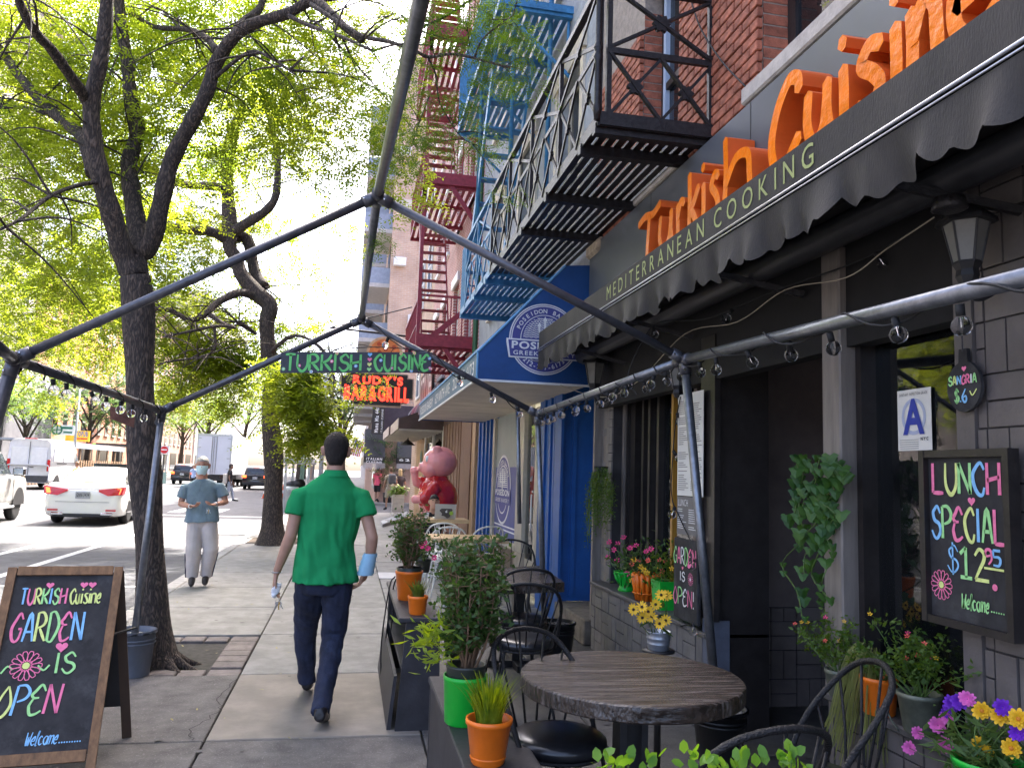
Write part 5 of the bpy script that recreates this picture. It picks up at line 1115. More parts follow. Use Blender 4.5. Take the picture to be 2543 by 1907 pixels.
cc = Vector(((a.x+b.x)/2, 59.98, (a.z+b.z)/2)); ob('badge', disc(cc, EX, EZ, 0, .26, 24), mat('badge_red', (.55, .02, .03), .5), t); ob('badge_bar', MB().box((cc.x-.18, 59.96, cc.z-.03), (cc.x+.18, 59.975, cc.z+.05)), K['white'], t)
ob('post', MB().box((cc.x-.04, 60.05, -.14), (cc.x+.04, 60.1, b.z)), K['black'], t)
t, a, b = board('market_sign', 'small red and green market sign over the shed roof', 217, 1100, 258, 1114, 74, mat('market_red', (.30, .03, .04), .5)); ob('panel', MB().box((lerp(a.x, b.x, .3), 73.97, b.z), (lerp(a.x, b.x, .55), 73.99, a.z)), mat('market_green', (.2, .5, .05), .5), t)
# lamp posts, mast arm, signals
galv = mat('galvanised_post', (.36, .38, .40), .5, metal=.3, var=.12)
def lamppost(label, u, Y, top, m, arm=None):
    b = P(u, 1150, Y=Y); t = thing('street_lamp', label, 'lamp post', (b.x, Y, -.14)); z = P(u, top, Y=Y).z
    ob('pole', MB().tube([(b.x, Y, -.14), (b.x, Y, z)], [.11, .07], 10), m, t, True)
    if arm: ob('arm', MB().tube(crv([(b.x, Y, z-.3), (b.x+arm*.3, Y, z+.1), (b.x+arm, Y, z+.3)], 5), .05, 8), m, t, True); ob('lamp_head', MB().sph((b.x+arm*1.1, Y, z+.28), (.4, .15, .1), 10, 6), m, t, True)
    return t, b.x, z
lamppost('grey street lamp post between the two shop signs across the avenue', 181, 66, 965, galv, 1.6)
MY = 42.
t = thing('traffic_mast', 'grey traffic mast carrying a blue bus plate and a one way sign', 'traffic mast', (P(798, 1150, Y=MY).x, MY, -.14)); mx_ = P(798, 1150, Y=MY).x
ob('pole', MB().tube([(mx_, MY, -.14), (mx_, MY, P(800, 930, Y=MY).z)], [.13, .09], 10), galv, t, True)
ob('arm', MB().tube([(mx_, MY, P(798, 1032, Y=MY).z), tuple(P(690, 1000, Y=MY))], [.07, .045], 8), galv, t, True)
def plate(u0, v0, u1, v1, m, txt=None, tm=None, name='plate'):
    a, b = P(u0, v0, Y=MY-.12), P(u1, v1, Y=MY-.12); o = ob(name, MB().box((a.x, MY-.12, b.z), (b.x, MY-.08, a.z)), m, t)
    if txt: letters(txt, (lerp(a.x, b.x, .12), MY-.125, lerp(b.z, a.z, .22)), EX, EZ, (b.x-a.x)*.76, (a.z-b.z)*.56, tm, o, bold=.02)
busb = mat('bus_blue', (.05, .16, .36), .5, var=.05)
plate(738, 1027, 758, 1041, busb, 'M11', K['white']); plate(693, 1012, 726, 1037, K['white']); plate(696, 1014, 723, 1030, busb); plate(776, 1055, 821, 1067, K['black']); plate(778, 1056.5, 819, 1065.5, K['white'], 'ONE WAY', K['ink'])
redc = mat('red_signal_frame', (.55, .03, .03), .5); ob('signal_bracket', MB().tube([tuple(P(748, 1010, Y=MY-.1)), tuple(P(757, 1024, Y=MY-.1)), tuple(P(768, 1012, Y=MY-.1))], .07, 8), redc, t, True)
yel = mat('signal_yellow', (.75, .36, .02), .5, var=.1)
a, b = P(759, 1087, Y=MY-.3), P(782, 1121, Y=MY-.3); sg_ = ob('signal_box', MB().cbox((a.x, MY-.5, b.z), (b.x, MY-.15, a.z), .03), yel, t); a, b = P(785, 1090, Y=MY-.3), P(802, 1118, Y=MY-.3); ob('signal_box', MB().cbox((a.x, MY-.5, b.z), (b.x, MY-.15, a.z), .03), yel, t)
t, x, z = lamppost('green cast iron lamp post in front of the yellow signal box', 752, 36, 1050, mat('green_post', (.10, .17, .13), .5, var=.15))
rl = P(744, 1103, Y=38); tt = thing('stop_light', 'glowing red pedestrian light left of the green lamp post', 'traffic light', rl); ob('housing', MB().cbox((rl.x-.14, 38, rl.z-.14), (rl.x+.14, 38.2, rl.z+.14), .02), K['black'], tt); ob('lens', disc(rl-Vector((0, .01, 0)), EX, EZ, 0, .11, 16), mat('red_lens', (.8, .03, .02), .4, var=0, emit=(1, .03, .015), estr=.8), tt)
# bus shelter, litter bin, parcel crate, cones
t = thing('bus_shelter', 'steel and glass bus shelter beyond the second tree', 'bus shelter', (-1.9, 33, 0)); a, b = P(704, 1143, Y=29.5), P(775, 1150, Y=29.5)
ob('roof', MB().cbox((a.x, 29.5, a.z-.1), (b.x, 33.5, a.z+.12), .03), galv, t)
for x, y in ((a.x+.1, 29.6), (b.x-.1, 29.6), (a.x+.1, 33.3), (b.x-.1, 33.3)): ob('post', MB().box((x-.04, y-.04, 0), (x+.04, y+.04, a.z-.1)), galv, t)
ob('pane', MB().box((b.x-.09, 29.7, .4), (b.x-.08, 33.2, a.z-.15)), K['glassd'], t); ob('bench', MB().box((b.x-.5, 30, .42), (b.x-.15, 33, .47)), K['woodl'], t)
t = thing('litter_bin', 'wire litter bin with a red white crate beside the second tree trunk', 'litter bin', P(722, 1270, Z=0)); q = P(722, 1270, Z=0)
ob('basket', MB().lathe([(.22, 0), (.24, .3), (.27, .75), (.29, .8), (.24, .79), (.21, .05)], q, 16), galv, t, True); ob('bag', MB().lathe([(.26, .72), (.3, .82), (.2, .9), (.05, .88)], q, 12), mat('clear_bag', (.55, .6, .58), .3, var=.1), t, True)
tag(ob('crate', MB().cbox(q+Vector((-.3, .25, 0)), q+Vector((.3, .7, .55)), .02), mat('red_crate', (.5, .08, .06), .5, var=.1)), 'red crate stacked behind the litter bin', 'crate')
tag(ob('rubbish_bag', remesh(MB().sph(q+Vector((.0, .5, .85)), (.38, .3, .3)).sph(q+Vector((.2, .45, 1.0)), (.25, .25, .2)), 'bag', .03, 4), mat('black_bag', (.03, .028, .027), .35, var=.3, bump=.6, bscale=14), None, True), 'dark rubbish bag piled on the red crate', 'bag')
def cone(u, v, lab):
    p = P(u, v, Z=-.14); t = thing('traffic_cone', lab, 'traffic cone', p, 'orange cones by the kerb'); oc_ = mat('cone_orange', (.8, .13, .03), .5, var=.1)
    ob('base', MB().cbox(p+Vector((-.18, -.18, 0)), p+Vector((.18, .18, .04)), .01), oc_, t); ob('body', MB().lathe([(.14, .04), (.03, .72), (.02, .72)], p, 14), oc_, t, True); ob('band', MB().lathe([(.113, .24), (.08, .42)], p, 14, False), K['white'], t, True)
cone(658, 1237, 'orange traffic cone half hidden left of the second tree trunk'); cone(702, 1235, 'orange traffic cone right of the second tree trunk')
for k, (u, v) in enumerate(((62, 1196), (82, 1198), (102, 1198))): cone(u, v-6, ['leftmost orange cone under the parked van', 'middle orange cone under the parked van', 'rightmost orange cone under the parked van'][k])
# flag, white planter, sandwich board far along the right pavement
t = thing('flag', 'stars and stripes flag hanging over the far right pavement', 'flag', P(885, 1110, Y=40)); f = P(880, 1092, Y=40.2)
ob('staff', MB().tube([tuple(P(905, 1118, Y=40.2)), tuple(P(878, 1085, Y=40.2))], .02), K['iron'], t)
def fl_(i0, i1, j0, j1, m, k=0):
    q = []
    for i, j in ((i0, j0), (i1, j0), (i1, j1), (i0, j1)): q.append(f+Vector((.05+.42*i-.18*j, -.02*k+.05*math.sin(i*5), -.1*i-.75*j)))
    return ob('flag_field', MB().poly(q), m, t)
for k in range(9): fl_(k/9, (k+1)/9, 0, 1, mat('flag_red', (.45, .03, .05), .7) if k % 2 == 0 else K['white'])
fl_(0, .56, 0, .42, mat('flag_blue', (.04, .05, .2), .7), 1)
t = thing('white_planter', 'white wooden planter box of pale flowers at the crossing', 'planter', P(988, 1272, Z=0)); q = P(990, 1272, Z=0); a, b = P(975, 1238, Y=q.y), P(1004, 1238, Y=q.y)
for k in range(4): ob('board', MB().box((a.x, q.y, k*.17+.01), (b.x, q.y+.55, (k+1)*.17)), K['soffit'], t)
V = fronds(clumps([((lerp(a.x, b.x, s), q.y+.25, .85), 1, .28) for s in (.2, .5, .8)], 90, 1, rng), 8, .12, .035, .06, .2, rng); ob('foliage', npmesh('f', V, len(V)), lg, t)
V = fronds(clumps([((lerp(a.x, b.x, s), q.y+.15, .92), 1, .28) for s in (.2, .5, .8)], 14, 1, rng), 4, .05, .05, .06, .1, rng); ob('blossom', npmesh('f', V, len(V)), mat('pale_blossom', (.75, .66, .42), .6), t)
t = thing('palm_plant', 'tall feathery palm beside the stucco corner restaurant', 'plant', P(962, 1250, Y=40.9)); q = P(962, 1245, Y=40.9); q.z = 0
V = fronds([(q.x, q.y, .5+.1*k) for k in range(26)], 20, 1.0, .04, .35, .35, rng); V[..., 2] += (np.linalg.norm(V[..., :2]-np.array([q.x, q.y]), axis=-1)*.8); ob('fronds', npmesh('f', V, len(V)), leafC, t); ob('pot', MB().lathe([(.2, 0), (.26, .5), (.22, .5)], q, 14), K['black'], t, True)
# ---- neon bar sign hung over the pavement, pizza sign behind it
NY = 24.0; n0, n1 = P(844, 965, Y=NY), P(1027, 965, Y=NY); zt_, zb_ = P(940, 926, Y=NY).z, P(940, 1009, Y=NY).z
t = thing('neon_bar_sign', 'red neon sign reading Rudys Bar and Grill hanging over the pavement', 'sign', ((n0.x+n1.x)/2, NY, zb_)); w_ = n1.x-n0.x; h_ = zt_-zb_
def npoly(s, dy): 
    p = [(.08, 1), (.92, 1), (.92, .88), (1, .88), (1, .26), (.92, .26), (.92, .12), (.84, .12), (.84, 0), (.18, 0), (.18, .16), (.09, .16), (.09, .30), (0, .30), (0, .88), (.08, .88)]
    return [(lerp(n0.x, n1.x, .5+(x-.5)*s), NY+dy, lerp(zb_, zt_, .5+(z-.5)*(s if s == 1 else s-.04))) for x, z in p]
ob('cabinet', MB().prism(npoly(1, 0), (0, .3, 0)), mat('sign_rim', (.42, .30, .24), .6, var=.3), t); ob('face', MB().prism(npoly(.965, -.012), (0, .01, 0)), K['black'], t)
neon = mat('neon_red', (.8, .05, .02), .4, var=0, emit=(1, .03, .015), estr=.55)
letters("RUDY'S", (n0.x+.17*w_, NY-.03, zb_+.66*h_), EX, EZ, .68*w_, .24*h_, neon, t, bold=.045, space=.12)
letters('BAR&GRILL', (n0.x+.06*w_, NY-.03, zb_+.18*h_), EX, EZ, .88*w_, .42*h_, neon, t, bold=.045, space=.10)
ob('bracket', MB().tube([(n0.x+.3, NY+.15, zt_), (n0.x+.3, NY+.15, zt_+.3), (WX, NY+.15, zt_+.35)], .03), K['iron'], t)
ob('bracket', MB().tube([(n0.x-.4, NY+.15, zt_+1.3), (WX, NY+.15, zt_+1.15)], .035), K['iron'], t); ob('stay', MB().tube([(n0.x-.4, NY+.15, zt_+1.3), (1.6, NY+.15, zt_+2.1)], .018), K['iron'], t)
pc = P(955, 880, Y=25.2); t = thing('pizza_sign', 'round pizza sign rising behind the painted board', 'sign', pc); pr = P(1000, 880, Y=25.2).x-pc.x
ob('crust', MB().prism([pc+Vector((pr*math.cos(a), 0, pr*math.sin(a))) for a in np.linspace(0, 2*PI, 32, endpoint=False)], (0, .15, 0)), mat('crust', (.62, .40, .25), .7, var=.2), t)
ob('cheese', disc(pc-Vector((0, .006, 0)), EX, EZ, 0, pr*.86, 32), mat('cheese', (.70, .22, .07), .6, var=.2, scale=4), t)
for k in range(9): a = k*.7; r = pr*(.3+.35*(k % 2)); ob('topping', disc(pc+Vector((r*math.cos(a), -.012, r*math.sin(a))), EX, EZ, 0, pr*.12, 12), mat('topping', (.42, .07, .03), .6), t)
# white vertical lettering board above the bonnets
t = thing('vertical_letter_sign', 'dark sign board with tall white letters above the bonnet awnings', 'sign', (1.9, 21, 3.2)); ob('board', MB().box((1.93, 20.2, 3.35), (2.0, 23.6, 4.35)), K['black'], t); letters('CITY LIFE', (1.925, 23.5, 3.45), (0, -1, 0), EZ, 3.2, .8, K['white'], t, bold=.02)
# wall lamp by the bar door, framed boards
t = thing('barn_lamp', 'black gooseneck barn lamp on the wooden bar front', 'wall lamp', P(1015, 1095, Y=26)); q = P(1012, 1105, Y=26); ob('shade', MB().lathe([(.03, .18), (.06, .15), (.26, 0), (.24, 0), (.04, .13)], q, 14), K['black'], t, True); ob('neck', MB().tube(crv([q+Vector((0, 0, .18)), q+Vector((.1, 0, .4)), q+Vector((.4, 0, .3)), q+Vector((.6, 0, .1))], 5), .02), K['black'], t, True)
# ================================================================ VEHICLES (forward is local +Y)
tyre_me = MB().lathe([(.22, -.10), (.30, -.105), (.335, -.08), (.345, 0), (.335, .08), (.30, .105), (.22, .10)], (0, 0, 0), 28).mesh('tyre', True)
def rim_mesh(n=10):
    b = MB(); b.lathe([(.225, .06), (.235, .095), (.20, .085), (.19, .03)], (0, 0, 0), 28, False)
    for k in range(n):
        a = 2*PI*k/n; d = Vector((math.cos(a), math.sin(a), 0)); s = Vector((-math.sin(a), math.cos(a), 0))*.016
        b.add([d*.04+s+Vector((0, 0, .075)), d*.04-s+Vector((0, 0, .075)), d*.21-s*.9+Vector((0, 0, .085)), d*.21+s*.9+Vector((0, 0, .085))], [(0, 1, 2, 3)])
    b.lathe([(.055, .06), (.05, .09), (.02, .095), (.001, .095)], (0, 0, 0), 14, False); return b.mesh('rim', True)
rim_me = rim_mesh(); disc_me = MB().lathe([(.23, .02), (.02, .025)], (0, 0, 0), 20).mesh('brake')
rimm = mat('alloy', (.45, .46, .48), .3, metal=.9, var=.05)
carglass = glassmat('car_glass', (.25, .3, .33), .55, body=(.05, .06, .07))
tail = mat('tail_lamp', (.5, .012, .015), .25, var=.1, coat=.5); tlit = mat('tail_lamp_lit', (.8, .05, .02), .3, var=0, emit=(1, .10, .02), estr=.8)
def wheel(par, x, y, r=.345, w=1.):
    s = 1 if x > 0 else -1
    t = ob('wheel', tyre_me, K['rubber'], par, loc=(x, y, r), world=False); t.rotation_euler = (0, R(90)*s, 0); t.scale = (r/.345,)*2+(w,)
    ob('rim', rim_me, rimm, t, world=False); ob('hub', disc_me, K['iron'], t, world=False)
def hsec(y, w, zb, zt, k=.86, bz=.12, crown=.0):
    h = [(w*.86, zb), (w*.97, zb+.05), (w, zb+bz+.1), (w*1.005, lerp(zb, zt, .55)), (w*.985, zt-.12), (w*.95, zt-.03), (w*k, zt), (w*.45, zt+crown)]
    return [(x, y, z) for x, z in h]+[(-x, y, z) for x, z in reversed(h)]
def car(name, label, cat, loc, rz, paint, L, wdt, low, cab, wheels, wr=.345, group=None, sc=1., extra=None, ww=1.):
    """low: stations (y, halfwidth, z bottom, z top); cab: stations (y, half at belt, half at roof, z belt, z roof)"""
    t = thing(name, label, cat, loc, group, rz); t.scale = (sc,)*3
    lo = [tuple(s) for s in crv(low, 3)]
    b = ob('body', MB().loft([hsec(*s) for s in lo]), paint, t, True, world=False)
    cs = crv(cab, 3); cb = MB()
    cb.loft([[(s[1], s[0], s[3]-.05), (lerp(s[1], s[2], .9), s[0], lerp(s[3], s[4], .88)), (s[2]*.86, s[0], s[4]), (s[2]*.4, s[0], s[4]+.018), (-s[2]*.4, s[0], s[4]+.018), (-s[2]*.86, s[0], s[4]), (-lerp(s[1], s[2], .9), s[0], lerp(s[3], s[4], .88)), (-s[1], s[0], s[3]-.05)] for s in cs])
    ob('cabin', cb, paint, t, True, world=False)
    for x, y in wheels:
        for s in (-1, 1):
            wheel(t, s*(x), y, wr, ww); a = MB(); n = 14
            pts = [(s*(wdt/2+.004), y+(wr+.06)*math.cos(PI*i/n), max(.16, wr+(wr+.06)*math.sin(PI*i/n))) for i in range(n+1)]
            a.prism(pts if s > 0 else pts[::-1], (-s*.3, 0, 0)); ob('wheel_arch', a, K['black'], t, world=False)
    return t, b
def pane(t, pts, m=carglass, name='window', d=.0):
    return ob(name, MB().poly([Vector(p) for p in pts]), m, t, world=False)
def lp(t, c, w, h, txt, m, tm, up=0):
    o = ob('number_plate', MB().cbox((c[0]-w/2, c[1]-.012, c[2]-h/2), (c[0]+w/2, c[1], c[2]+h/2), .004), m, t, world=False)
    for g in letters(txt, Vector((c[0]-w*.42, c[1]-.015, c[2]-h*.22)), EX, EZ, w*.84, h*.5, tm, o, bold=.02): g.location = (0, 0, 0)
pearl = mat('pearl_white_paint', (.74, .73, .70), .22, var=.03, scale=2, coat=.8, spec=.5); silver = mat('silver_paint', (.42, .42, .40), .3, metal=.4, var=.04, coat=.6); vanw = mat('van_white', (.70, .70, .72), .35, var=.05, coat=.3); blk = mat('black_car_paint', (.015, .014, .018), .2, var=.1, coat=.8)
plm = mat('plate_grey', (.30, .31, .33), .5, var=.1); plo = mat('plate_orange', (.75, .40, .06), .5, var=.08)
# ---- white saloon
pc_ = P(212, 1283, Y=23.8)
t, b = car('white_sedan', 'white saloon car seen from behind stopped beside the near tree', 'car', (P(196, 1283, Y=23.6).x, 25.9, -.14), R(3), pearl, 4.85, 1.84,
  [(-2.42, .70, .30, .78), (-2.38, .82, .26, .98), (-2.2, .90, .22, 1.06), (-1.6, .92, .20, 1.03), (-.6, .92, .19, .98), (.6, .92, .19, .96), (1.4, .92, .20, .93), (2.0, .88, .22, .84), (2.35, .74, .28, .70)],
  [(-1.98, .78, .60, 1.03, 1.06), (-1.55, .80, .60, 1.02, 1.24), (-1.1, .82, .60, 1.0, 1.38), (-.4, .83, .61, .98, 1.45), (.3, .83, .61, .97, 1.42), (.9, .81, .60, .95, 1.2), (1.3, .78, .6, .94, .98)],
  [(.80, -1.42), (.80, 1.43)], .335, sc=1.06)
pane(t, [(-.62, -1.93, 1.085), (.62, -1.93, 1.085), (.50, -1.15, 1.392), (-.50, -1.15, 1.392)], name='rear_window')
for s in (-1, 1):
    q = [(s*.832, -1.45, 1.03), (s*.838, -.45, 1.0), (s*.70, -.42, 1.36), (s*.70, -1.05, 1.31)]; pane(t, q if s > 0 else q[::-1], name='side_window')
    q = [(s*.838, -.38, 1.0), (s*.832, .62, .98), (s*.73, .2, 1.33), (s*.70, -.36, 1.36)]; pane(t, q if s > 0 else q[::-1], name='side_window')
    tl_ = ob('tail_lamp', MB().prism([(s*.925, -2.37, .98), (s*.36, -2.47, .90), (s*.36, -2.47, .85), (s*.58, -2.47, .75), (s*.90, -2.40, .78)][::s], (0, .30, 0)), tail, t, world=False)
    ob('lamp_lens', MB().poly([(s*.88, -2.387, .94), (s*.78, -2.403, .93), (s*.74, -2.423, .80), (s*.84, -2.412, .80)][::s]), tlit, tl_, world=False)
    ob('reflector', MB().box((s*.55, -2.46, .37), (s*.78, -2.30, .405)), tail, t, world=False)
    ob('exhaust', MB().cbox((s*.42, -2.44, .25), (s*.72, -2.35, .33), .02), K['chrome'], t, world=False)
    ob('mirror', MB().sph((s*1.0, .55, 1.02), (.11, .07, .07), 8, 6), pearl, t, True, world=False)
    for y in (-.9, .15): ob('door_handle', MB().box((s*.915, y, .87), (s*.935, y+.17, .90)), K['chrome'], t, world=False)
    ob('door_seam', MB().box((s*.918, -.44, .25), (s*.924, -.43, .98)), K['black'], t, world=False)
ob('diffuser', MB().cbox((-.66, -2.43, .21), (.66, -2.3, .31), .02), K['black'], t, world=False); ob('boot_seam', MB().box((-.62, -2.437, .585), (.62, -2.432, .592)), K['black'], t, world=False)
ob('boot_badge', disc(Vector((0, -2.41, .99)), EX, EZ, .045, .06, 16), K['chrome'], t, world=False); ob('lamp_strip', MB().box((-.38, -2.445, .895), (.38, -2.43, .912)), K['chrome'], t, world=False)
ob('brake_light', MB().box((-.12, -1.99, 1.075), (.12, -1.975, 1.09)), tlit, t, world=False); lp(t, (0, -2.455, .76), .34, .17, 'GNN-3434', plm, K['ink'])
# ---- silver pickup at the left edge
px = P(40, 1268, Z=-.14); py = 23.5; pxx = P(20, 1200, Y=py).x
t, b = car('silver_pickup', 'silver pickup truck cut off by the left edge of the picture', 'pickup truck', (pxx-1.15, py-.2, -.14), R(4), silver, 5.5, 1.96,
  [(-3.2, .86, .45, 1.2), (-3.0, .95, .40, 1.25), (-1.5, .98, .38, 1.25), (0, .98, .36, 1.22), (1.2, .98, .38, 1.2), (2.2, .95, .42, 1.15), (2.55, .80, .5, 1.0)],
  [(-1.0, .9, .72, 1.22, 1.86), (-.6, .9, .74, 1.22, 1.9), (.4, .9, .74, 1.2, 1.9), (1.0, .88, .7, 1.18, 1.6), (1.45, .85, .68, 1.16, 1.25)], [(.84, -1.9), (.84, 1.55)], .41, sc=1.04)
for s in (-1, 1):
    q = [(s*.915, -.7, 1.25), (s*.91, 1.0, 1.23), (s*.78, .55, 1.76), (s*.78, -.65, 1.8)]; pane(t, q if s > 0 else q[::-1], name='side_window')
    m_ = ob('mirror', MB().cbox((s*1.0, .75, 1.2), (s*1.28, .92, 1.42), .03), blk, t, world=False); ob('mirror_glass', MB().poly([(s*1.03, .745, 1.23), (s*1.25, .745, 1.23), (s*1.25, .745, 1.39), (s*1.03, .745, 1.39)]), K['chrome'], m_, world=False)
    ob('side_step', MB().cbox((s*.9, -1.1, .36), (s*1.06, 1.0, .42), .02), silver, t, world=False)
    ob('door_seam', MB().box((s*.978, 1.02, .5), (s*.986, 1.035, 1.2)), K['black'], t, world=False)
# ---- white van
vy = 50; vx_ = P(60, 1200, Y=vy).x
t, b = car('white_van', 'white delivery van parked by the dining shed across the avenue', 'van', (vx_+.15, vy+2.9, -.14), R(1.5), vanw, 5.9, 2.05,
  [(-2.92, .98, .40, 1.2), (-2.9, 1.0, .34, 1.3), (-1, 1.02, .32, 1.3), (1, 1.02, .32, 1.3), (2.2, 1.0, .34, 1.25), (2.85, .9, .42, 1.0), (2.98, .7, .5, .8)],
  [(-2.9, .99, .92, 1.25, 2.50), (-2.7, 1.0, .94, 1.25, 2.58), (0, 1.0, .94, 1.25, 2.60), (1.2, 1.0, .9, 1.25, 2.5), (1.9, .98, .86, 1.22, 1.9), (2.4, .92, .82, 1.2, 1.35)], [(.86, -1.75), (.86, 1.95)], .36, sc=1.10)
ob('rear_bumper', MB().cbox((-.99, -3.02, .36), (.99, -2.88, .72), .04), mat('grey_plastic', (.06, .06, .065), .6), t, world=False); ob('door_seam', MB().box((-.012, -2.935, .75), (.012, -2.92, 2.45)), K['black'], t, world=False)
for s in (-1, 1):
    ob('tail_lamp', MB().cbox((s*.86, -2.96, .95), (s*1.0, -2.90, 1.55), .02), tail, t, world=False); ob('door_panel', MB().cbox((s*.08, -2.945, 1.25), (s*.82, -2.915, 2.15), .012), vanw, t, world=False)
    q = [(s*1.008, 1.15, 1.35), (s*.99, 2.05, 1.35), (s*.90, 1.75, 1.95), (s*.945, 1.15, 2.1)]; pane(t, q if s > 0 else q[::-1], name='side_window')
    for y0, y1 in ((-2.4, -1.0), (-.8, .9)): ob('side_panel', MB().cbox((s*.985, y0, 1.45), (s*1.022, y1, 2.2), .012), vanw, t, world=False)
    ob('slide_rail', MB().box((s*1.02, -1.9, 1.32), (s*1.035, -.3, 1.37)), K['black'], t, world=False)
ob('door_handle', MB().box((.06, -2.96, 1.12), (.25, -2.93, 1.16)), K['black'], t, world=False); lp(t, (-.28, -3.03, .56), .42, .2, 'T62 4A', plo, K['ink']); ob('brake_light', MB().cbox((-.3, -2.90, 2.56), (.3, -2.85, 2.62), .01), tail, t, world=False)
# ---- box truck
ty = 64; tx_ = P(535, 1150, Y=ty).x
t = thing('box_truck', 'white box truck seen from behind beyond the masked man', 'truck', (tx_, ty+3, -.14)); t.rotation_euler.z = R(-3); w = 1.28
bx_ = ob('box_body', MB().cbox((-w, -3, 1.0), (w, 3.4, 4.05), .04), mat('truck_white', (.62, .64, .70), .45, var=.05, scale=1), t, world=False); ob('corner_post', MB().box((-w-.01, -3.03, .98), (-w+.1, -2.97, 4.06)), K['steel'], t, world=False); ob('corner_post', MB().box((w-.1, -3.03, .98), (w+.01, -2.97, 4.06)), K['steel'], t, world=False); ob('header', MB().box((-w, -3.035, 3.9), (w, -2.98, 4.07)), K['steel'], t, world=False)
for x in (-.16, .16, -.02): ob('lock_rod', MB().tube([(x, -3.05, 1.05), (x, -3.05, 3.9)], .022, 6), K['steel'], t, world=False)
for z in (1.4, 2.2, 3.0, 3.7):
    for s in (-1, 1): ob('hinge', MB().box((s*(w-.32), -3.05, z), (s*(w-.05), -3.01, z+.07)), K['steel'], t, world=False)
ob('step_bumper', MB().box((-1.1, -3.1, .55), (1.1, -2.85, .7)), K['black'], t, world=False); ob('chassis', MB().box((-.5, -2.8, .6), (.5, 5, .98)), K['black'], t, world=False); ob('cab', MB().cbox((-1.1, 3.6, .6), (1.1, 5.4, 2.7), .15), vanw, t, world=False)
for y in (-1.6, 4.4):
    for s in (-1, 1): wheel(t, s*.95, y, .45, 1.6)
# ---- dark cars farther off
suv_low = [(-2.3, .80, .36, .95), (-2.25, .90, .32, 1.1), (-1.2, .93, .28, 1.1), (.8, .93, .28, 1.05), (1.8, .9, .3, 1.0), (2.25, .75, .38, .8)]; suv_cab = [(-2.2, .82, .66, 1.05, 1.3), (-1.95, .84, .68, 1.05, 1.66), (-1.0, .85, .69, 1.05, 1.74), (.2, .85, .68, 1.03, 1.72), (.9, .82, .64, 1.02, 1.3), (1.3, .8, .62, 1.0, 1.08)]
def suv(lab, u, Y, rz=0, name='dark_suv', g='dark cars waiting ahead'):
    t, b = car(name, lab, 'car', (P(u, 1180, Y=Y).x, Y+2.3, -.14), rz, blk, 4.6, 1.86, suv_low, suv_cab, [(.8, -1.4), (.8, 1.4)], .36, g)
    pane(t, [(-.66, -2.26, 1.12), (.66, -2.26, 1.12), (.56, -2.0, 1.62), (-.56, -2.0, 1.62)], name='rear_window')
    for s in (-1, 1):
        ob('tail_lamp', MB().cbox((s*.62, -2.36, .88), (s*.92, -2.22, 1.06), .02), tlit, t, world=False); q = [(s*.862, -1.7, 1.1), (s*.862, .7, 1.07), (s*.74, .2, 1.6), (s*.74, -1.6, 1.62)]; pane(t, q if s > 0 else q[::-1], name='side_window')
    ob('brake_light', MB().box((-.2, -2.1, 1.68), (.2, -2.02, 1.71)), tlit, t, world=False); lp(t, (0, -2.37, .86), .32, .16, 'JHB 27', K['white'], K['ink']); ob('bumper', MB().cbox((-.88, -2.37, .36), (.88, -2.2, .6), .03), K['black'], t, world=False)
suv('black car with brake lights on nearest behind the second tree', 634, 62); suv('dark car with one brake light showing left of the nearest black car', 601, 72); suv('black pickup by the green dining shed', 452, 72, 0, 'black_pickup'); 
# ================================================================ PEOPLE
from mathutils import noise as mnoise
def fold(me, amp, fx, seed=0, zlim=None):
    """push a garment's surface in and out along soft folds"""
    n = len(me.vertices); me.update(); co = np.empty(n*3, np.float32); no = np.empty(n*3, np.float32); me.vertices.foreach_get('co', co); me.vertices.foreach_get('normal', no)
    co = co.reshape(-1, 3); no = no.reshape(-1, 3); d = np.empty(n, np.float32); nz = mnoise.noise
    for i, (x, y, z) in enumerate(co.tolist()):
        k = max(.25, min(1, (zlim[1]-z)/(zlim[1]-zlim[0]))) if zlim else 1.
        a, b, c = x*fx[0]+seed, y*fx[1], z*fx[2]+x*fx[0]*.5
        d[i] = amp*k*(nz((a, b, c))+.5*nz((a*2.3, b*2.3, c*2.3)))
    me.vertices.foreach_set('co', (co+no*d[:, None]).ravel()); me.update(); return me
def ell(c, lat, fw, rx, ry, n=20, k=1.):
    return [c+lat*(rx*math.cos(2*PI*i/n))+fw*(ry*(abs(math.sin(2*PI*i/n))**k)*(1 if math.sin(2*PI*i/n) >= 0 else -1)) for i in range(n)]
def pose(x, y, h, face, step=.0, arm=.1, z=0):
    """default standing / striding joints; face = heading in radians from +Y, clockwise"""
    f = Vector((math.sin(face), math.cos(face), 0)); l = Vector((f.y, -f.x, 0)); o = Vector((x, y, z)); s = h/1.75
    def q(a, b, c): return o+l*(a*s)+f*(b*s)+Vector((0, 0, c*s))
    return dict(f=f, l=l, s=s, head=q(0, .03, 1.63), neck=q(0, -.01, 1.47), chest=q(0, -.01, 1.28), waist=q(0, 0, 1.05), pelvis=q(0, 0, .92),
      shL=q(-.175, 0, 1.41), shR=q(.175, 0, 1.41), elL=q(-.23, -.02+arm*.4, 1.12), elR=q(.23, -.02-arm*.4, 1.12), wrL=q(-.25, .05+arm, .87), wrR=q(.25, .05-arm*.3, .87), haL=q(-.24, .08+arm*1.1, .74), haR=q(.24, .08-arm*.2, .74),
      hipL=q(-.09, 0, .88), hipR=q(.09, 0, .88), knL=q(-.10, step*.55+.02, .48), knR=q(.10, -step*.3+.03, .48), anL=q(-.10, step, .08), anR=q(.10, -step, .08+max(0, step)*.25), toL=q(-.11, step+.19, .035), toR=q(.11, -step+.17, .03+max(0, step)*.05))
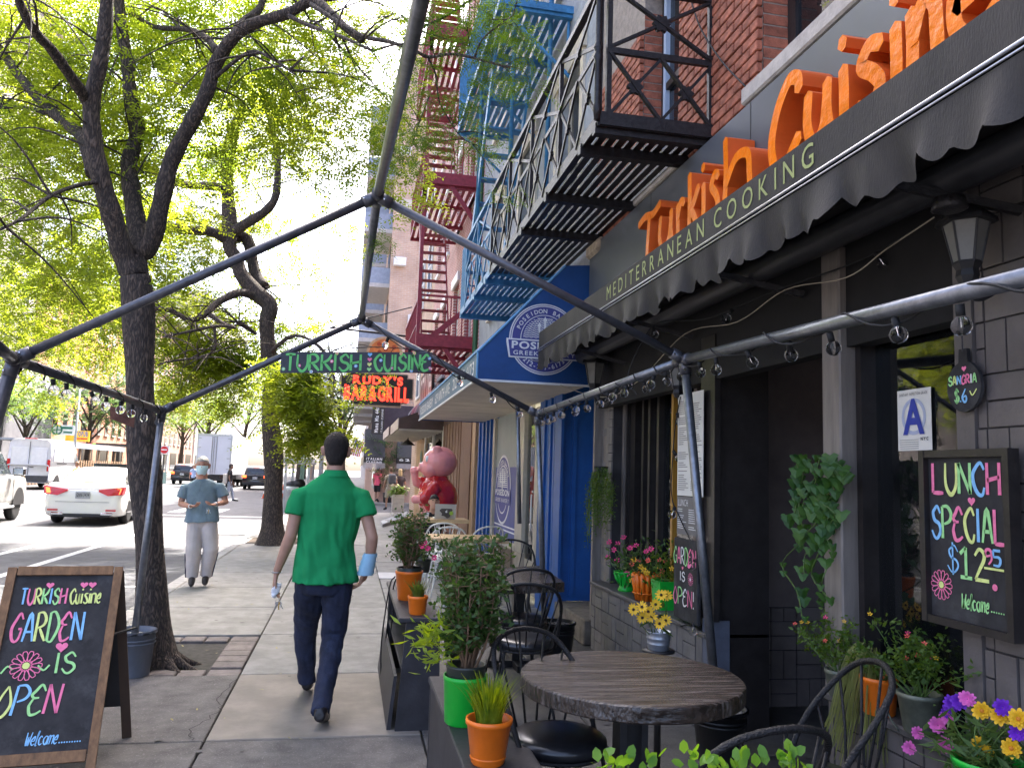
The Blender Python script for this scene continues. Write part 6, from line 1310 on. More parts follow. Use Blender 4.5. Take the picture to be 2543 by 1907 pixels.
skins = dict(a=mat('skin_tan', (.42, .235, .16), .5, var=.10, scale=14, bump=.05), b=mat('skin_ruddy', (.44, .22, .15), .5, var=.14, scale=14, bump=.08), c=mat('skin_brown', (.16, .085, .055), .5, var=.1, scale=14))
def hand(mb, wr, ha, side, f, s, curl=.35):
    d = (ha-wr).normalized(); lat = d.cross(f).normalized()*side if d.cross(f).length > .1 else Vector((1, 0, 0))
    fr = lat.cross(d).normalized(); L = (ha-wr).length
    mb.tube([wr-d*.02, wr+d*L*.3, wr+d*L*.75], [(.026*s, .020*s), (.037*s, .016*s), (.042*s, .014*s)], 10)
    # palm spreads along fr (fore-aft), thin along lat
    for k, (o, ln) in enumerate(((-.030, .062), (-.010, .078), (.011, .074), (.030, .066))):
        b0 = wr+d*L*.72+fr*o*s; b1 = b0+d*ln*.5*s-lat*.008*s; b2 = b1+d*ln*.42*s-lat*curl*.07*s; b3 = b2+d*ln*.15*s-lat*curl*.06*s
        mb.tube([b0, b1, b2, b3], [.0098*s, .0092*s, .0085*s, .006*s], 8)
    t0 = wr+d*L*.22+fr*.028*s; mb.tube([t0, t0+d*.03*s+fr*.026*s-lat*.008*s, t0+d*.062*s+fr*.032*s-lat*.02*s], [.013*s, .0105*s, .008*s], 8)
def head_mb(b, c, f, l, s, turn=0, nose=True):
    f2 = (f*math.cos(turn)+l*math.sin(turn)).normalized(); l2 = Vector((f2.y, -f2.x, 0)); up = Vector((0, 0, 1))
    prof = [(-.118, .020, .030, .045), (-.105, .042, .048, .038), (-.075, .056, .066, .025), (-.04, .064, .080, .012), (0, .071, .090, 0), (.04, .074, .096, -.004), (.075, .070, .092, -.006), (.10, .055, .074, -.006), (.117, .030, .042, -.006), (.122, .01, .014, -.006)]
    b.loft([ell(c+up*(z*s)+f2*(o*s), l2, f2, rx*s, ry*s, 18) for z, rx, ry, o in prof])
    for sg in (-1, 1): b.tube([c+l2*(sg*.070*s)+up*(.026*s)-f2*.005*s, c+l2*(sg*.090*s)+up*(.022*s)-f2*.020*s, c+l2*(sg*.082*s)-up*(.034*s)-f2*.006*s], [.012*s, .013*s, .009*s], 7)
    if nose: b.tube([c+f2*(.085*s)+up*(.015*s), c+f2*(.108*s)-up*(.022*s), c+f2*(.092*s)-up*(.033*s)], [.009*s, .014*s, .010*s], 7)
    return f2, l2
def figure(label, J, skin, shirt, trousers, shoes, hair, name='person', voxel=.010, short=True, sleeve=.62, shorts=False, fit_=1., legfit=1., foldamp=.008, belly=1., hairkind='short', turn=0, head_only=False, hem=0., loose=1., sw=None, hs=1.):
    f, l, s = J['f'], J['l'], J['s']; up = Vector((0, 0, 1)); t = thing(name, label, 'person', (J['pelvis'].x, J['pelvis'].y, min(J['anL'].z, J['anR'].z)-.08*s))
    b = MB(); g = fit_
    sl = (J['shR']-J['shL']).normalized() if (J['shR']-J['shL']).dot(l) > 0 else (J['shL']-J['shR']).normalized()
    J_sh = (J['shL']+J['shR'])/2; half = (J['shR']-J['shL']).length/2
    fw = Vector((-sl.y, sl.x, 0)); fw = fw if fw.dot(f) > 0 else -fw
    tor = [(J['pelvis']-up*.06*s, .125, .085), (J['pelvis']+up*.04*s, .132, .095*belly), (J['waist'], .130, .090*belly), (J['waist'].lerp(J['chest'], .5), .145, .102*belly), (J['chest'], .160, .108), (J_sh-up*.06*s, half/s*.80, .085), (J_sh-up*.015*s, half/s*.60, .070), (J_sh.lerp(J['neck'], .6), .080, .062), (J['neck'], .060, .058)]
    b.loft([ell(c, sl, fw, rx*s, ry*s, 20) for c, rx, ry in tor])
    b.tube([J['neck']-up*.03*s, J['neck'].lerp(J['head'], .5), J['head']-up*.03*s], [.064*s, .060*s, .056*s], 14)
    f2, l2 = head_mb(b, J['head'], f, l, s*hs, turn)
    for sd, sh, el, wr, ha in ((-1, 'shL', 'elL', 'wrL', 'haL'), (1, 'shR', 'elR', 'wrR', 'haR')):
        a0, a1, a2 = J[sh], J[el], J[wr]
        ins = (J_sh-a0).normalized(); b.tube([a0+ins*.12*s-up*.07*s, a0+ins*.05*s-up*.06*s, a0.lerp(a1, .24), a0.lerp(a1, .4), a0.lerp(a1, .85), a1, a1.lerp(a2, .25), a1.lerp(a2, .7), a2], [.038*s, .044*s, .047*s, .046*s, .041*s, .041*s, .041*s, .032*s, .026*s], 12)
        hand(b, a2, J[ha], sd, f, s)
    for hp, kn, an, to in (('hipL', 'knL', 'anL', 'toL'), ('hipR', 'knR', 'anR', 'toR')):
        b.tube([J[hp], J[hp].lerp(J[kn], .4), J[hp].lerp(J[kn], .9), J[kn], J[kn].lerp(J[an], .3), J[kn].lerp(J[an], .8), J[an]], [.070*s, .066*s, .050*s, .048*s, .046*s, .034*s, .034*s], 12)
        b.tube([J[an]-up*.01*s, J[an].lerp(J[to], .5), J[to]], [.036*s, .038*s, .028*s], 10)
    ob('body', remesh(b, 'body', voxel, 5), skin, t, True)
    # upper garment
    c = MB(); e = .014*g
    hemz = J['pelvis']-up*(.10+hem)*s
    W_ = sw or (.168*loose+e*.3, .158*loose+e*.4, .145*loose, .155+e*.4, .170+e*.4); D_ = [.150*belly*loose, .118*belly*loose, .108*belly*loose, .116*belly, .120]
    rings = [(q, w_, d_) for q, w_, d_ in zip((hemz, J['pelvis']+up*.04*s, J['waist'], J['waist'].lerp(J['chest'], .5), J['chest']), W_, D_)]+[(J_sh-up*.035*s, half/s*.97, .106), (J_sh+up*.008*s, half/s*.86, .092), (J_sh.lerp(J['neck'], .45)+up*.006*s, half/s*.62, .080), (J_sh.lerp(J['neck'], .8), .092, .074), (J['neck']-up*.01*s, .070, .068)]
    c.loft([ell(q, sl, fw, rx*s, ry*s, 24) for q, rx, ry in rings])
    for sd, sh, el, wr in ((-1, 'shL', 'elL', 'wrL'), (1, 'shR', 'elR', 'wrR')):
        a0, a1 = J[sh], J[el]; end = a0.lerp(a1, sleeve); ins = (J_sh-a0).normalized()
        st_p = [a0+ins*.12*s-up*.06*s, a0+ins*.045*s-up*.046*s, a0.lerp(a1, .20)]
        if not short: c.tube(st_p+[a0.lerp(a1, .5), a1, a1.lerp(J[wr], .5), J[wr]], [.06*s, .062*s, .063*s, .058*s, .052*s, .047*s, .04*s], 14)
        else: c.tube(st_p+[a0.lerp(end, .65), end], [.056*s, .060*s, .064*s, .065*s*g**.3, .062*s*g**.5], 14)
    me = remesh(c, 'shirt', voxel*.9, 4); fold(me, foldamp, (11, 11, 4.2), 3.1, (J['waist'].z, J_sh.z+.1)); sh_o = ob('shirt', me, shirt, t)
    # trousers
    c = MB(); rings = [(J['pelvis']+up*.06*s, .150, .112), (J['pelvis']-up*.02*s, .163, .122), (J['pelvis']-up*.10*s, .160, .118), (J['pelvis']-up*.14*s, .14, .10)]; c.loft([ell(q, l, f, rx*s, ry*s, 20) for q, rx, ry in rings])
    for hp, kn, an in (('hipL', 'knL', 'anL'), ('hipR', 'knR', 'anR')):
        A, B_, C_ = J[hp], J[kn], J[an]; w = legfit
        if shorts: c.tube([A+up*.02*s, A.lerp(B_, .4), A.lerp(B_, .92)], [.095*s, .095*s*w, .092*s*w], 14)
        else: c.tube([A+up*.03*s, A.lerp(B_, .35), A.lerp(B_, .8), B_, B_.lerp(C_, .3), B_.lerp(C_, .75), C_+up*.0], [.098*s, .098*s*w**.4, .080*s*w**.8, .074*s*w, .071*s*w, .060*s*w, .058*s*w], 14)
    me = remesh(c, 'trousers', voxel*.9, 4); fold(me, foldamp*.55, (10, 10, 8), 8.7); ob('trousers', me, trousers, t)
    for an, to in (('anL', 'toL'), ('anR', 'toR')):
        c = MB(); dd = (J[to]-J[an]); hz = Vector((dd.x, dd.y, 0)).normalized()*s; dn = dd.normalized(); heel = J[an]-dn*.055*s-up*.025*s
        c.tube([heel, J[an]+dn*.02*s-up*.01*s, J[an].lerp(J[to], .6), J[to], J[to]+dn*.05*s], [(.034*s), (.045*s), (.046*s), (.040*s), (.022*s)], 12); c.tube([J[an]-dn*.01*s, J[an]+up*.04*s], [.045*s, .042*s], 10)
        ob('shoe', remesh(c, 'shoe', .009, 3), shoes, t)
    # hair
    hc = J['head']; hb = MB()
    if hairkind == 'short': hb.loft([ell(hc+up*(z*s*hs)+f2*(o*s*hs), l2, f2, rx*s*hs, ry*s*hs, 18) for z, rx, ry, o in ((-.088, .040, .026, -.052), (-.06, .054, .044, -.049), (-.02, .068, .066, -.036), (.02, .0765, .084, -.020), (.05, .079, .096, -.010), (.074, .073, .099, -.004), (.096, .059, .083, -.004), (.114, .039, .056, -.006), (.126, .016, .022, -.008))])
    elif hairkind == 'long': hb.loft([ell(hc+up*(z*s*hs)+f2*(o*s*hs), l2, f2, rx*s*hs, ry*s*hs, 18) for z, rx, ry, o in ((-.27, .06, .03, -.07), (-.2, .085, .05, -.06), (-.1, .09, .07, -.045), (.0, .085, .088, -.02), (.06, .084, .1, -.01), (.10, .066, .085, -.01), (.122, .036, .05, -.01))])
    me = remesh(hb, 'hair', .008, 2); fold(me, .004, (60, 60, 60), 1.3); ob('hair', me, hair, t)
    return t, sh_o, f2, l2
cloth_g = mat('green_pique', (.011, .24, .080), .85, var=.10, scale=9, bump=.12, bscale=260, spec=.2); jean = mat('dark_jeans', (.016, .022, .048), .85, var=.30, scale=7, bump=.25, bscale=140, dark=(.03, .042, .085), dmix=.6, dscale=3)
hairb = mat('black_hair', (.018, .012, .010), .6, var=.35, scale=60, bump=.7, bscale=240); hairg = mat('grey_hair', (.42, .40, .37), .6, var=.3, scale=50, bump=.6, bscale=200); leather = mat('black_leather', (.014, .012, .013), .35, var=.2)
# ---- man in green walking away
def g_(u, v, Y): return P(u, v, Y=Y)
yl_ = P(762, 1724, Z=0).y; yr_ = P(797, 1818, Z=0).y; ym = 5.55
J = dict(f=Vector((.0, 1, 0)), l=Vector((1, 0, 0)), s=1.0, head=g_(835, 1121, ym+.02), neck=g_(834, 1170, ym), chest=g_(822, 1265, ym), waist=g_(811, 1350, ym), pelvis=g_(807, 1420, ym),
 shL=g_(748, 1208, ym), shR=g_(893, 1210, ym), elL=g_(722, 1330, ym-.04), elR=g_(924, 1335, ym-.06), wrL=g_(687, 1420, ym+.02), wrR=g_(917, 1405, ym-.02), haL=g_(679, 1466, ym+.05), haR=g_(893, 1455, ym+.02),
 hipL=g_(773, 1440, ym), hipR=g_(842, 1440, ym), knL=g_(758, 1580, ym+.30), knR=g_(828, 1585, ym+.05), anL=g_(763, 1693, yl_-.05), anR=g_(797, 1770, yr_+.06), toL=g_(764, 1706, yl_+.12), toR=g_(803, 1806, yr_+.02))
J['toR'] = J['anR']+Vector((.02, .14, -.055)); J['toL'] = J['anL']+Vector((.0, .17, -.045))
t, sh, f2, l2 = figure('man in green polo shirt and dark jeans walking away, blue mask on his wrist', J, skins['a'], cloth_g, jean, leather, hairb, voxel=.0085, sleeve=.58, fit_=1.3, legfit=1.02, foldamp=.022, loose=1.06, hem=-.035, sw=(.222, .205, .190, .192, .200), hs=1.07)
cn = J['neck']+Vector((0, .0, .0)); cb = MB(); cb.loft([ell(cn+Vector((0, 0, z)), Vector((1, 0, 0)), Vector((0, 1, 0)), rx, ry, 20) for z, rx, ry in ((-.035, .092, .086), (-.005, .078, .074), (.008, .070, .067), (-.005, .060, .058))], False); ob('collar', cb, cloth_g, t, True)
mk = mat('blue_mask', (.32, .55, .72), .8, var=.08, scale=9, bump=.1); w0, w1 = J['elR'].lerp(J['wrR'], .55), J['wrR'].lerp(J['haR'], .45)
mb = MB(); rings = []
for k in range(9):
    s_ = k/8; c_ = w0.lerp(w1, s_); d = (w1-w0).normalized(); rx = .043+.010*s_+.005*(k % 2); rings.append([c_+Vector((1, 0, 0))*(rx*math.cos(a))+Vector((0, 1, 0))*(.046*math.sin(a)) for a in np.linspace(0, 2*PI, 18, endpoint=False)])
mb.loft(rings, False); ob('wrist_mask', mb, mk, t, True)
ob('bracelet', MB().lathe([(.033, -.004), (.036, 0), (.033, .004), (.031, 0)], J['wrL'], 16), K['steel'], t, True)
tis = remesh(MB().sph(J['haL']+Vector((.015, -.03, .01)), (.026, .022, .03)).sph(J['haL']+Vector((.03, -.035, .035)), (.022, .018, .026)).sph(J['haL']+Vector((.005, -.03, -.025)), (.018, .016, .022)), 'tissue', .006, 1); fold(tis, .012, (70, 70, 70)); tag(ob('tissue', tis, mat('white_tissue', (.75, .75, .75), .8, var=.05)), 'crumpled white tissue held in the walking man’s left hand', 'tissue')
def keys(c, label):
    t = thing('keys', label, 'keys', c); br_ = mat('brass', (.45, .30, .10), .35, metal=.9, var=.1); ob('ring', MB().tube([c+Vector((.012*math.cos(a), 0, .012*math.sin(a))) for a in np.linspace(0, 2*PI, 13)], .0016, 5), K['steel'], t)
    for k, (dx, an_) in enumerate(((0, -.3), (.008, .1), (.014, .5))):
        q = MB(); d = Vector((math.sin(an_), 0, -math.cos(an_))); n_ = Vector((d.z, 0, -d.x)); o = c+Vector((dx, .003*k, -.012)); q.bar(o, o+d*.05, .002, .007, n_); q.prism([o+n_*.011*math.cos(a)+d*(.008+.011*math.sin(a)) for a in np.linspace(0, 2*PI, 10, endpoint=False)], (0, .002, 0)); ob('key', q, br_ if k % 2 else K['steel'], t)
keys(J['haL']+Vector((.03, -.02, -.06)), 'bunch of keys hanging below the tissue')
# ---- man in grey blue shirt with mask
bl_ = P(490, 1456, Z=0); ym = bl_.y
J = dict(f=Vector((.08, -1, 0)).normalized(), l=Vector((-1, -.08, 0)).normalized(), s=.98, head=g_(503, 1157, ym-.06), neck=g_(503, 1187, ym), chest=g_(502, 1222, ym), waist=g_(502, 1258, ym), pelvis=g_(502, 1282, ym),
 shL=g_(545, 1200, ym), shR=g_(461, 1202, ym), elL=g_(561, 1246, ym-.03), elR=g_(449, 1251, ym-.03), wrL=g_(537, 1252, ym-.22), wrR=g_(472, 1257, ym-.22), haL=g_(518, 1253, ym-.33), haR=g_(491, 1256, ym-.33),
 hipL=g_(519, 1294, ym), hipR=g_(486, 1294, ym), knL=g_(524, 1362, ym-.05), knR=g_(480, 1364, ym-.08), anL=g_(511, 1430, ym+.05), anR=g_(477, 1433, ym-.03), toL=g_(509, 1446, ym-.12), toR=g_(475, 1449, ym-.20))
tee = mat('grey_blue_tee', (.155, .215, .255), .85, var=.14, scale=8, bump=.12, bscale=200); pants = mat('pale_track_pants', (.52, .46, .43), .6, var=.08, scale=6, bump=.1)
t, sh, f2, l2 = figure('grey haired man in blue grey tee shirt and pale trousers wearing a face mask', J, skins['b'], tee, pants, mat('dark_shoe', (.03, .025, .025), .6), hairg, voxel=.0095, sleeve=.72, fit_=1.35, legfit=1.35, foldamp=.011, belly=1.16, loose=1.1, hem=-.03, sw=(.225, .215, .205, .20, .20), hs=1.05)
hd = J['head']; s = .98; up = Vector((0, 0, 1)); mm = MB()
mm.loft([[hd+f2*(fo*math.cos(a))*1.0+l2*(.076*math.sin(a)*k)+up*z for a in np.linspace(-1.35, 1.35, 11)] for z, fo, k in ((-.118, .072, .55), (-.10, .100, .80), (-.07, .112, .92), (-.035, .118, .98), (-.008, .112, .98), (.004, .104, .98))], False, False)
me = mm.mesh('mask', True); ob('face_mask', me, mat('pale_mask', (.50, .66, .68), .8, var=.05, bump=.1), t)
for sg in (-1, 1):
    ob('eyebrow', MB().tube([hd+f2*.084*s+l2*(sg*.012)+up*.040, hd+f2*.080*s+l2*(sg*.034)+up*.046, hd+f2*.066*s+l2*(sg*.052)+up*.040], [.004, .005, .003], 6), hairg, t); ob('eyelid', MB().sph(hd+f2*.081*s+l2*(sg*.031)+up*.022, (.015, .010, .007), 8, 5), mat('eye_shadow_skin', (.22, .11, .08), .5), t, True)
ob('wrist_watch', MB().tube([J['wrL'], J['wrL']+(J['haL']-J['wrL']).normalized()*.03], .030*s, 12), K['steel'], t, True); ob('bracelet', MB().tube([J['wrR'], J['wrR']+(J['haR']-J['wrR']).normalized()*.012], .031*s, 12), K['white'], t, True)
for p0, p1, sgn_ in (('knL', 'anL', 1), ('knR', 'anR', -1)):
    for o_ in (0, .022):
        q = MB(); A, B_ = J[p0]-up*.02, J[p1]+up*.0
        ln = [A.lerp(B_, k/6)+l*0 for k in range(7)] if False else [A.lerp(B_, .1+.9*k/6) for k in range(7)]
        rr = [lerp(.094, .076, k/6) for k in range(7)]
        pts = [p+(-J['l'])*(sgn_*-1)*0+J['l']*(-sgn_*r)+J['f']*(o_) for p, r in zip(ln, rr)]
        ob('side_stripe', MB().tube(pts, .008, 6), mat('navy_stripe', (.02, .02, .05), .7), t, True)
ob('placket', MB().tube([hd+f2*.10-up*.20, hd+f2*.135-up*.27, hd+f2*.15-up*.33], .006, 6), tee, t, True)
keys(J['haL']+Vector((0, -.05, -.05)), 'keys hanging from the masked man’s hand')
# ---- seated man at the laptop
sy = 13.05; hp_ = P(1073, 1252, Y=sy)
J = pose(hp_.x, sy, 1.72, R(180), 0, 0); J['head'] = P(1078, 1250, Y=sy-.2)+Vector((0, 0, .02)); dz = J['head'].z-1.62
for k in ('neck', 'chest', 'waist', 'pelvis', 'shL', 'shR'): J[k] = J[k]+Vector((0, 0, dz))
J['neck'] = J['head']+Vector((0, .09, -.15)); J['elL'] = P(1046, 1283, Y=sy-.25); J['elR'] = P(1112, 1284, Y=sy-.25)
J['shL'], J['shR'] = J['neck']+Vector((.17, .03, -.07)), J['neck']+Vector((-.17, .03, -.07)); J['chest'] = J['neck']+Vector((0, .05, -.2)); J['waist'] = J['neck']+Vector((0, .1, -.42)); J['pelvis'] = Vector((J['neck'].x, sy+.12, .5))
J['elL'], J['elR'] = J['shL']+Vector((.1, -.1, -.26)), J['shR']+Vector((-.14, -.12, -.26)); J['wrL'], J['wrR'] = J['elL']+Vector((-.12, -.16, -.02)), J['elR']+Vector((.18, -.12, -.02)); J['haL'], J['haR'] = J['wrL']+Vector((-.08, -.02, 0)), J['wrR']+Vector((.08, -.02, 0))
for a, sg in (('L', 1), ('R', -1)):
    J['hip'+a] = J['pelvis']+Vector((sg*.09, 0, -.02)); J['kn'+a] = J['pelvis']+Vector((sg*.14, -.40, .02)); J['an'+a] = Vector((J['kn'+a].x, sy-.35, .09)); J['to'+a] = J['an'+a]+Vector((0, -.18, -.05))
bt_ = mat('black_tee', (.015, .015, .017), .85, var=.1)
t, sh, f2, l2 = figure('seated man in black tee shirt leaning over the laptop', J, skins['a'], bt_, bt_, K['white'], hairb, voxel=.013, sleeve=.6, foldamp=.006)
for sg in (-1, 1): ob('eyebrow', MB().tube([J['head']+f2*.086+l2*(sg*.012)+up*.035, J['head']+f2*.075+l2*(sg*.045)+up*.036], .005, 6), hairb, t)
TAB = J['haL'].z
# ---- far people
def walker(lab, u, v, Y, h, face, step, skin, top, leg, hair, **k):
    p = P(u, v, Y=Y); J = pose(p.x, Y, h, face, step, step*.7, k.pop('z', 0)); return figure(lab, J, skin, top, leg, K['rubber'], hair, voxel=.018, foldamp=.006, **k), J
walker('man in bright pink tee shirt and black shorts on the far pavement', 935, 1240, 41.3, 1.78, R(20), .22, skins['a'], mat('pink_tee', (.80, .12, .20), .8, var=.08), bt_, hairb, shorts=True)
(tb, _, _, _), J = walker('man in khaki shirt with a backpack waiting at the crossing', 967, 1260, 33.0, 1.74, R(-15), .16, skins['a'], mat('khaki_shirt', (.36, .30, .22), .8, var=.1), mat('khaki_shorts', (.42, .36, .27), .8), mat('brown_hair', (.12, .07, .04), .6), shorts=True)
q = J['chest']-J['f']*.2; tag(ob('backpack', remesh(MB().cbox(q-Vector((.15, .1, .22)), q+Vector((.15, .1, .2)), .05), 'pack', .02, 3), mat('grey_backpack', (.10, .10, .11), .7)), 'grey backpack on the man at the crossing', 'backpack')
walker('blonde woman in dark top behind the white planter', 990, 1260, 33.4, 1.68, R(-10), .1, skins['b'], mat('brown_top', (.07, .05, .05), .8), mat('dark_skirt', (.05, .045, .05), .8), mat('blond_hair', (.55, .40, .20), .6, var=.25, scale=40), hairkind='long')
(tb, _, _, _), J = walker('man in black tee shirt with pale bag crossing the avenue', 567, 1235, 41.0, 1.8, R(70), .25, skins['c'], bt_, mat('grey_jeans', (.30, .32, .36), .8), hairb, z=-.14)
q = J['waist']-J['f']*.22; tag(ob('tote_bag', remesh(MB().cbox(q-Vector((.08, .16, .25)), q+Vector((.12, .16, .25)), .04), 'bag', .02, 3), K['soffit']), 'pale bag carried by the man in black crossing the avenue', 'bag')
walker('person standing between the white van and the white saloon car', 188, 1200, 40, 1.66, R(-60), .05, skins['b'], mat('yellow_green_top', (.55, .62, .15), .8), bt_, mat('auburn_hair', (.20, .10, .05), .6), z=-.14)
walker('person in pale blue top in front of the box truck', 479, 1200, 58, 1.7, R(180), .1, skins['b'], mat('pale_blue_top', (.40, .50, .70), .8), bt_, hairb, z=-.14)
# ================================================================ TABLES, CHAIRS, PLANTERS
cush = mat('black_vinyl', (.016, .016, .018), .28, var=.15, scale=9, coat=.2); wire = mat('black_wire', (.020, .019, .020), .38, metal=.3, var=.3, scale=60, bump=.5, bscale=160); wwire = mat('white_wire', (.62, .60, .56), .45, var=.1)
def wire_chair(label, x, y, rz, m=wire, cm=cush, s=1., group='black wire chairs at the tables'):
    t = thing('wire_chair', label, 'chair', (x, y, 0), group, rz); t.scale = (s,)*3
    ob('seat', MB().lathe([(.17, .445), (.200, .45), (.208, .468), (.206, .490), (.185, .505), (.12, .512), (.001, .514)], (0, 0, 0), 28), cm, t, True, world=False)
    ob('seat_ring', MB().tube([(.195*math.cos(a), .195*math.sin(a), .44) for a in np.linspace(0, 2*PI, 29)], .008, 6), m, t, True, world=False)
    for sx, sy in ((-1, -1), (1, -1), (-1, 1), (1, 1)):
        ob('leg', MB().tube(crv([(sx*.13, sy*.13, .44), (sx*.155, sy*.155, .25), (sx*.205, sy*.205, 0)], 4), .009, 7), m, t, True, world=False)
    for sx in (-1, 1): ob('leg_brace', MB().tube(crv([(sx*.19, -.18, .08), (sx*.165, -.10, .26), (sx*.15, 0, .33), (sx*.165, .10, .26), (sx*.19, .18, .08)], 4), .006, 6), m, t, True, world=False)
    hoop = crv([(-.215, .02, .44), (-.235, -.06, .62), (-.225, -.16, .76), (-.16, -.235, .855), (0, -.265, .89), (.16, -.235, .855), (.225, -.16, .76), (.235, -.06, .62), (.215, .02, .44)], 6); tw = [Vector(p) for p in hoop]
    ob('back_hoop', MB().tube(tw, [.011+.0015*(i % 2) for i in range(len(tw))], 8), m, t, True, world=False)
    low = crv([(-.20, -.02, .45), (-.16, -.12, .45), (0, -.195, .45), (.16, -.12, .45), (.20, -.02, .45)], 6)
    for k in range(7):
        i = int(lerp(9, len(hoop)-10, k/6)); a = hoop[i]; q = -.15+.05*k; b = (q, -math.sqrt(max(.001, .2**2-q*q))*.98, .45)
        ob('spindle', MB().tube([a, ((a[0]+b[0])/2, (a[1]+b[1])/2-.008, (a[2]+b[2])/2), b], .0055, 6), m, t, True, world=False)
    return t
# round table
rt = Vector((1.235, 3.37, 0)); tt = thing('round_table', 'round dark plank table on a black pedestal in front', 'table', rt); zt2 = .745; rr_ = .475; npl = 8
for k in range(npl):
    a0_, a1_ = -rr_+2*rr_*k/npl, -rr_+2*rr_*(k+1)/npl; pts = []
    for s_, rng_ in ((1, np.linspace(a0_+.002, a1_-.002, 11)), (-1, np.linspace(a1_-.002, a0_+.002, 11))):
        for v_ in rng_: pts.append((s_*math.sqrt(max(1e-5, rr_**2-v_*v_)), v_))
    an = R(-14); b = MB(); q = [(x*math.cos(an)-y*math.sin(an), x*math.sin(an)+y*math.cos(an)) for x, y in pts]
    b.loft([[(x*.993, y*.993, zt2-.065) for x, y in q], [(x, y, zt2-.06) for x, y in q], [(x, y, zt2-.006) for x, y in q], [(x*.988, y*.988, zt2+.0004*(k % 3)) for x, y in q]])
    ob('plank', b, K['wood'], tt, world=False)
ob('pedestal', MB().lathe([(.045, .04), (.06, .1), (.06, .62), (.09, .68), (.09, .678)], (0, 0, 0), 20), K['black'], tt, True, world=False); ob('foot', MB().lathe([(.28, 0), (.27, .02), (.08, .045), (.05, .1)], (0, 0, 0), 24), K['iron'], tt, True, world=False); ob('pedestal_post', MB().box((-.062, -.05, .05), (.062, .05, .68)), K['black'], tt, world=False)
# square table
def sq_table(label, corners, z, th, m, lm, leg, group=None, n=4):
    c = sum((Vector(q) for q in corners), Vector())/4; t = thing('square_table', label, 'table', (c.x, c.y, 0), group); a, b_, c_, d = [Vector(q) for q in corners]
    for k in range(n):
        s0, s1 = k/n+.002, (k+1)/n-.002; q = [a.lerp(d, s0), b_.lerp(c_, s0), b_.lerp(c_, s1), a.lerp(d, s1)]; ob('plank', MB().loft([[Vector((p.x, p.y, z-th)) for p in q], [Vector((p.x, p.y, z)) for p in q]]), m, t)
    ob('pedestal', MB().box((c.x-leg, c.y-leg, .04), (c.x+leg, c.y+leg, z-th)), lm, t); ob('foot', MB().box((c.x-.25, c.y-.04, 0), (c.x+.25, c.y+.04, .05)), lm, t); ob('foot', MB().box((c.x-.04, c.y-.25, .001), (c.x+.04, c.y+.25, .051)), lm, t); return t
zq = .745; sq_table('square dark plank table behind the near chairs', [P(1212, 1452, Z=zq), P(1402, 1446, Z=zq), P(1342, 1404, Z=zq), P(1195, 1412, Z=zq)], zq, .075, K['wood'], K['black'], .045)
pw_ = mat('pale_table_wood', (.55, .38, .20), .5, var=.15, scale=4, stretch=(1, 8, 1)); wst = mat('white_steel', (.6, .6, .6), .4)
ty_ = 12.1; a_, b2 = P(1020, 1288, Y=ty_), P(1166, 1292, Y=ty_); zl = (a_.z+b2.z)/2
sq_table('pale wooden cafe table with the laptop on it', [(a_.x, ty_, 0), (b2.x, ty_, 0), (b2.x, ty_+.6, 0), (a_.x, ty_+.6, 0)], zl, .05, pw_, wst, .03, 'cafe tables by the bakery')
a_, b2 = P(1072, 1336, Y=9.3), P(1265, 1340, Y=9.3); sq_table('pale cafe table behind the boxwood shrubs', [(a_.x, 9.3, 0), (b2.x, 9.3, 0), (b2.x, 9.95, 0), (a_.x, 9.95, 0)], a_.z, .05, pw_, wst, .03, 'cafe tables by the bakery')
# chairs
def chair_at(lab, u, v, z, rz, **k): p = P(u, v, Z=z); return wire_chair(lab, p.x, p.y, rz, **k)
chair_at('black wire chair with glossy round seat pushed against the round table', 1386, 1822, .50, R(-150))
chair_at('black wire chair with low hooped back nearest the square table', 1300, 1583, .50, R(-8))
chair_at('black wire chair tucked at the near side of the square table', 1288, 1530, .50, R(6))
chair_at('black wire chair on the far side of the square table', 1275, 1440, .50, R(176))
p = P(2060, 1815, Z=.52); wire_chair('black wire chair beside the flower ledge right of the round table', 1.70, 2.78, R(75), s=1.05)
p = P(1950, 1880, Z=.56); wire_chair('black wire chair cut off by the bottom edge of the picture', 1.22, 2.42, R(8), s=1.0)
wg = 'white wire chairs by the bakery'
for u, v, Y, rz, lab in ((1112, 1300, 10.6, 0, 'white wire chair left behind the shrubs'), (1200, 1290, 10.9, .3, 'white wire chair beside the bakery window'), (1098, 1310, 11.4, 0, 'white wire chair in front of the laptop table')):
    q = P(u, v, Y=Y); wire_chair(lab, q.x, Y, rz, wwire, wwire, group=wg)
q = P(1076, 1250, Y=13.2); wire_chair('white wire chair under the seated man', q.x, 13.2, PI, wwire, wwire, group=wg)
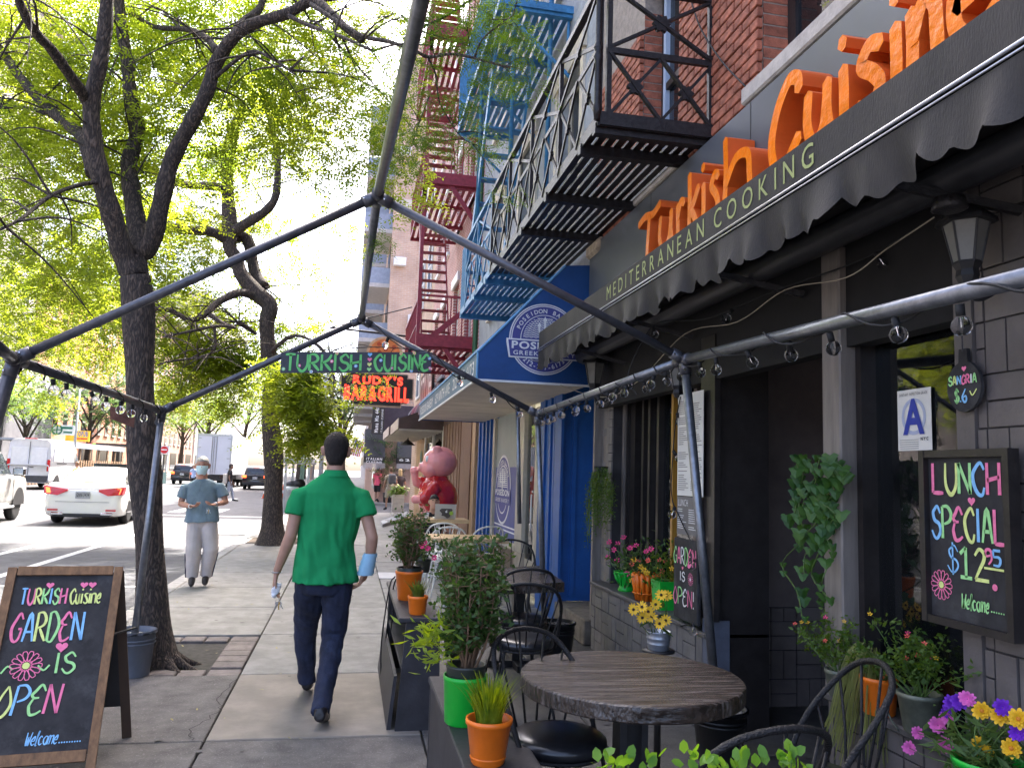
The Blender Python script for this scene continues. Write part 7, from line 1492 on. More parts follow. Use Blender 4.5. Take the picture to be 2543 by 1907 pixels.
# laptop with stickers
lt_ = thing('laptop', 'open silver laptop with dark sticker on its lid', 'laptop', (a_.x, 12.3, zl)); x0, x1 = P(1079, 1280, Y=12.26).x, P(1131, 1280, Y=12.26).x; zt3 = P(1100, 1251, Y=12.26).z
sil_ = mat('aluminium_lid', (.55, .53, .50), .35, metal=.5, var=.04)
ob('base', MB().cbox((x0, 12.28, zl+.001), (x1, 12.55, zl+.018), .004), sil_, lt_); ob('lid', MB().prism([(x0, 12.23, zl+.02), (x1, 12.23, zl+.02), (x1, 12.19, zt3), (x0, 12.19, zt3)], (0, .012, 0)), sil_, lt_)
cx_, cz_ = lerp(x0, x1, .52), lerp(zl, zt3, .5)
ob('sticker', MB().poly([(cx_+.085*(1+.25*math.sin(a*5))*math.cos(a), 12.203, cz_+.085*(1+.2*math.sin(a*4))*math.sin(a)) for a in np.linspace(0, 2*PI, 26, endpoint=False)]), mat('sticker_dark', (.07, .06, .055), .6, var=.4, scale=30), lt_); ob('sticker', disc(Vector((cx_+.08, 12.201, cz_-.02)), EX, EZ, 0, .03, 12), mat('sticker_green', (.3, .45, .05), .6), lt_)
ob('lid_emblem', disc(Vector((cx_+.005, 12.199, cz_)), EX, EZ, 0, .016, 12), K['white'], lt_); ob('lid_emblem', disc(Vector((cx_+.012, 12.199, cz_+.022)), EX, EZ, 0, .006, 8), K['white'], lt_)
tag(ob('paper_cup', MB().lathe([(.03, 0), (.038, .09), (.034, .09)], (x0-.12, 12.26, zl+.001), 12), K['white'], None, True), 'small white cup on the pale cafe table', 'cup')
# ---- black planter benches along the pavement
pb = mat('planter_black', (.034, .032, .036), .55, var=.25, scale=7, bump=.1)
t = thing('planter_bench', 'tall black shelf planter carrying the far orange pots', 'planter bench', (.47, 5.7, 0)); X0, X1, Y0_, Y1_ = .37, .61, 5.12, 6.75; zt4 = P(1012, 1532, Y=5.12).z
ob('end_panel', MB().prism([(X0+.03, Y0_, zt4-.03), (X0+.06, Y0_, zt4-.03), (X1, Y0_, zt4-.03), (X1+.02, Y0_, 0), (X0-.01, Y0_, 0)], (0, .03, 0)), pb, t); ob('end_panel', MB().box((X0, Y1_-.03, 0), (X1, Y1_, zt4-.03)), pb, t); ob('top_board', MB().cbox((X0-.02, Y0_-.03, zt4-.03), (X1+.01, Y1_+.02, zt4), .005), pb, t); ob('shelf', MB().box((X0+.01, Y0_+.03, .36), (X1, Y1_-.03, .385)), pb, t); ob('back_board', MB().box((X1-.02, Y0_+.03, .02), (X1, Y1_-.03, zt4-.03)), pb, t); ob('kick_board', MB().prism([(X0-.06, Y0_+.03, 0), (X0-.03, Y0_+.03, .32), (X0-.01, Y0_+.03, .32), (X0-.035, Y0_+.03, 0)], (0, Y1_-Y0_-.06, 0)), pb, t)
Z2 = .49; c0, c1 = P(1064, 1678, Z=Z2), P(1147, 1907, Z=Z2); NX0, NX1 = c0.x, c0.x+.30
t = thing('planter_bench', 'low black planter bench carrying the bright green pot', 'planter bench', (NX0+.12, 3.5, 0))
ob('top_board', MB().cbox((NX0, 2.35, Z2-.035), (NX1, c0.y, Z2), .006), pb, t); ob('end_panel', MB().box((NX0+.01, c0.y-.04, 0), (NX1-.01, c0.y-.012, Z2-.035)), pb, t); ob('end_panel', MB().box((NX0+.01, 2.4, 0), (NX1-.01, 2.43, Z2-.035)), pb, t); ob('side_board', MB().box((NX0+.012, 2.43, .0), (NX0+.035, c0.y-.04, Z2-.035)), pb, t); ob('shelf', MB().box((NX0+.035, 2.43, .2), (NX1-.02, c0.y-.04, .22)), pb, t)
t = thing('wire_basket_stand', 'black wire stand leaning at the end of the tall planter', 'wire stand', P(985, 1660, Y=5.9)); q0 = P(985, 1500, Y=6.3)
for k in range(3): o_ = .03*k; ob('wire', MB().tube(crv([(q0.x-.02+o_, 6.3, .78), (q0.x-.06+o_, 6.3, .7), (q0.x-.10+o_, 6.3, .3), (q0.x-.09+o_, 6.3, .02)], 5), .006, 6), K['iron'], t, True)
# ---- pots
def potmat(n, c): return mat('pot_'+n, c, .32, var=.08, scale=8, coat=.1)
og, gr, dk, gv = potmat('orange', (.80, .17, .012)), potmat('green', (.010, .42, .035)), potmat('black', (.03, .035, .028)), mat('pot_zinc', (.15, .16, .12), .5, metal=.3, var=.25, scale=14)
def pot(t, c, r0, r1, h, m, rim=.006, n=28, soil=True):
    o = ob('pot', MB().lathe([(r0*.92, 0), (r0, .008), (r1, h-.02), (r1+rim, h-.018), (r1+rim, h), (r1-.004, h), (r1*.94, h-.05)], c, n, False).lathe([(.001, .002), (r0*.92, 0)], c, n, False), m, t, True)
    if soil: ob('soil', MB().lathe([(r1*.95, h-.035), (.001, h-.03)], c, n, False), K['soil'], t)
    return o
def leaves(n, centers, rad, size, m, t, name='foliage', asp=.45, seed=1, up=.2, flat=.7):
    """single leaves (4-corner blades) scattered round seats"""
    g = np.random.default_rng(seed); C = np.asarray(centers, float); C = C[g.integers(0, len(C), n)]+g.normal(0, 1, (n, 3))*rad
    D = g.normal(0, 1, (n, 3)); D[:, 2] = D[:, 2]*flat+up; D /= np.linalg.norm(D, axis=1)[:, None]; S_ = np.cross(D, g.normal(0, 1, (n, 3))); S_ /= np.linalg.norm(S_, axis=1)[:, None]; N_ = np.cross(S_, D)
    l = (size*g.uniform(.6, 1.2, n))[:, None]; w = l*asp
    V = np.stack([C, C+D*l*.45+S_*w*.5+N_*l*.06, C+D*l, C+D*l*.45-S_*w*.5+N_*l*.06], 1); return ob(name, npmesh(name, V, n), m, t)
def stems(t, base, ends, r, m, name='stem', bend=.1, seed=2):
    g = np.random.default_rng(seed); b = MB()
    for e in ends:
        e = Vector(e); base_ = Vector(base)+Vector((g.normal()*.012, g.normal()*.012, 0)); mid = base_.lerp(e, .5)+Vector((g.normal()*bend, g.normal()*bend, .02)); b.tube(crv([tuple(base_), tuple(mid), tuple(e)], 4), [lerp(r, r*.4, k/8) for k in range(9)], 5)
    o = ob(name, b, m, t, True); o['kind'] = 'stuff'; return o
boxl = leafmat('boxwood_leaf', (.022, .055, .012), (.055, .105, .022), .28, 9); grass_m = leafmat('grass_blade', (.05, .11, .008), (.22, .27, .02), .35, 14); brownst = mat('brown_stem', (.20, .12, .07), .7, var=.2); greenst = mat('green_stem', (.08, .14, .03), .6, var=.2)
def shrub(t, base, h, spread, nst, nleaf, m, seed, size=.03, lean=(0, 0)):
    g = np.random.default_rng(seed); b = MB(); seats = []
    for k in range(nst):
        a = g.uniform(0, 2*PI); r = spread*g.uniform(.15, 1); top = Vector((base[0]+r*math.cos(a)+lean[0], base[1]+r*math.sin(a)+lean[1], base[2]+h*g.uniform(.65, 1.0))); p0 = Vector(base)+Vector((g.normal()*.015, g.normal()*.015, 0)); mid = p0.lerp(top, .45)+Vector((math.cos(a)*r*.25, math.sin(a)*r*.25, 0))
        c = crv([tuple(p0), tuple(mid), tuple(top)], 6); b.tube(c, [lerp(.0075, .0022, i/(len(c)-1)) for i in range(len(c))], 6)
        for i in range(4, len(c)):
            seats.append(c[i])
            for _ in range(2):
                d = Vector((g.normal(), g.normal(), abs(g.normal())*.8)).normalized()*g.uniform(.04, .11); q = Vector(c[i]); b.tube([q, q+d], [.0022, .001], 4, False); seats += [tuple(q+d*.5), tuple(q+d), tuple(q+d)]
    o = ob('stem', b, brownst, t, True); o['kind'] = 'stuff'; leaves(nleaf, seats, .012, size, m, t, asp=.55, seed=seed)
def tuft(t, base, h, r, n, m, seed, w=.007):
    g = np.random.default_rng(seed); Vs = []
    for k in range(n):
        a = g.uniform(0, 2*PI); rr = r*g.uniform(0, 1)**.5; p0 = np.array(base)+[rr*.7*math.cos(a), rr*.7*math.sin(a), 0]; L = h*g.uniform(.6, 1.1); out = np.array([math.cos(a), math.sin(a), 0])*g.uniform(.0, .55)*(rr/r+.2); s_ = np.array([-math.sin(a), math.cos(a), 0])*w*g.uniform(.6, 1.2); pr = None
        for i in range(5):
            q = i/4; c = p0+np.array([0, 0, 1])*L*q*(1-.12*q)+out*L*q*q; ww = s_*(1-q*.92)
            if pr is not None: Vs.append([pr[0]-pr[1], pr[0]+pr[1], c+ww, c-ww])
            pr = (c, ww)
    return ob('grass_tuft', npmesh('tuft', np.array(Vs), len(Vs)), m, t)
def flower(t, c, r, n, m, cm, nrm=(0, 0, 1), rows=1, seed=0, cup=.25, wd=.5):
    """head with n separate petals and an eye"""
    g = np.random.default_rng(seed); c = Vector(c); N_ = Vector(nrm).normalized(); x = N_.orthogonal().normalized(); y = N_.cross(x); b = MB()
    for rw in range(rows):
        rr = r*(1-.22*rw)
        for k in range(n):
            a = 2*PI*(k+.5*rw)/n+g.normal()*.06; d = x*math.cos(a)+y*math.sin(a); s_ = N_.cross(d); w = rr*wd*g.uniform(.85, 1.1); u_ = N_*(rr*(cup+.22*rw)); L = rr*g.uniform(.88, 1.08)
            b.add([c+d*rr*.12, c+d*L*.55+s_*w*.5+u_*.5, c+d*L*.9+s_*w*.28+u_, c+d*L+u_*1.05, c+d*L*.9-s_*w*.28+u_, c+d*L*.55-s_*w*.5+u_*.5], [(0, 1, 2, 3, 4, 5)])
    o = ob('flower', b, m, t)
    if cm: ob('flower_eye', MB().sph(c+N_*r*.1, r*.24, 8, 5), cm, o, True)
    return o
def on(u, v, z): return P(u, v, Z=z)
# big green pot with boxwood
c = on(1152, 1793, Z2); c.z = Z2; k_ = (c.y/1980)
t = thing('potted_shrub', 'tall leafy shrub in a bright green pot on the low bench', 'potted plant', c); rg = .094*c.y/3.5
pot(t, c, rg*.90, rg, .205, gr, .002, soil=False); ob('inner_pot', MB().lathe([(rg*.86, .10), (rg*.90, .235), (rg*.93, .24), (rg*.93, .252), (rg*.85, .25), (rg*.80, .2)], c, 28, False), dk, t, True); ob('soil', MB().lathe([(rg*.84, .20), (.001, .21)], c, 24, False), K['soil'], t)
shrub(t, (c.x+.01, c.y, Z2+.2), .60, .17, 26, 3400, boxl, 5, .034); 
seats = [(c.x-.16+.03*math.cos(k), c.y+.05*math.sin(k), Z2+.28+.02*k) for k in range(7)]; leaves(160, seats, .035, .075, leafmat('pale_shoot', (.14, .22, .02), (.22, .30, .04), .4), t, 'young_shoots', .22, 9)['kind'] = 'stuff'
# orange pot with grass
c = on(1211, 1893, Z2); c.z = Z2; t = thing('grass_pot', 'spiky artificial grass in an orange pot at the near end of the low bench', 'potted plant', c); pot(t, c, .062*c.y/3.0, .082*c.y/3., .165, og, .005); tuft(t, (c.x, c.y, Z2+.13), .20, .07, 330, grass_m, 4)
ob('pot_band', MB().lathe([(.0655*c.y/3.0, .022), (.0675*c.y/3.0, .026), (.0655*c.y/3.0, .03)], c, 28, False), og, t, True)
# far planter pots
c = on(1013, 1488, zt4); c.z = zt4; t = thing('potted_shrub', 'boxwood shrub in an orange pot at the far end of the tall planter', 'potted plant', c); pot(t, c, .075*c.y/6, .092*c.y/5.6, .20, og, .003); ob('inner_pot', MB().lathe([(.08, .16), (.093, .225), (.086, .225)], c, 24, False), dk, t, True); shrub(t, (c.x, c.y, zt4+.18), .40, .19, 22, 1500, boxl, 6, .034)
c = on(1036, 1524, zt4); c.z = zt4; t = thing('grass_pot', 'small orange pot of grass on the tall planter', 'potted plant', c); pot(t, c, .052, .062, .115, og, .003); tuft(t, (c.x, c.y, zt4+.09), .13, .05, 160, leafmat('dull_grass', (.05, .085, .012), (.13, .16, .03), .3, 14), 5)
t = thing('potted_shrub', 'boxwood shrub standing behind the green pot shrub', 'potted plant', (.75, 5.6, 0)); c = Vector((.82, 5.75, .30)); pot(t, c, .09, .11, .2, dk); shrub(t, (c.x, c.y, .48), .62, .2, 20, 1500, boxl, 7, .034)
c = on(1050, 1420, zt4); c.z = zt4; t = thing('pink_flower_pot', 'pink flowers growing between the boxwood shrubs', 'potted plant', c); pot(t, c, .06, .07, .12, dk); stems(t, (c.x, c.y, zt4+.1), [(c.x+.05*math.cos(k), c.y+.05*math.sin(k), zt4+.3+.03*k) for k in range(5)], .004, greenst); leaves(120, [(c.x, c.y, zt4+.18), (c.x+.04, c.y, zt4+.25)], .05, .05, boxl, t, seed=3)
pk_ = mat('pink_petal', (.78, .05, .20), .6, var=.15, scale=30); yk = mat('yellow_petal', (.80, .46, .015), .6, var=.15, scale=30); pu = mat('purple_petal', (.16, .02, .45), .6, var=.15, scale=30); mg = mat('mauve_petal', (.72, .14, .46), .6, var=.18, scale=30); oe = mat('orange_eye', (.55, .20, .02), .8); be = mat('brown_eye', (.04, .02, .01), .8); rd_ = mat('coral_petal', (.75, .10, .07), .6, var=.15)
for k, (u, v) in enumerate(((1046, 1357), (1062, 1362), (1027, 1366), (1078, 1385), (1054, 1348))): flower(t, P(u, v, Y=c.y-.1), .032, 7, pk_, None, (0, -1, .5), 2, k)
# ---- ledge pots of the middle window
def ledge(u, v, z=.62): q = P(u, v, Z=z); return Vector((max(WX+.06, min(q.x, WX+.22)), q.y, z))
c = P(1554, 1466, X=WX+.10); c.z = .62; t = thing('flower_pot', 'bright green lattice urn of pink flowers on the window ledge', 'potted plant', c, 'pots on the window ledge')
ob('pot', MB().lathe([(.065, 0), (.072, .012), (.06, .03), (.055, .045), (.085, .10), (.102, .155), (.108, .165), (.10, .165), (.085, .12)], c, 24, False), gr, t, True)
for k in range(12):
    a = 2*PI*k/12; ob('lattice', MB().tube([c+Vector((.060*math.cos(a), .060*math.sin(a), .05)), c+Vector((.090*math.cos(a+.2), .090*math.sin(a+.2), .10)), c+Vector((.105*math.cos(a+.05), .105*math.sin(a+.05), .15))], .006, 5), gr, t, True)
def posy(t, c, top, fl, lm, nl, seed, size=.05, r=.03, n=7, rad=.05, rows=1, wd=.5):
    stems(t, c+Vector((0, 0, top*.5)), [p for p, _ in fl], .0035, greenst, bend=.03, seed=seed); leaves(nl, [tuple(c+Vector((0, 0, top+z))) for z in (.02, .07, .12, .17)], rad, size, lm, t, asp=.3, seed=seed, up=.5)
    for k, (p, m) in enumerate(fl): flower(t, p, r, n, m, oe if m is yk else None, (-.6, -.7, .5+.3*math.sin(k)), rows, seed+k, wd=wd)
def fw(lst, X): return [(P(u, v, X=X), m) for u, v, m in lst]
posy(t, c, .14, fw([(1513, 1346, pk_), (1535, 1350, pk_), (1549, 1335, pk_), (1509, 1384, pk_), (1533, 1392, pk_), (1558, 1424, pk_), (1525, 1365, pk_)], WX+.08), leafmat('thin_leaf', (.05, .10, .03), (.10, .16, .05), .3, 9), 150, 21, .07, .03, 6, .07)
c = P(1604, 1490, X=WX+.09); c.z = .62; t = thing('flower_pot', 'orange pot ribbed like carrots with yellow and coral flowers on the ledge', 'potted plant', c, 'pots on the window ledge')
pot(t, c, .075, .095, .20, og)
for k in range(14):
    a = 2*PI*k/14; ob('carrot', MB().tube([c+Vector((.078*math.cos(a), .078*math.sin(a), .003)), c+Vector((.092*math.cos(a), .092*math.sin(a), .1)), c+Vector((.102*math.cos(a), .102*math.sin(a), .20)), c+Vector((.098*math.cos(a), .098*math.sin(a), .212))], [.010, .017, .022, .012], 8), og, t, True)
ob('rope', MB().tube([c+Vector((.108*math.cos(a), .108*math.sin(a), .06)) for a in np.linspace(0, 2*PI, 25)], .006, 6), og, t, True)
posy(t, c, .18, fw([(1565, 1361, pk_), (1580, 1355, pk_), (1605, 1370, pk_), (1592, 1408, yk), (1600, 1415, yk), (1575, 1390, yk), (1570, 1400, rd_), (1610, 1392, rd_), (1607, 1423, yk), (1585, 1396, rd_), (1617, 1363, pk_), (1570, 1440, yk)], WX+.05), boxl, 260, 31, .06, .028, 7, .07)
c = P(1655, 1512, X=WX+.10); c.z = .62; t = thing('flower_pot', 'square bright green planter of small leafy greens on the ledge', 'potted plant', c, 'pots on the window ledge')
ob('pot', MB().loft([[(c.x+sx*w, c.y+sy*w, c.z+z) for sx, sy in ((-1, -1), (1, -1), (1, 1), (-1, 1))] for w, z in ((.078, 0), (.092, .21), (.084, .21), (.078, .15))], False), gr, t); ob('soil', MB().box((c.x-.08, c.y-.08, c.z+.15), (c.x+.08, c.y+.08, c.z+.17)), K['soil'], t)
posy(t, c, .18, fw([(1638, 1391, rd_), (1652, 1394, rd_), (1632, 1408, yk), (1668, 1412, yk), (1645, 1418, rd_)], WX+.08), leafmat('mid_leaf', (.05, .11, .015), (.10, .17, .02), .3, 9), 420, 41, .045, .022, 5, .06)
# sunflowers in a zinc can on the round table's far side
c = P(1635, 1612, Y=4.3); c.z = P(1637, 1612, Y=4.3).z; cz0_ = .0
t = thing('sunflower_can', 'yellow sunflowers in a small zinc can behind the round table', 'potted plant', c)
ob('pot', MB().lathe([(.055, 0), (.060, .008), (.061, .03), (.0635, .033), (.062, .036), (.064, .06), (.0665, .063), (.065, .066), (.068, .095), (.070, .10), (.066, .10), (.06, .05)], c, 24, False), mat('bright_zinc', (.42, .44, .48), .35, metal=.7, var=.1), t, True)
sf = [(1573, 1513), (1594, 1507), (1595, 1533), (1618, 1530), (1642, 1477), (1656, 1478), (1610, 1518), (1638, 1548), (1653, 1540), (1628, 1500)]
stems(t, c+Vector((0, 0, .03)), [P(u, v, Y=4.22) for u, v in sf], .003, greenst, bend=.03, seed=3)
for k, (u, v) in enumerate(sf): flower(t, P(u, v, Y=4.2), .034, 12, yk, be, (-.35, -.9, .25+.3*math.sin(k*2)), 1, k, .15, .34)
for k, (u, v) in enumerate(((1582, 1522), (1600, 1548), (1630, 1520), (1648, 1525), (1655, 1568), (1620, 1545), (1640, 1505))):
    p = P(u, v, Y=4.24); a = k*1.3; d = Vector((math.cos(a), -.4, math.sin(a)*.4)).normalized()*.05; s_ = Vector((0, 0, 1)).cross(d).normalized()*.026; ob('leaf', MB().add([p-d*.8, p-d*.2+s_, p+d*.4+s_*.7, p+d, p+d*.4-s_*.7, p-d*.2-s_], [(0, 1, 2, 3, 4, 5)]), boxl, t)
tag(ob('can_stand', MB().tube([(c.x, c.y, 0), (c.x, c.y, c.z-.01)], .02, 8).lathe([(.09, -.012), (.09, 0), (.001, 0)], c, 20), K['black'], None, True), 'thin black stand under the sunflower can', 'stand')
# ---- near ledge pots
def nl_(u, v, X=WX+.02): q = P(u, v, X=X); q.z = .612; return q
md = leafmat('bush_leaf', (.035, .085, .012), (.09, .15, .02), .3, 10)
def bush(label, u, v, r0, r1, h, m, seed, bh, spread, fl, nleaf, X=WX+.0):
    c = nl_(u, v, X); t = thing('ledge_pot', label, 'potted plant', c, 'pots on the near ledge'); pot(t, c, r0, r1, h, m, .004); g = np.random.default_rng(seed); ends = [(c.x-abs(g.normal())*spread*.5, c.y+g.normal()*spread*.8, .612+h+bh*g.uniform(.3, 1)) for _ in range(26)]
    stems(t, c+Vector((0, 0, h*.8)), ends, .003, greenst, bend=.02, seed=seed); seats = [tuple(Vector(c+Vector((0, 0, h))).lerp(Vector(e), s_)) for e in ends for s_ in (.45, .7, .9, 1)]; leaves(nleaf, seats, .016, .026, md, t, asp=.5, seed=seed)
    for k, (e, fm) in enumerate(zip(ends, fl)): flower(t, Vector(e)+Vector((-.01, 0, .02)), .012, 5, fm, None, (-.5, -.5, .7), 1, k)
    return t, c
bush('zinc pot of yellow and red flowering greens at the far end of the near ledge', 2088, 1700, .055, .068, .12, gv, 51, .26, .15, [yk, rd_, yk, pk_, yk, rd_, yk], 900)
t, c = bush('orange pot of long trailing grass on the near ledge', 2183, 1750, .066, .075, .155, og, 52, .10, .10, [], 120)
g = np.random.default_rng(5); Vs = []
for k in range(90):
    a = g.uniform(PI*.55, PI*1.45); L = g.uniform(.25, .5); pr = None; ph = g.uniform(.2, 1.2)
    for i in range(9):
        q = i/8; o_ = np.array([math.cos(a)*.12*q*ph*1.3, (math.sin(a)*.8+.5)*.22*q, .17+.14*math.sin(PI*min(1, q*1.15))*ph-.34*q*q*L/.4]); p_ = np.array(c)+o_; w_ = np.array([0, .0028, 0.001])
        if pr is not None: Vs.append([pr-w_, pr+w_, p_+w_, p_-w_])
        pr = p_
ob('trailing_blades', npmesh('blades', np.array(Vs), len(Vs)), leafmat('olive_blade', (.10, .12, .035), (.20, .22, .07), .3, 9), t)
t, c = bush('grey zinc pail of red and white flowering greens on the near ledge', 2285, 1792, .062, .082, .155, gv, 53, .26, .15, [pk_, rd_, yk, rd_, rd_, pk_, yk, rd_], 1100)
ob('pail_handle', MB().tube(crv([c+Vector((-.02, .085, .14)), c+Vector((-.05, .13, .10)), c+Vector((-.05, .12, .03)), c+Vector((-.03, .09, -.02))], 4), .004, 6), gv, t, True)
# flowers in the bottom right corner
c = P(2460, 1885, X=WX-.16); zc5 = c.z; c.z = zc5-.20; t = thing('flower_pot', 'bright green bowl of yellow, pink and purple flowers in the lower right corner', 'potted plant', c)
pot(t, c, .09, .115, .20, gr, .004)
fl = [(2439, 1765, yk, .044), (2447, 1868, yk, .04), (2434, 1850, yk, .042), (2484, 1776, yk, .045), (2530, 1785, yk, .045), (2512, 1858, yk, .046), (2329, 1800, mg, .044), (2350, 1850, mg, .045), (2280, 1820, mg, .034), (2259, 1857, mg, .036), (2353, 1780, mg, .036), (2402, 1735, mg, .04), (2365, 1745, pu, .04), (2382, 1742, pu, .042), (2360, 1755, pu, .036), (2490, 1757, pu, .04), (2527, 1820, pu, .038), (2350, 1770, pu, .03)]
ends = [P(u, v, X=WX-.19) for u, v, m, r in fl]; stems(t, c+Vector((0, 0, .16)), ends, .003, greenst, bend=.04, seed=8)
for k, ((u, v, m, r), e) in enumerate(zip(fl, ends)): flower(t, e, r*.72, 11, m, oe if m is yk else None, (-.75, -.6, .35), 4, k, .2, .55)
leaves(420, [tuple(c+Vector((0, 0, .21))), tuple(c+Vector((0, .06, .24))), tuple(c+Vector((0, -.06, .24))), tuple(c+Vector((0, .1, .20)))], .045, .07, leafmat('feather_leaf', (.04, .09, .02), (.09, .15, .04), .3, 9), t, asp=.2, seed=12, up=.4)
tag(ob('flower_shelf', MB().cbox((WX-.30, 1.6, c.z-.03), (WX-.032, c.y+.14, c.z-.002), .005), pb), 'dark shelf under the green flower bowl', 'shelf')
# foreground leaves at the bottom edge
t = thing('foreground_plant', 'bright green leaves poking up at the bottom edge of the picture', 'plant', (.75, 1.9, .5)); lv = leafmat('fresh_leaf', (.07, .18, .02), (.14, .28, .04), .4, 12); g = np.random.default_rng(3); seats = []; bms_ = MB()
for u, v in ((1500, 1895), (1530, 1905), (1560, 1893), (1620, 1898), (1720, 1885), (1740, 1900), (1780, 1905), (1830, 1895), (1900, 1898), (1945, 1890), (1965, 1880), (1990, 1905)):
    e = P(u, v+8, Y=1.75); b0 = Vector((e.x*.9+.08, 1.8, .35)); bms_.tube([b0, b0.lerp(e, .6)+Vector((.01, 0, .02)), e], [.004, .003, .002], 5)
    for k in range(6): 
        d = Vector((g.normal(), g.normal()*.5, abs(g.normal())+.4)).normalized()*.032; s_ = Vector((g.normal(), g.normal(), g.normal())).cross(d).normalized()*.011; p = e+Vector((g.normal()*.012, g.normal()*.012, g.normal()*.012)); ob('leaf', MB().add([p, p+d*.35+s_, p+d*.75+s_*.8, p+d, p+d*.75-s_*.8, p+d*.35-s_], [(0, 1, 2, 3, 4, 5)]), lv, t)
q = ob('stem', bms_, greenst, t); q['kind'] = 'stuff'
ob('pot', MB().lathe([(.10, 0), (.14, .24), (.13, .24)], (.82, 1.8, .15), 20), dk, t, True)
# ---- buckets holding the tent legs
gv2 = mat('gravel', (.32, .30, .27), .9, var=.5, scale=60, bump=1., bscale=60)
def bucket(label, c, r0, r1, h, m, fill):
    t = thing('bucket', label, 'bucket', c); ob('shell', MB().lathe([(r0, 0), (r1, h), (r1+.008, h), (r1+.008, h-.02), (r1+.008, h), (r1-.006, h), (r1-.012, h-.06)], c, 28, False), m, t, True); ob('filling', MB().lathe([(r1-.01, h-.045), (r1*.5, h-.03), (.001, h-.03)], c, 24, False), fill, t, True)
    g = np.random.default_rng(4); b = MB()
    for k in range(150 if fill is gv2 else 0):
        a = g.uniform(0, 2*PI); rr = r1*.92*g.uniform(0, 1)**.5; b.sph((c[0]+rr*math.cos(a), c[1]+rr*math.sin(a), c[2]+h-.03), (g.uniform(.006, .012), g.uniform(.006, .012), .006), 5, 3)
    if b.v: q = ob('pebbles', b, mat('pebble', (.42, .39, .35), .8, var=.3, scale=80), t); q['kind'] = 'stuff'
    for z in (.72, .80): ob('rim_band', MB().lathe([(lerp(r0, r1, z)+.001, h*z-.006), (lerp(r0, r1, z)+.008, h*z), (lerp(r0, r1, z)+.001, h*z+.006)], c, 28, False), m, t, True)
    return t
bucket('black bucket of pebbles holding the near right tent leg', (fR1.x+.01, fR1.y, 0), .12, .155, .30, mat('black_bucket', (.015, .015, .016), .4), gv2)
bucket('grey plastic bucket of concrete holding the left tent leg', (fL2.x+.0, fL2.y, 0), .125, .150, .33, mat('grey_bucket', (.13, .145, .175), .45, var=.1), mat('concrete_fill', (.35, .34, .32), .9, bump=.4))
bucket('black bucket beside the square table holding the far tent leg', (fR2.x+.12, fR2.y, 0), .12, .15, .33, mat('black_bucket', (.015, .015, .016), .4), gv2)
# ---- hanging greenery
iv = leafmat('ivy_leaf', (.022, .075, .016), (.07, .15, .028), .25, 8)
t = thing('hanging_ivy', 'ivy trailing down beside the grey column at the doorway', 'plant', P(2000, 1140, Y=3.75)); g = np.random.default_rng(9); bms_ = MB()
for k in range(11):
    u0 = g.uniform(1975, 2085); L = g.uniform(120, 300) if k < 8 else g.uniform(320, 400); pts = [tuple(P(u0+g.normal()*14-6*i/6, 1135+L*i/6, X=WX-.06+g.normal()*.02)) for i in range(7)]; c_ = crv(pts, 3); bms_.tube(c_, .003, 5)
    for p in c_[::1]:
        if g.uniform() < .18: continue
        p = Vector(p)+Vector((g.normal()*.02, g.normal()*.02, 0)); s_ = .034*g.uniform(.6, 1.35); n_ = Vector((-.5+g.normal()*.4, -1, .35+g.normal()*.4)).normalized(); x = Vector((0, 0, -1)).cross(n_).normalized(); y = n_.cross(x).normalized(); y = y if y.z < 0 else -y
        sh_ = [(0, -.15), (.45, -.45), (.95, -.25), (.62, .25), (.55, .55), (0, 1.15), (-.55, .55), (-.62, .25), (-.95, -.25), (-.45, -.45)]
        ob('leaf', MB().add([p+x*(a*s_)+y*(b_*s_)+n_*(.12*s_*(1-abs(a))) for a, b_ in sh_]+[p+n_*(.22*s_)+y*(.2*s_)], [(i, (i+1) % 10, 10) for i in range(10)]), iv, t)
q = ob('vine', bms_, greenst, t); q['kind'] = 'stuff'
t = thing('hanging_fern', 'feathery green plant hanging on the tiled pillar beside the blue doorway', 'plant', P(1490, 1170, X=WX-.05)); seats = []
bms_ = MB()
for k in range(34):
    u0 = g.uniform(1456, 1525); L = g.uniform(60, 170) if u0 > 1470 else g.uniform(120, 330); pts = [tuple(P(1490+(u0-1490)*min(1, .4+i/5), 1165-15*math.sin(PI*min(1, i/2))+L*(i/6), X=WX-.06+g.normal()*.02)) for i in range(7)]; c_ = crv(pts, 3); bms_.tube(c_, .0025, 4); seats += c_[4:]
q = ob('vine', bms_, greenst, t); q['kind'] = 'stuff'; leaves(2600, seats, .018, .026, leafmat('fern_leaf', (.035, .085, .012), (.085, .14, .018), .3, 9), t, asp=.4, seed=14, up=-.3); ob('holder', MB().lathe([(.05, 0), (.07, .1), (.06, .1)], P(1492, 1185, X=WX-.02), 14), K['black'], t, True)
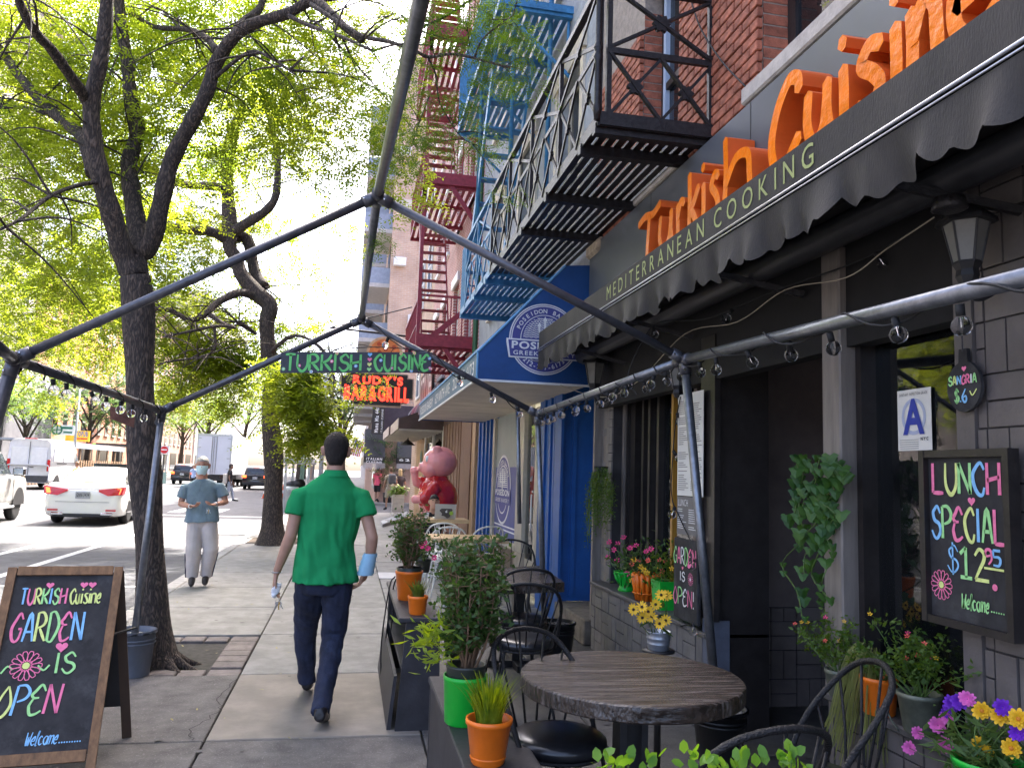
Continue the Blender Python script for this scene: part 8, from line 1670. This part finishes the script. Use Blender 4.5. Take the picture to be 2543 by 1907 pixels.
# ================================================================ HAND-LETTERED BOARDS
SF = {'A': '00 39 60|13 53', 'C': '67 49 17 05 12 30 50 62', 'D': '00 09|09 39 65 30 00', 'E': '67 49 27 16 25 45|25 13 12 20 40 61', 'G': '67 49 27 04 11 30 51 64|64 44', 'H': '00 09|60 69|04 65', 'I': '30 39', 'K': '00 09|69 46 04|24 42 60', 'L': '09 00|00 30 60', 'M': '00 19|19 33|33 59|59 60', 'N': '00 09|09 60|60 69', 'O': '39 16 03 20 40 63 56 39', 'P': '00 09|09 39 57 45 14', 'R': '00 09|09 39 57 45 04|24 42 60', 'S': '67 49 28 17 25 54 62 40 20 02', 'T': '09 39 69|39 30', 'U': '09 03 20 40 63 69', 'W': '09 13 20 36|36 40 53 69', 'Y': '09 35|69 20',
 'u': '06 02 20 41 46|46 41 50', 'i': '20 26|28 29', 's': '46 26 15 33 41 20 01', 'n': '00 06|05 26 45 40', 'e': '03 43 46 25 03 11 30 51', 'l': '00 29 18 10 30', 'c': '45 26 04 11 30 51', 'o': '26 04 11 30 42 45 26', 'm': '00 06|05 16 25 20|25 46 55 50', 'w': '06 10 34 50 66', '1': '07 29|29 20|00 40', '2': '07 29 48 46 23 00|00 60', '5': '59 19|19 15|15 45 53 40 10', '6': '49 15 03 20 40 52 44 13', '9': '56 25 17 29 49 57 53 30', '$': '67 49 28 17 25 54 62 40 20 02|3: 3/', '.': '20 21', '!': '39 34|31 30'}
def _pt(s): return ((ord(s[0])-48)/9*1., (ord(s[1])-48)/9. if s[1].isdigit() else (-.12 if s[1] == '/' else 1.12))
CP = dict(p=mat('chalk_pink', (.85, .20, .36), .8, var=.12, scale=40), g=mat('chalk_green', (.36, .72, .28), .8, var=.12, scale=40), b=mat('chalk_blue', (.24, .52, .82), .8, var=.12, scale=40), y=mat('chalk_yellow', (.70, .78, .26), .8, var=.12, scale=40), w=mat('chalk_white', (.78, .78, .76), .8, var=.12, scale=40))
def chalk(par, s, o, ex, ey, x, y, w, h, cols, th, italic=0., slots=None, taper=True):
    """hand-drawn word in board units; one mesh per letter"""
    ex, ey, o = Vector(ex), Vector(ey), Vector(o); n = ex.cross(ey).normalized(); k = 0; ws = [(.22 if c in 'iI.!' else .3 if c == 'l' else .75 if c in 'MWmw' else .4 if c == ' ' else .58 if c.islower() or c in '19' else .66) for c in s]; tot = sum(ws)+.16*(len(s)-1); cx_ = 0
    for c, wd in zip(s, ws):
        if c != ' ':
            b = MB(); st = SF[c].split('|')
            xs_ = [_pt(p)[0] for q in st for p in q.split()]; mn = min(xs_); sp = max(.12, max(xs_)-mn)
            for q in st:
                pp = [_pt(p) for p in q.split()]; pp = [((cx_+(a-mn)/sp*wd*(1 if c not in 'I.i!' else .3)+(wd*.45 if c in 'I.i!' else 0))/tot*w+italic*b_*h, b_*h) for a, b_ in pp]
                ribbon(b, [(x+a, y+b_) for a, b_ in (crv(pp, 5) if len(pp) > 2 else pp)], th, 0, taper)
            m = CP[cols[k % len(cols)]]; ob('chalk_letter', MB().add([o+ex*p[0]+ey*p[1]+n*.003 for p in b.v], b.f), m, par); k += 1
        cx_ += wd+.16
def mark2(par, kind, o, ex, ey, x, y, r, col, col2='w'):
    ex, ey, o = Vector(ex), Vector(ey), Vector(o); n = ex.cross(ey).normalized(); b = MB()
    def put(b, m, d=.003, nm='chalk_mark'): return ob(nm, MB().add([o+ex*p[0]+ey*p[1]+n*d for p in b.v], b.f), m, par)
    if kind == 'heart':
        pts = [(x+r*.062*16*math.sin(t)**3, y+r*.062*(13*math.cos(t)-5*math.cos(2*t)-2*math.cos(3*t)-math.cos(4*t))) for t in np.linspace(0, 2*PI, 24, endpoint=False)]; b.poly([(a, c, 0) for a, c in pts]); put(b, CP[col])
    elif kind == 'dot': put(MB().poly([(x+r*math.cos(t), y+r*math.sin(t), 0) for t in np.linspace(0, 2*PI, 16, endpoint=False)]), CP[col]); put(MB().poly([(x+r*.5*math.cos(t), y+r*.5*math.sin(t), 0) for t in np.linspace(0, 2*PI, 12, endpoint=False)]), CP[col2], .005)
    elif kind == 'daisy':
        for k in range(14):
            a = 2*PI*k/14; q = MB(); c, s_ = math.cos(a), math.sin(a); lp_ = [(.28, 0), (.6, .15), (.95, .12), (1.0, 0), (.95, -.12), (.6, -.15), (.28, 0)]
            ribbon(q, crv([(x+r*(u*c-v*s_), y+r*(u*s_+v*c)) for u, v in lp_], 3), r*.06); put(q, CP[col], .003+.0003*(k % 2), 'chalk_petal')
        put(MB().poly([(x+r*.24*math.cos(t), y+r*.24*math.sin(t), 0) for t in np.linspace(0, 2*PI, 14, endpoint=False)]), CP[col2], .004)
    elif kind == 'line': ribbon(b, crv(r, 5), x); put(b, CP[col])
# ---- A-board on the pavement
yaw, lean, BL_, BW = R(8), R(27), 1.09, .535; foot = P(222, 1922, Z=0); ex = Vector((math.cos(yaw), math.sin(yaw), 0)); nh = Vector((-ex.y, ex.x, 0)); ey = Vector((0, 0, math.cos(lean)))+nh*math.sin(lean); nn = -ex.cross(ey) if ex.cross(ey).y > 0 else ex.cross(ey)
t = thing('a_board', 'wooden framed A board lettered in chalk at the lower left', 'sign board', foot-ex*BW/2); o = foot-ex*BW; back = ey.cross(ex).normalized(); fm = mat('oak_frame', (.20, .105, .045), .6, var=.3, scale=5, stretch=(6, 6, 1), bump=.15)
def slat(a, b, w=.044, d=.03, m=fm, nm='frame_rail'): return ob(nm, MB().bar(a, b, w, d, -back), m, t)
slat(o, o+ey*BL_); slat(foot, foot+ey*BL_); slat(o+ey*(BL_-.02)+ex*.028, foot+ey*(BL_-.02)-ex*.028, .05); slat(o+ey*.09+ex*.028, foot+ey*.09-ex*.028, .055)
ob('board', MB().prism([o+ex*.02+ey*.1, foot-ex*.02+ey*.1, foot-ex*.02+ey*(BL_-.03), o+ex*.02+ey*(BL_-.03)], back*.008), K['chalk'], t)
for q, r_ in ((o, 0), (foot, 1)): slat(q+ey*(BL_-.01)+back*.03, Vector((q.x+.05*r_-.02, q.y+.58, 0)), .05, .03, mat('dark_oak', (.06, .035, .02), .6), 'rear_leg')
ob('rear_board', MB().prism([o+ey*1.0+back*.06, foot+ey*1.0+back*.06, Vector((foot.x, foot.y+.55, .18)), Vector((o.x, o.y+.55, .18))], (0, .008, 0)), K['black'], t)
ob('hinge_bar', MB().bar(foot+ey*.7, Vector((foot.x+.03, foot.y+.56, .62)), .02, .008), K['iron'], t)
oo = o+ex*.055+ey*.13-back*.002; bw, bh2 = BW-.11, BL_-.21
A_ = lambda s, x, y, w, h, c, th=.010, it=0.: chalk(t, s, oo, ex, ey, x*bw, y*bh2, w*bw, h*bh2, c, th, it)
A_('TURKISH', .03, .855, .52, .10, 'bpygbgp', .010); A_('Cuisine', .60, .855, .36, .095, 'y', .009); A_('GARDEN', .0, .625, .80, .175, 'pbygpb', .013); A_('IS', .56, .43, .22, .12, 'g', .013); A_('OPEN', .0, .20, .66, .165, 'ybgp', .013, .1); A_('Welcome', .38, .03, .34, .07, 'b', .006, .15)
for x, y, r_, c in ((.34, .975, .02, 'p'), (.74, .975, .02, 'p'), (.84, .975, .02, 'p'), (.60, .585, .03, 'p')): mark2(t, 'heart', oo, ex, ey, x*bw, y*bh2, r_, c)
mark2(t, 'daisy', oo, ex, ey, .24*bw, .48*bh2, .075, 'p', 'y'); mark2(t, 'line', oo, ex, ey, .009, 0, [(-.02*bw, .44*bh2), (.04*bw, .48*bh2), (.10*bw, .46*bh2)], 'g'); mark2(t, 'line', oo, ex, ey, .009, 0, [(.37*bw, .48*bh2), (.44*bw, .45*bh2), (.5*bw, .48*bh2)], 'g')
for k in range(9): mark2(t, 'dot', oo, ex, ey, (.75+.028*k)*bw, .035*bh2, .004, 'b', 'b')
# ---- lunch board
wx = WX-.055; y0, y1, z0, z1 = P(2297, 1320, X=wx).y, P(2508, 1320, X=wx).y, 1.085, P(2293, 1128, X=wx).z
t = thing('lunch_board', 'black framed chalkboard lettered LUNCH SPECIAL on the right wall', 'chalkboard', (wx, (y0+y1)/2, z0)); ob('board', MB().box((wx+.012, y1, z0), (wx+.03, y0, z1)), K['chalk'], t)
for a, b in (((y0, z0), (y0, z1)), ((y1, z0), (y1, z1))): ob('frame_rail', MB().box((wx-.012, a[0]-.014, z0-.014), (wx+.035, a[0]+.014, z1+.014)), K['frame'], t)
for z in (z0, z1): ob('frame_rail', MB().box((wx-.010, y1+.014, z-.014), (wx+.034, y0-.014, z+.014)), K['frame'], t)
E1 = Vector((0, -1, 0)); lo_ = Vector((wx+.0115, y0-.03, z0+.03)); lw, lh = y0-y1-.06, z1-z0-.06
B_ = lambda s, x, y, w, h, c, th=.012, it=0.: chalk(t, s, lo_, E1, EZ, x*lw, y*lh, w*lw, h*lh, c, th, it)
B_('LUNCH', .03, .79, .92, .20, 'pygbp', .015); B_('SPECIAL', .0, .49, 1., .21, 'bgpybgp', .014); B_('$', .22, .28, .15, .17, 'b', .008); B_('12', .40, .255, .38, .19, 'gy', .014); B_('95', .74, .36, .19, .09, 'pb', .010); B_('Welcome', .40, .06, .36, .09, 'g', .007, .1)
mark2(t, 'heart', lo_, E1, EZ, .58*lw, .745*lh, .018, 'p'); mark2(t, 'daisy', lo_, E1, EZ, .12*lw, .18*lh, .055, 'p', 'y'); mark2(t, 'line', lo_, E1, EZ, .008, 0, [(.72*lw, .335*lh), (.97*lw, .335*lh)], 'y'); mark2(t, 'dot', lo_, E1, EZ, .85*lw, .225*lh, .012, 'p', 'p')
for k in range(6): mark2(t, 'dot', lo_, E1, EZ, (.80+.03*k)*lw, .075*lh, .003, 'g', 'g')
# ---- sangria paddle
px_ = WX-.03; pc2 = P(2393, 960, X=px_); pr2 = abs(P(2350, 960, X=px_).y-P(2434, 960, X=px_).y)/2; ph2 = (P(2393, 898, X=px_).z-P(2393, 1024, X=px_).z)/2
t = thing('paddle_board', 'black round paddle board lettered SANGRIA above the lunch board', 'chalkboard', pc2); pp = [(pr2*math.sin(a), ph2*math.cos(a)) for a in np.linspace(.28, 2*PI-.28, 26)]; pp = [(-.02, ph2*1.5), (.02, ph2*1.5)]+pp
ob('board', MB().prism([pc2+E1*a+EZ*b for a, b in pp], (.015, 0, 0)), K['chalk'], t); ob('hanger', MB().tube([pc2+EZ*ph2*1.4, pc2+EZ*(ph2*2.6)], .003, 5), K['iron'], t); po = pc2-Vector((.001, 0, 0))
chalk(t, 'SANGRIA', po, E1, EZ, -pr2*.85, ph2*.1, pr2*1.65, ph2*.35, 'gybppwg', .007); chalk(t, '$.6', po, E1, EZ, -pr2*.5, -ph2*.6, pr2*.7, ph2*.5, 'gbb', .008); mark2(t, 'heart', po, E1, EZ, pr2*.1, ph2*.7, .012, 'p'); mark2(t, 'line', po, E1, EZ, .005, 0, [(pr2*.4, -ph2*.2), (pr2*.55, -ph2*.38), (pr2*.8, -ph2*.15)], 'y')
# ---- grade card in the window
gx2 = WX+.128; a_, b_ = P(2228, 972, X=gx2), P(2315, 1120, X=gx2)
t = thing('grade_card', 'white grade card with big blue letter A stuck in the window', 'notice', b_); b_.z = P(2228, 1120, X=gx2).z; gw_, gh_ = a_.y-b_.y, a_.z-b_.z; go = Vector((gx2-.002, a_.y, b_.z)); ob('card', MB().box((gx2, b_.y, b_.z), (gx2+.002, a_.y, a_.z)), K['paper'], t)
gb = mat('grade_blue', (.03, .05, .33), .6); letters('A', go+E1*gw_*.18+EZ*gh_*.28, E1, EZ, gw_*.64, gh_*.56, gb, t, bold=.03, off=.002); letters('SANITARY INSPECTION GRADE', go+E1*gw_*.08+EZ*gh_*.90, E1, EZ, gw_*.84, gh_*.045, K['ink'], t, off=.001); letters('NYC', go+E1*gw_*.70+EZ*gh_*.16, E1, EZ, gw_*.22, gh_*.05, K['ink'], t, bold=.03, off=.001)
ob('seal', disc(go+E1*gw_*.5+EZ*gh_*.55-Vector((.0005, 0, 0)), E1*gw_*.36, EZ*gh_*.30, .80, 1, 30), mat('seal_pale', (.42, .46, .60), .6), t)
for k in range(5): ob('form_line', MB().box((gx2-.0012, a_.y-gw_*.62, b_.z+gh_*(.03+.035*k)), (gx2-.0002, a_.y-gw_*.06, b_.z+gh_*(.037+.035*k))), K['ink'], t)
# ---- paper menu, lunch card and garden board in the middle window
mx = WX-.02; ya, yb = P(1683, 1100, X=mx).y, P(1746, 1100, X=mx).y; za, zb5, zc5_, zd, ze = (P(1715, v, X=mx).z for v in (975, 1232, 1330, 1340, 1545))
def printed(t, y0, y1, z0, z1, n, m, seed):
    g = np.random.default_rng(seed); b = MB(); h = (z1-z0)/n
    for k in range(n):
        for c in (0, 1):
            l = g.uniform(.2, .42)*(y0-y1); ys_ = y0-(y0-y1)*(.05+.5*c)
            if g.uniform() > .12: b.add([(mx-.003, ys_, z1-h*k), (mx-.003, ys_-l, z1-h*k), (mx-.003, ys_-l, z1-h*k-h*.35), (mx-.003, ys_, z1-h*k-h*.35)], [(0, 1, 2, 3)])
    q = ob('print', b, m, t); q['kind'] = 'stuff'
t = thing('paper_menu', 'long cream paper menu pinned in the middle window', 'menu', (mx, ya, zb5)); ob('sheet', MB().box((mx, yb, zb5), (mx+.004, ya, za)), K['paper'], t); printed(t, ya, yb, zb5+.03, za-.05, 44, mat('grey_ink', (.2, .18, .17), .7, var=0), 2)
t = thing('lunch_card', 'grey printed lunch card under the paper menu', 'menu', (mx, ya, zc5_)); ob('sheet', MB().box((mx, yb+.05, zc5_), (mx+.004, ya, zb5-.005)), mat('grey_card', (.16, .15, .145), .6, var=.1), t); printed(t, ya, yb+.05, zc5_+.03, zb5-.09, 10, K['white'], 3); letters('LUNCH', (mx-.003, ya-.03, zb5-.07), E1, EZ, .16, .045, K['white'], t)
t = thing('garden_board', 'small chalkboard lettered GARDEN IS OPEN under the lunch card', 'chalkboard', (mx, ya, ze)); bo = Vector((mx-.022, ya-.012, ze+.02)); gw2, gh2 = ya-yb-.06, zd-ze-.04; ob('board', MB().cbox((mx-.02, yb+.03, ze), (mx+.01, ya, zd), .006), K['chalk'], t)
chalk(t, 'GARDEN', bo, E1, EZ, 0, gh2*.70, gw2, gh2*.22, 'gpwgpp', .011); chalk(t, 'IS', bo, E1, EZ, gw2*.3, gh2*.48, gw2*.22, gh2*.12, 'w', .010); chalk(t, 'OPEN!', bo, E1, EZ, 0, gh2*.16, gw2*.95, gh2*.22, 'pgwpw', .011); mark2(t, 'daisy', bo, E1, EZ, gw2*.78, gh2*.53, .04, 'p'); mark2(t, 'heart', bo, E1, EZ, gw2*.42, gh2*.65, .014, 'p')
# ---- painted TURKISH CUISINE board on the canopy frame
ky = GY2-.06; a_, b_ = P(699, 874, Y=ky), P(1071, 925, Y=ky); t = thing('painted_board', 'long dark board painted TURKISH CUISINE in green hanging from the frame', 'sign', a_); kw, kh = b_.x-a_.x, P(699, 874, Y=ky).z-P(699, 926, Y=ky).z; ko = Vector((a_.x, ky-.001, a_.z-kh)); kx = Vector((1, 0, (b_.z-a_.z+kh)/kw)).normalized()
ob('board', MB().prism([ko, ko+kx*kw, ko+kx*kw+EZ*kh, ko+EZ*kh], (0, .015, 0)), mat('slate_board', (.055, .06, .075), .7, var=.2), t); SG_ = mat('sign_green_paint', (.16, .58, .17), .7, var=.1)
CP['s'] = SG_; chalk(t, 'TURKISH', ko, kx, EZ, .03*kw, .1*kh, .49*kw, .78*kh, 's', .020, 0, taper=True); chalk(t, 'CUISINE', ko, kx, EZ, .615*kw, .1*kh, .37*kw, .78*kh, 's', .020)
for k, c in enumerate('bpyg'): mark2(t, 'heart', ko, kx, EZ, .58*kw, (.88-.24*k)*kh, .019, c)
for x, y, c, c2 in ((.02, .18, 'g', 'w'), (.12, .34, 'p', 'w'), (.2, .05, 'w', 'b'), (.33, .55, 'p', 'w'), (.36, .93, 'y', 'p'), (.49, .32, 'b', 'w'), (.655, .6, 'b', 'w'), (.73, .22, 'p', 'w'), (.79, .93, 'y', 'p'), (.88, .95, 'y', 'p'), (.865, .08, 'b', 'w'), (.985, .7, 'b', 'w'), (.99, .2, 'p', 'w')): mark2(t, 'dot', ko, kx, EZ, x*kw, y*kh, .014, c, c2)
for x in (.05, .72, .97): ob('tie', MB().tube([ko+kx*(x*kw)+EZ*kh, ko+kx*(x*kw+.02)+EZ*(kh+.03)], .003, 5), K['rubber'], t)
ob('hanging_wire', MB().tube(crv([P(760, 872, Y=ky), P(935, 862, Y=ky), P(1060, 872, Y=ky)], 5), .004, 5), K['rubber'], t, True)
# ---- wall lanterns
def lantern(label, c, s):
    t = thing('wall_lantern', label, 'wall lamp', c, 'lanterns on the shop front'); n = 6; gl = mat('lantern_glass', (.17, .165, .15), .35, var=.15, scale=12)
    def hexr(r, z): return [c+Vector((r*s*math.cos(2*PI*k/n+.3), r*s*math.sin(2*PI*k/n+.3), z*s)) for k in range(n)]
    A, B = hexr(.055, 0), hexr(.095, .19)
    for k in range(n): ob('pane', MB().poly([A[k], A[(k+1) % n], B[(k+1) % n], B[k]]), gl, t); ob('rib', MB().tube([A[k], B[k]], .006*s, 5), K['black'], t)
    ob('cap', MB().loft([hexr(.13, .185), hexr(.125, .205), hexr(.06, .26), hexr(.02, .29)]), K['black'], t); ob('cup', MB().loft([hexr(.03, -.10), hexr(.05, -.06), hexr(.045, -.03), hexr(.062, 0), hexr(.06, .008)]), K['black'], t); ob('bracket', MB().tube(crv([c+Vector((0, 0, -.10*s)), c+Vector((.03, 0, -.16*s)), c+Vector((.10, 0, -.13*s)), c+Vector((.16, 0, -.05*s))], 4), .012*s, 7), K['black'], t, True)
lantern('black wall lantern with cloudy glass high on the right pillar', P(2402, 655, X=WX-.14), .80); lantern('black wall lantern on the tiled pillar by the bakery awning', P(1476, 955, X=WX-.12), 1.05); lantern('dark wall lantern hidden beside the paper menu', P(1684, 960, X=WX-.02), .8)
tag(ob('flood_lamp', MB().lathe([(.02, .05), (.05, .04), (.06, 0), (.05, -.005)], P(2358, 520, X=WX-.3), 16), K['iron'], None, True), 'small round flood lamp under the awning', 'lamp')
# slack pale cord under the awning
tag(ob('cord', MB().tube(crv([P(1330, 930, X=1.85), P(1480, 985, X=2.1), P(1580, 950, X=2.1), P(1700, 830, X=2.1), P(1830, 800, X=2.1), P(1950, 720, X=2.1), P(2100, 690, X=2.1), P(2200, 620, X=2.1), P(2320, 540, X=2.1)], 6), .003, 5), mat('pale_cord', (.35, .30, .22), .7), None, True), 'thin pale cord looping under the black awning', 'cord')
tag(ob('cable', MB().tube(crv([P(1700, -60, X=WX-.06), P(1735, 60, X=WX-.06), P(1790, 150, X=WX-.05), P(1860, 225, X=WX-.05)], 5), .006, 5), K['rubber'], None, True), 'black cable drooping across the red brick pier', 'cable')
# ---- pig statue outside the bar
py_ = 14.8; pc3 = P(1085, 1200, Y=py_); x, k_ = pc3.x, .80; zo = P(1085, 1108, Y=py_).z-2.2*k_
t = thing('pig_statue', 'giant pink pig statue in a red jacket outside the bar', 'statue', (x, py_, zo)); t.scale = (k_,)*3; pkm = mat('pig_pink', (.74, .27, .26), .3, var=.08, scale=5, coat=.4); prm = mat('jacket_red', (.50, .020, .026), .2, var=.1, scale=5, coat=.6)
b = MB().sph((.05, 0, 1.84), (.40, .38, .36), 18, 12).sph((-.16, -.05, 1.66), (.24, .26, .19), 12, 8).tube([(-.3, -.03, 1.70), (-.44, -.03, 1.72)], [.11, .10], 12).sph((0, 0, 1.0), (.42, .38, .55), 16, 10)
for s_ in (-1, 1): b.tube([(0, s_*.2, .6), (-.02, s_*.2, .25), (-.04, s_*.2, 0)], [.2, .17, .17], 10).sph((-.05, s_*.26, 2.10), (.12, .05, .12), 10, 7)
b.tube([(-.1, -.3, 1.25), (-.32, -.42, 1.0), (-.45, -.3, .98)], [.13, .11, .10], 10).tube([(-.2, .25, 1.3), (-.48, .1, 1.35), (-.52, .05, 1.55)], [.12, .10, .09], 10).sph((-.5, -.28, .98), .11).sph((-.53, .05, 1.62), .11)
ob('body', remesh(b, 'pig', .022, 5), pkm, t, world=False); b = MB().sph((.03, 0, 1.02), (.46, .42, .50), 18, 12).tube([(-.05, -.32, 1.3), (-.30, -.46, 1.02), (-.36, -.42, 1.0)], [.17, .15, .14], 12).tube([(-.15, .27, 1.33), (-.42, .14, 1.36)], [.15, .13], 12).tube([(0, 0, 1.40), (0, 0, 1.52)], [.26, .24], 16)
me = remesh(b, 'jacket', .022, 4); fold(me, .02, (6, 6, 6)); ob('jacket', me, prm, t, world=False); ob('base', MB().cbox((-.4, -.4, -zo/k_), (.4, .4, .03), .02), K['black'], t, world=False)
ob('eye', MB().sph((-.26, -.20, 1.90), (.05, .04, .08), 8, 6), K['white'], t, True, world=False)
# green oval sign hung on the bar door
tag(ob('bar_sign', disc(P(1045, 1140, X=WX-.03), Vector((0, 1, 0)), EZ, 0, .28, 24), gs), 'green oval sign on the bar door', 'sign')
tag(ob('ramp_plate', MB().prism([P(945, 1300, Z=.02), P(1010, 1275, Z=.02), P(1020, 1285, Z=.02), P(950, 1308, Z=.02)], (0, 0, .08)), galv), 'pale metal ramp plate lying on the pavement', 'ramp')
q = P(965, 1430, Z=.006); tag(ob('floor_vent', MB().box((q.x-.15, q.y-.3, .004), (q.x+.18, q.y+.4, .012)), galv), 'pale metal grating set in the pavement', 'grating')
bpy.data.scenes.remove(TS)
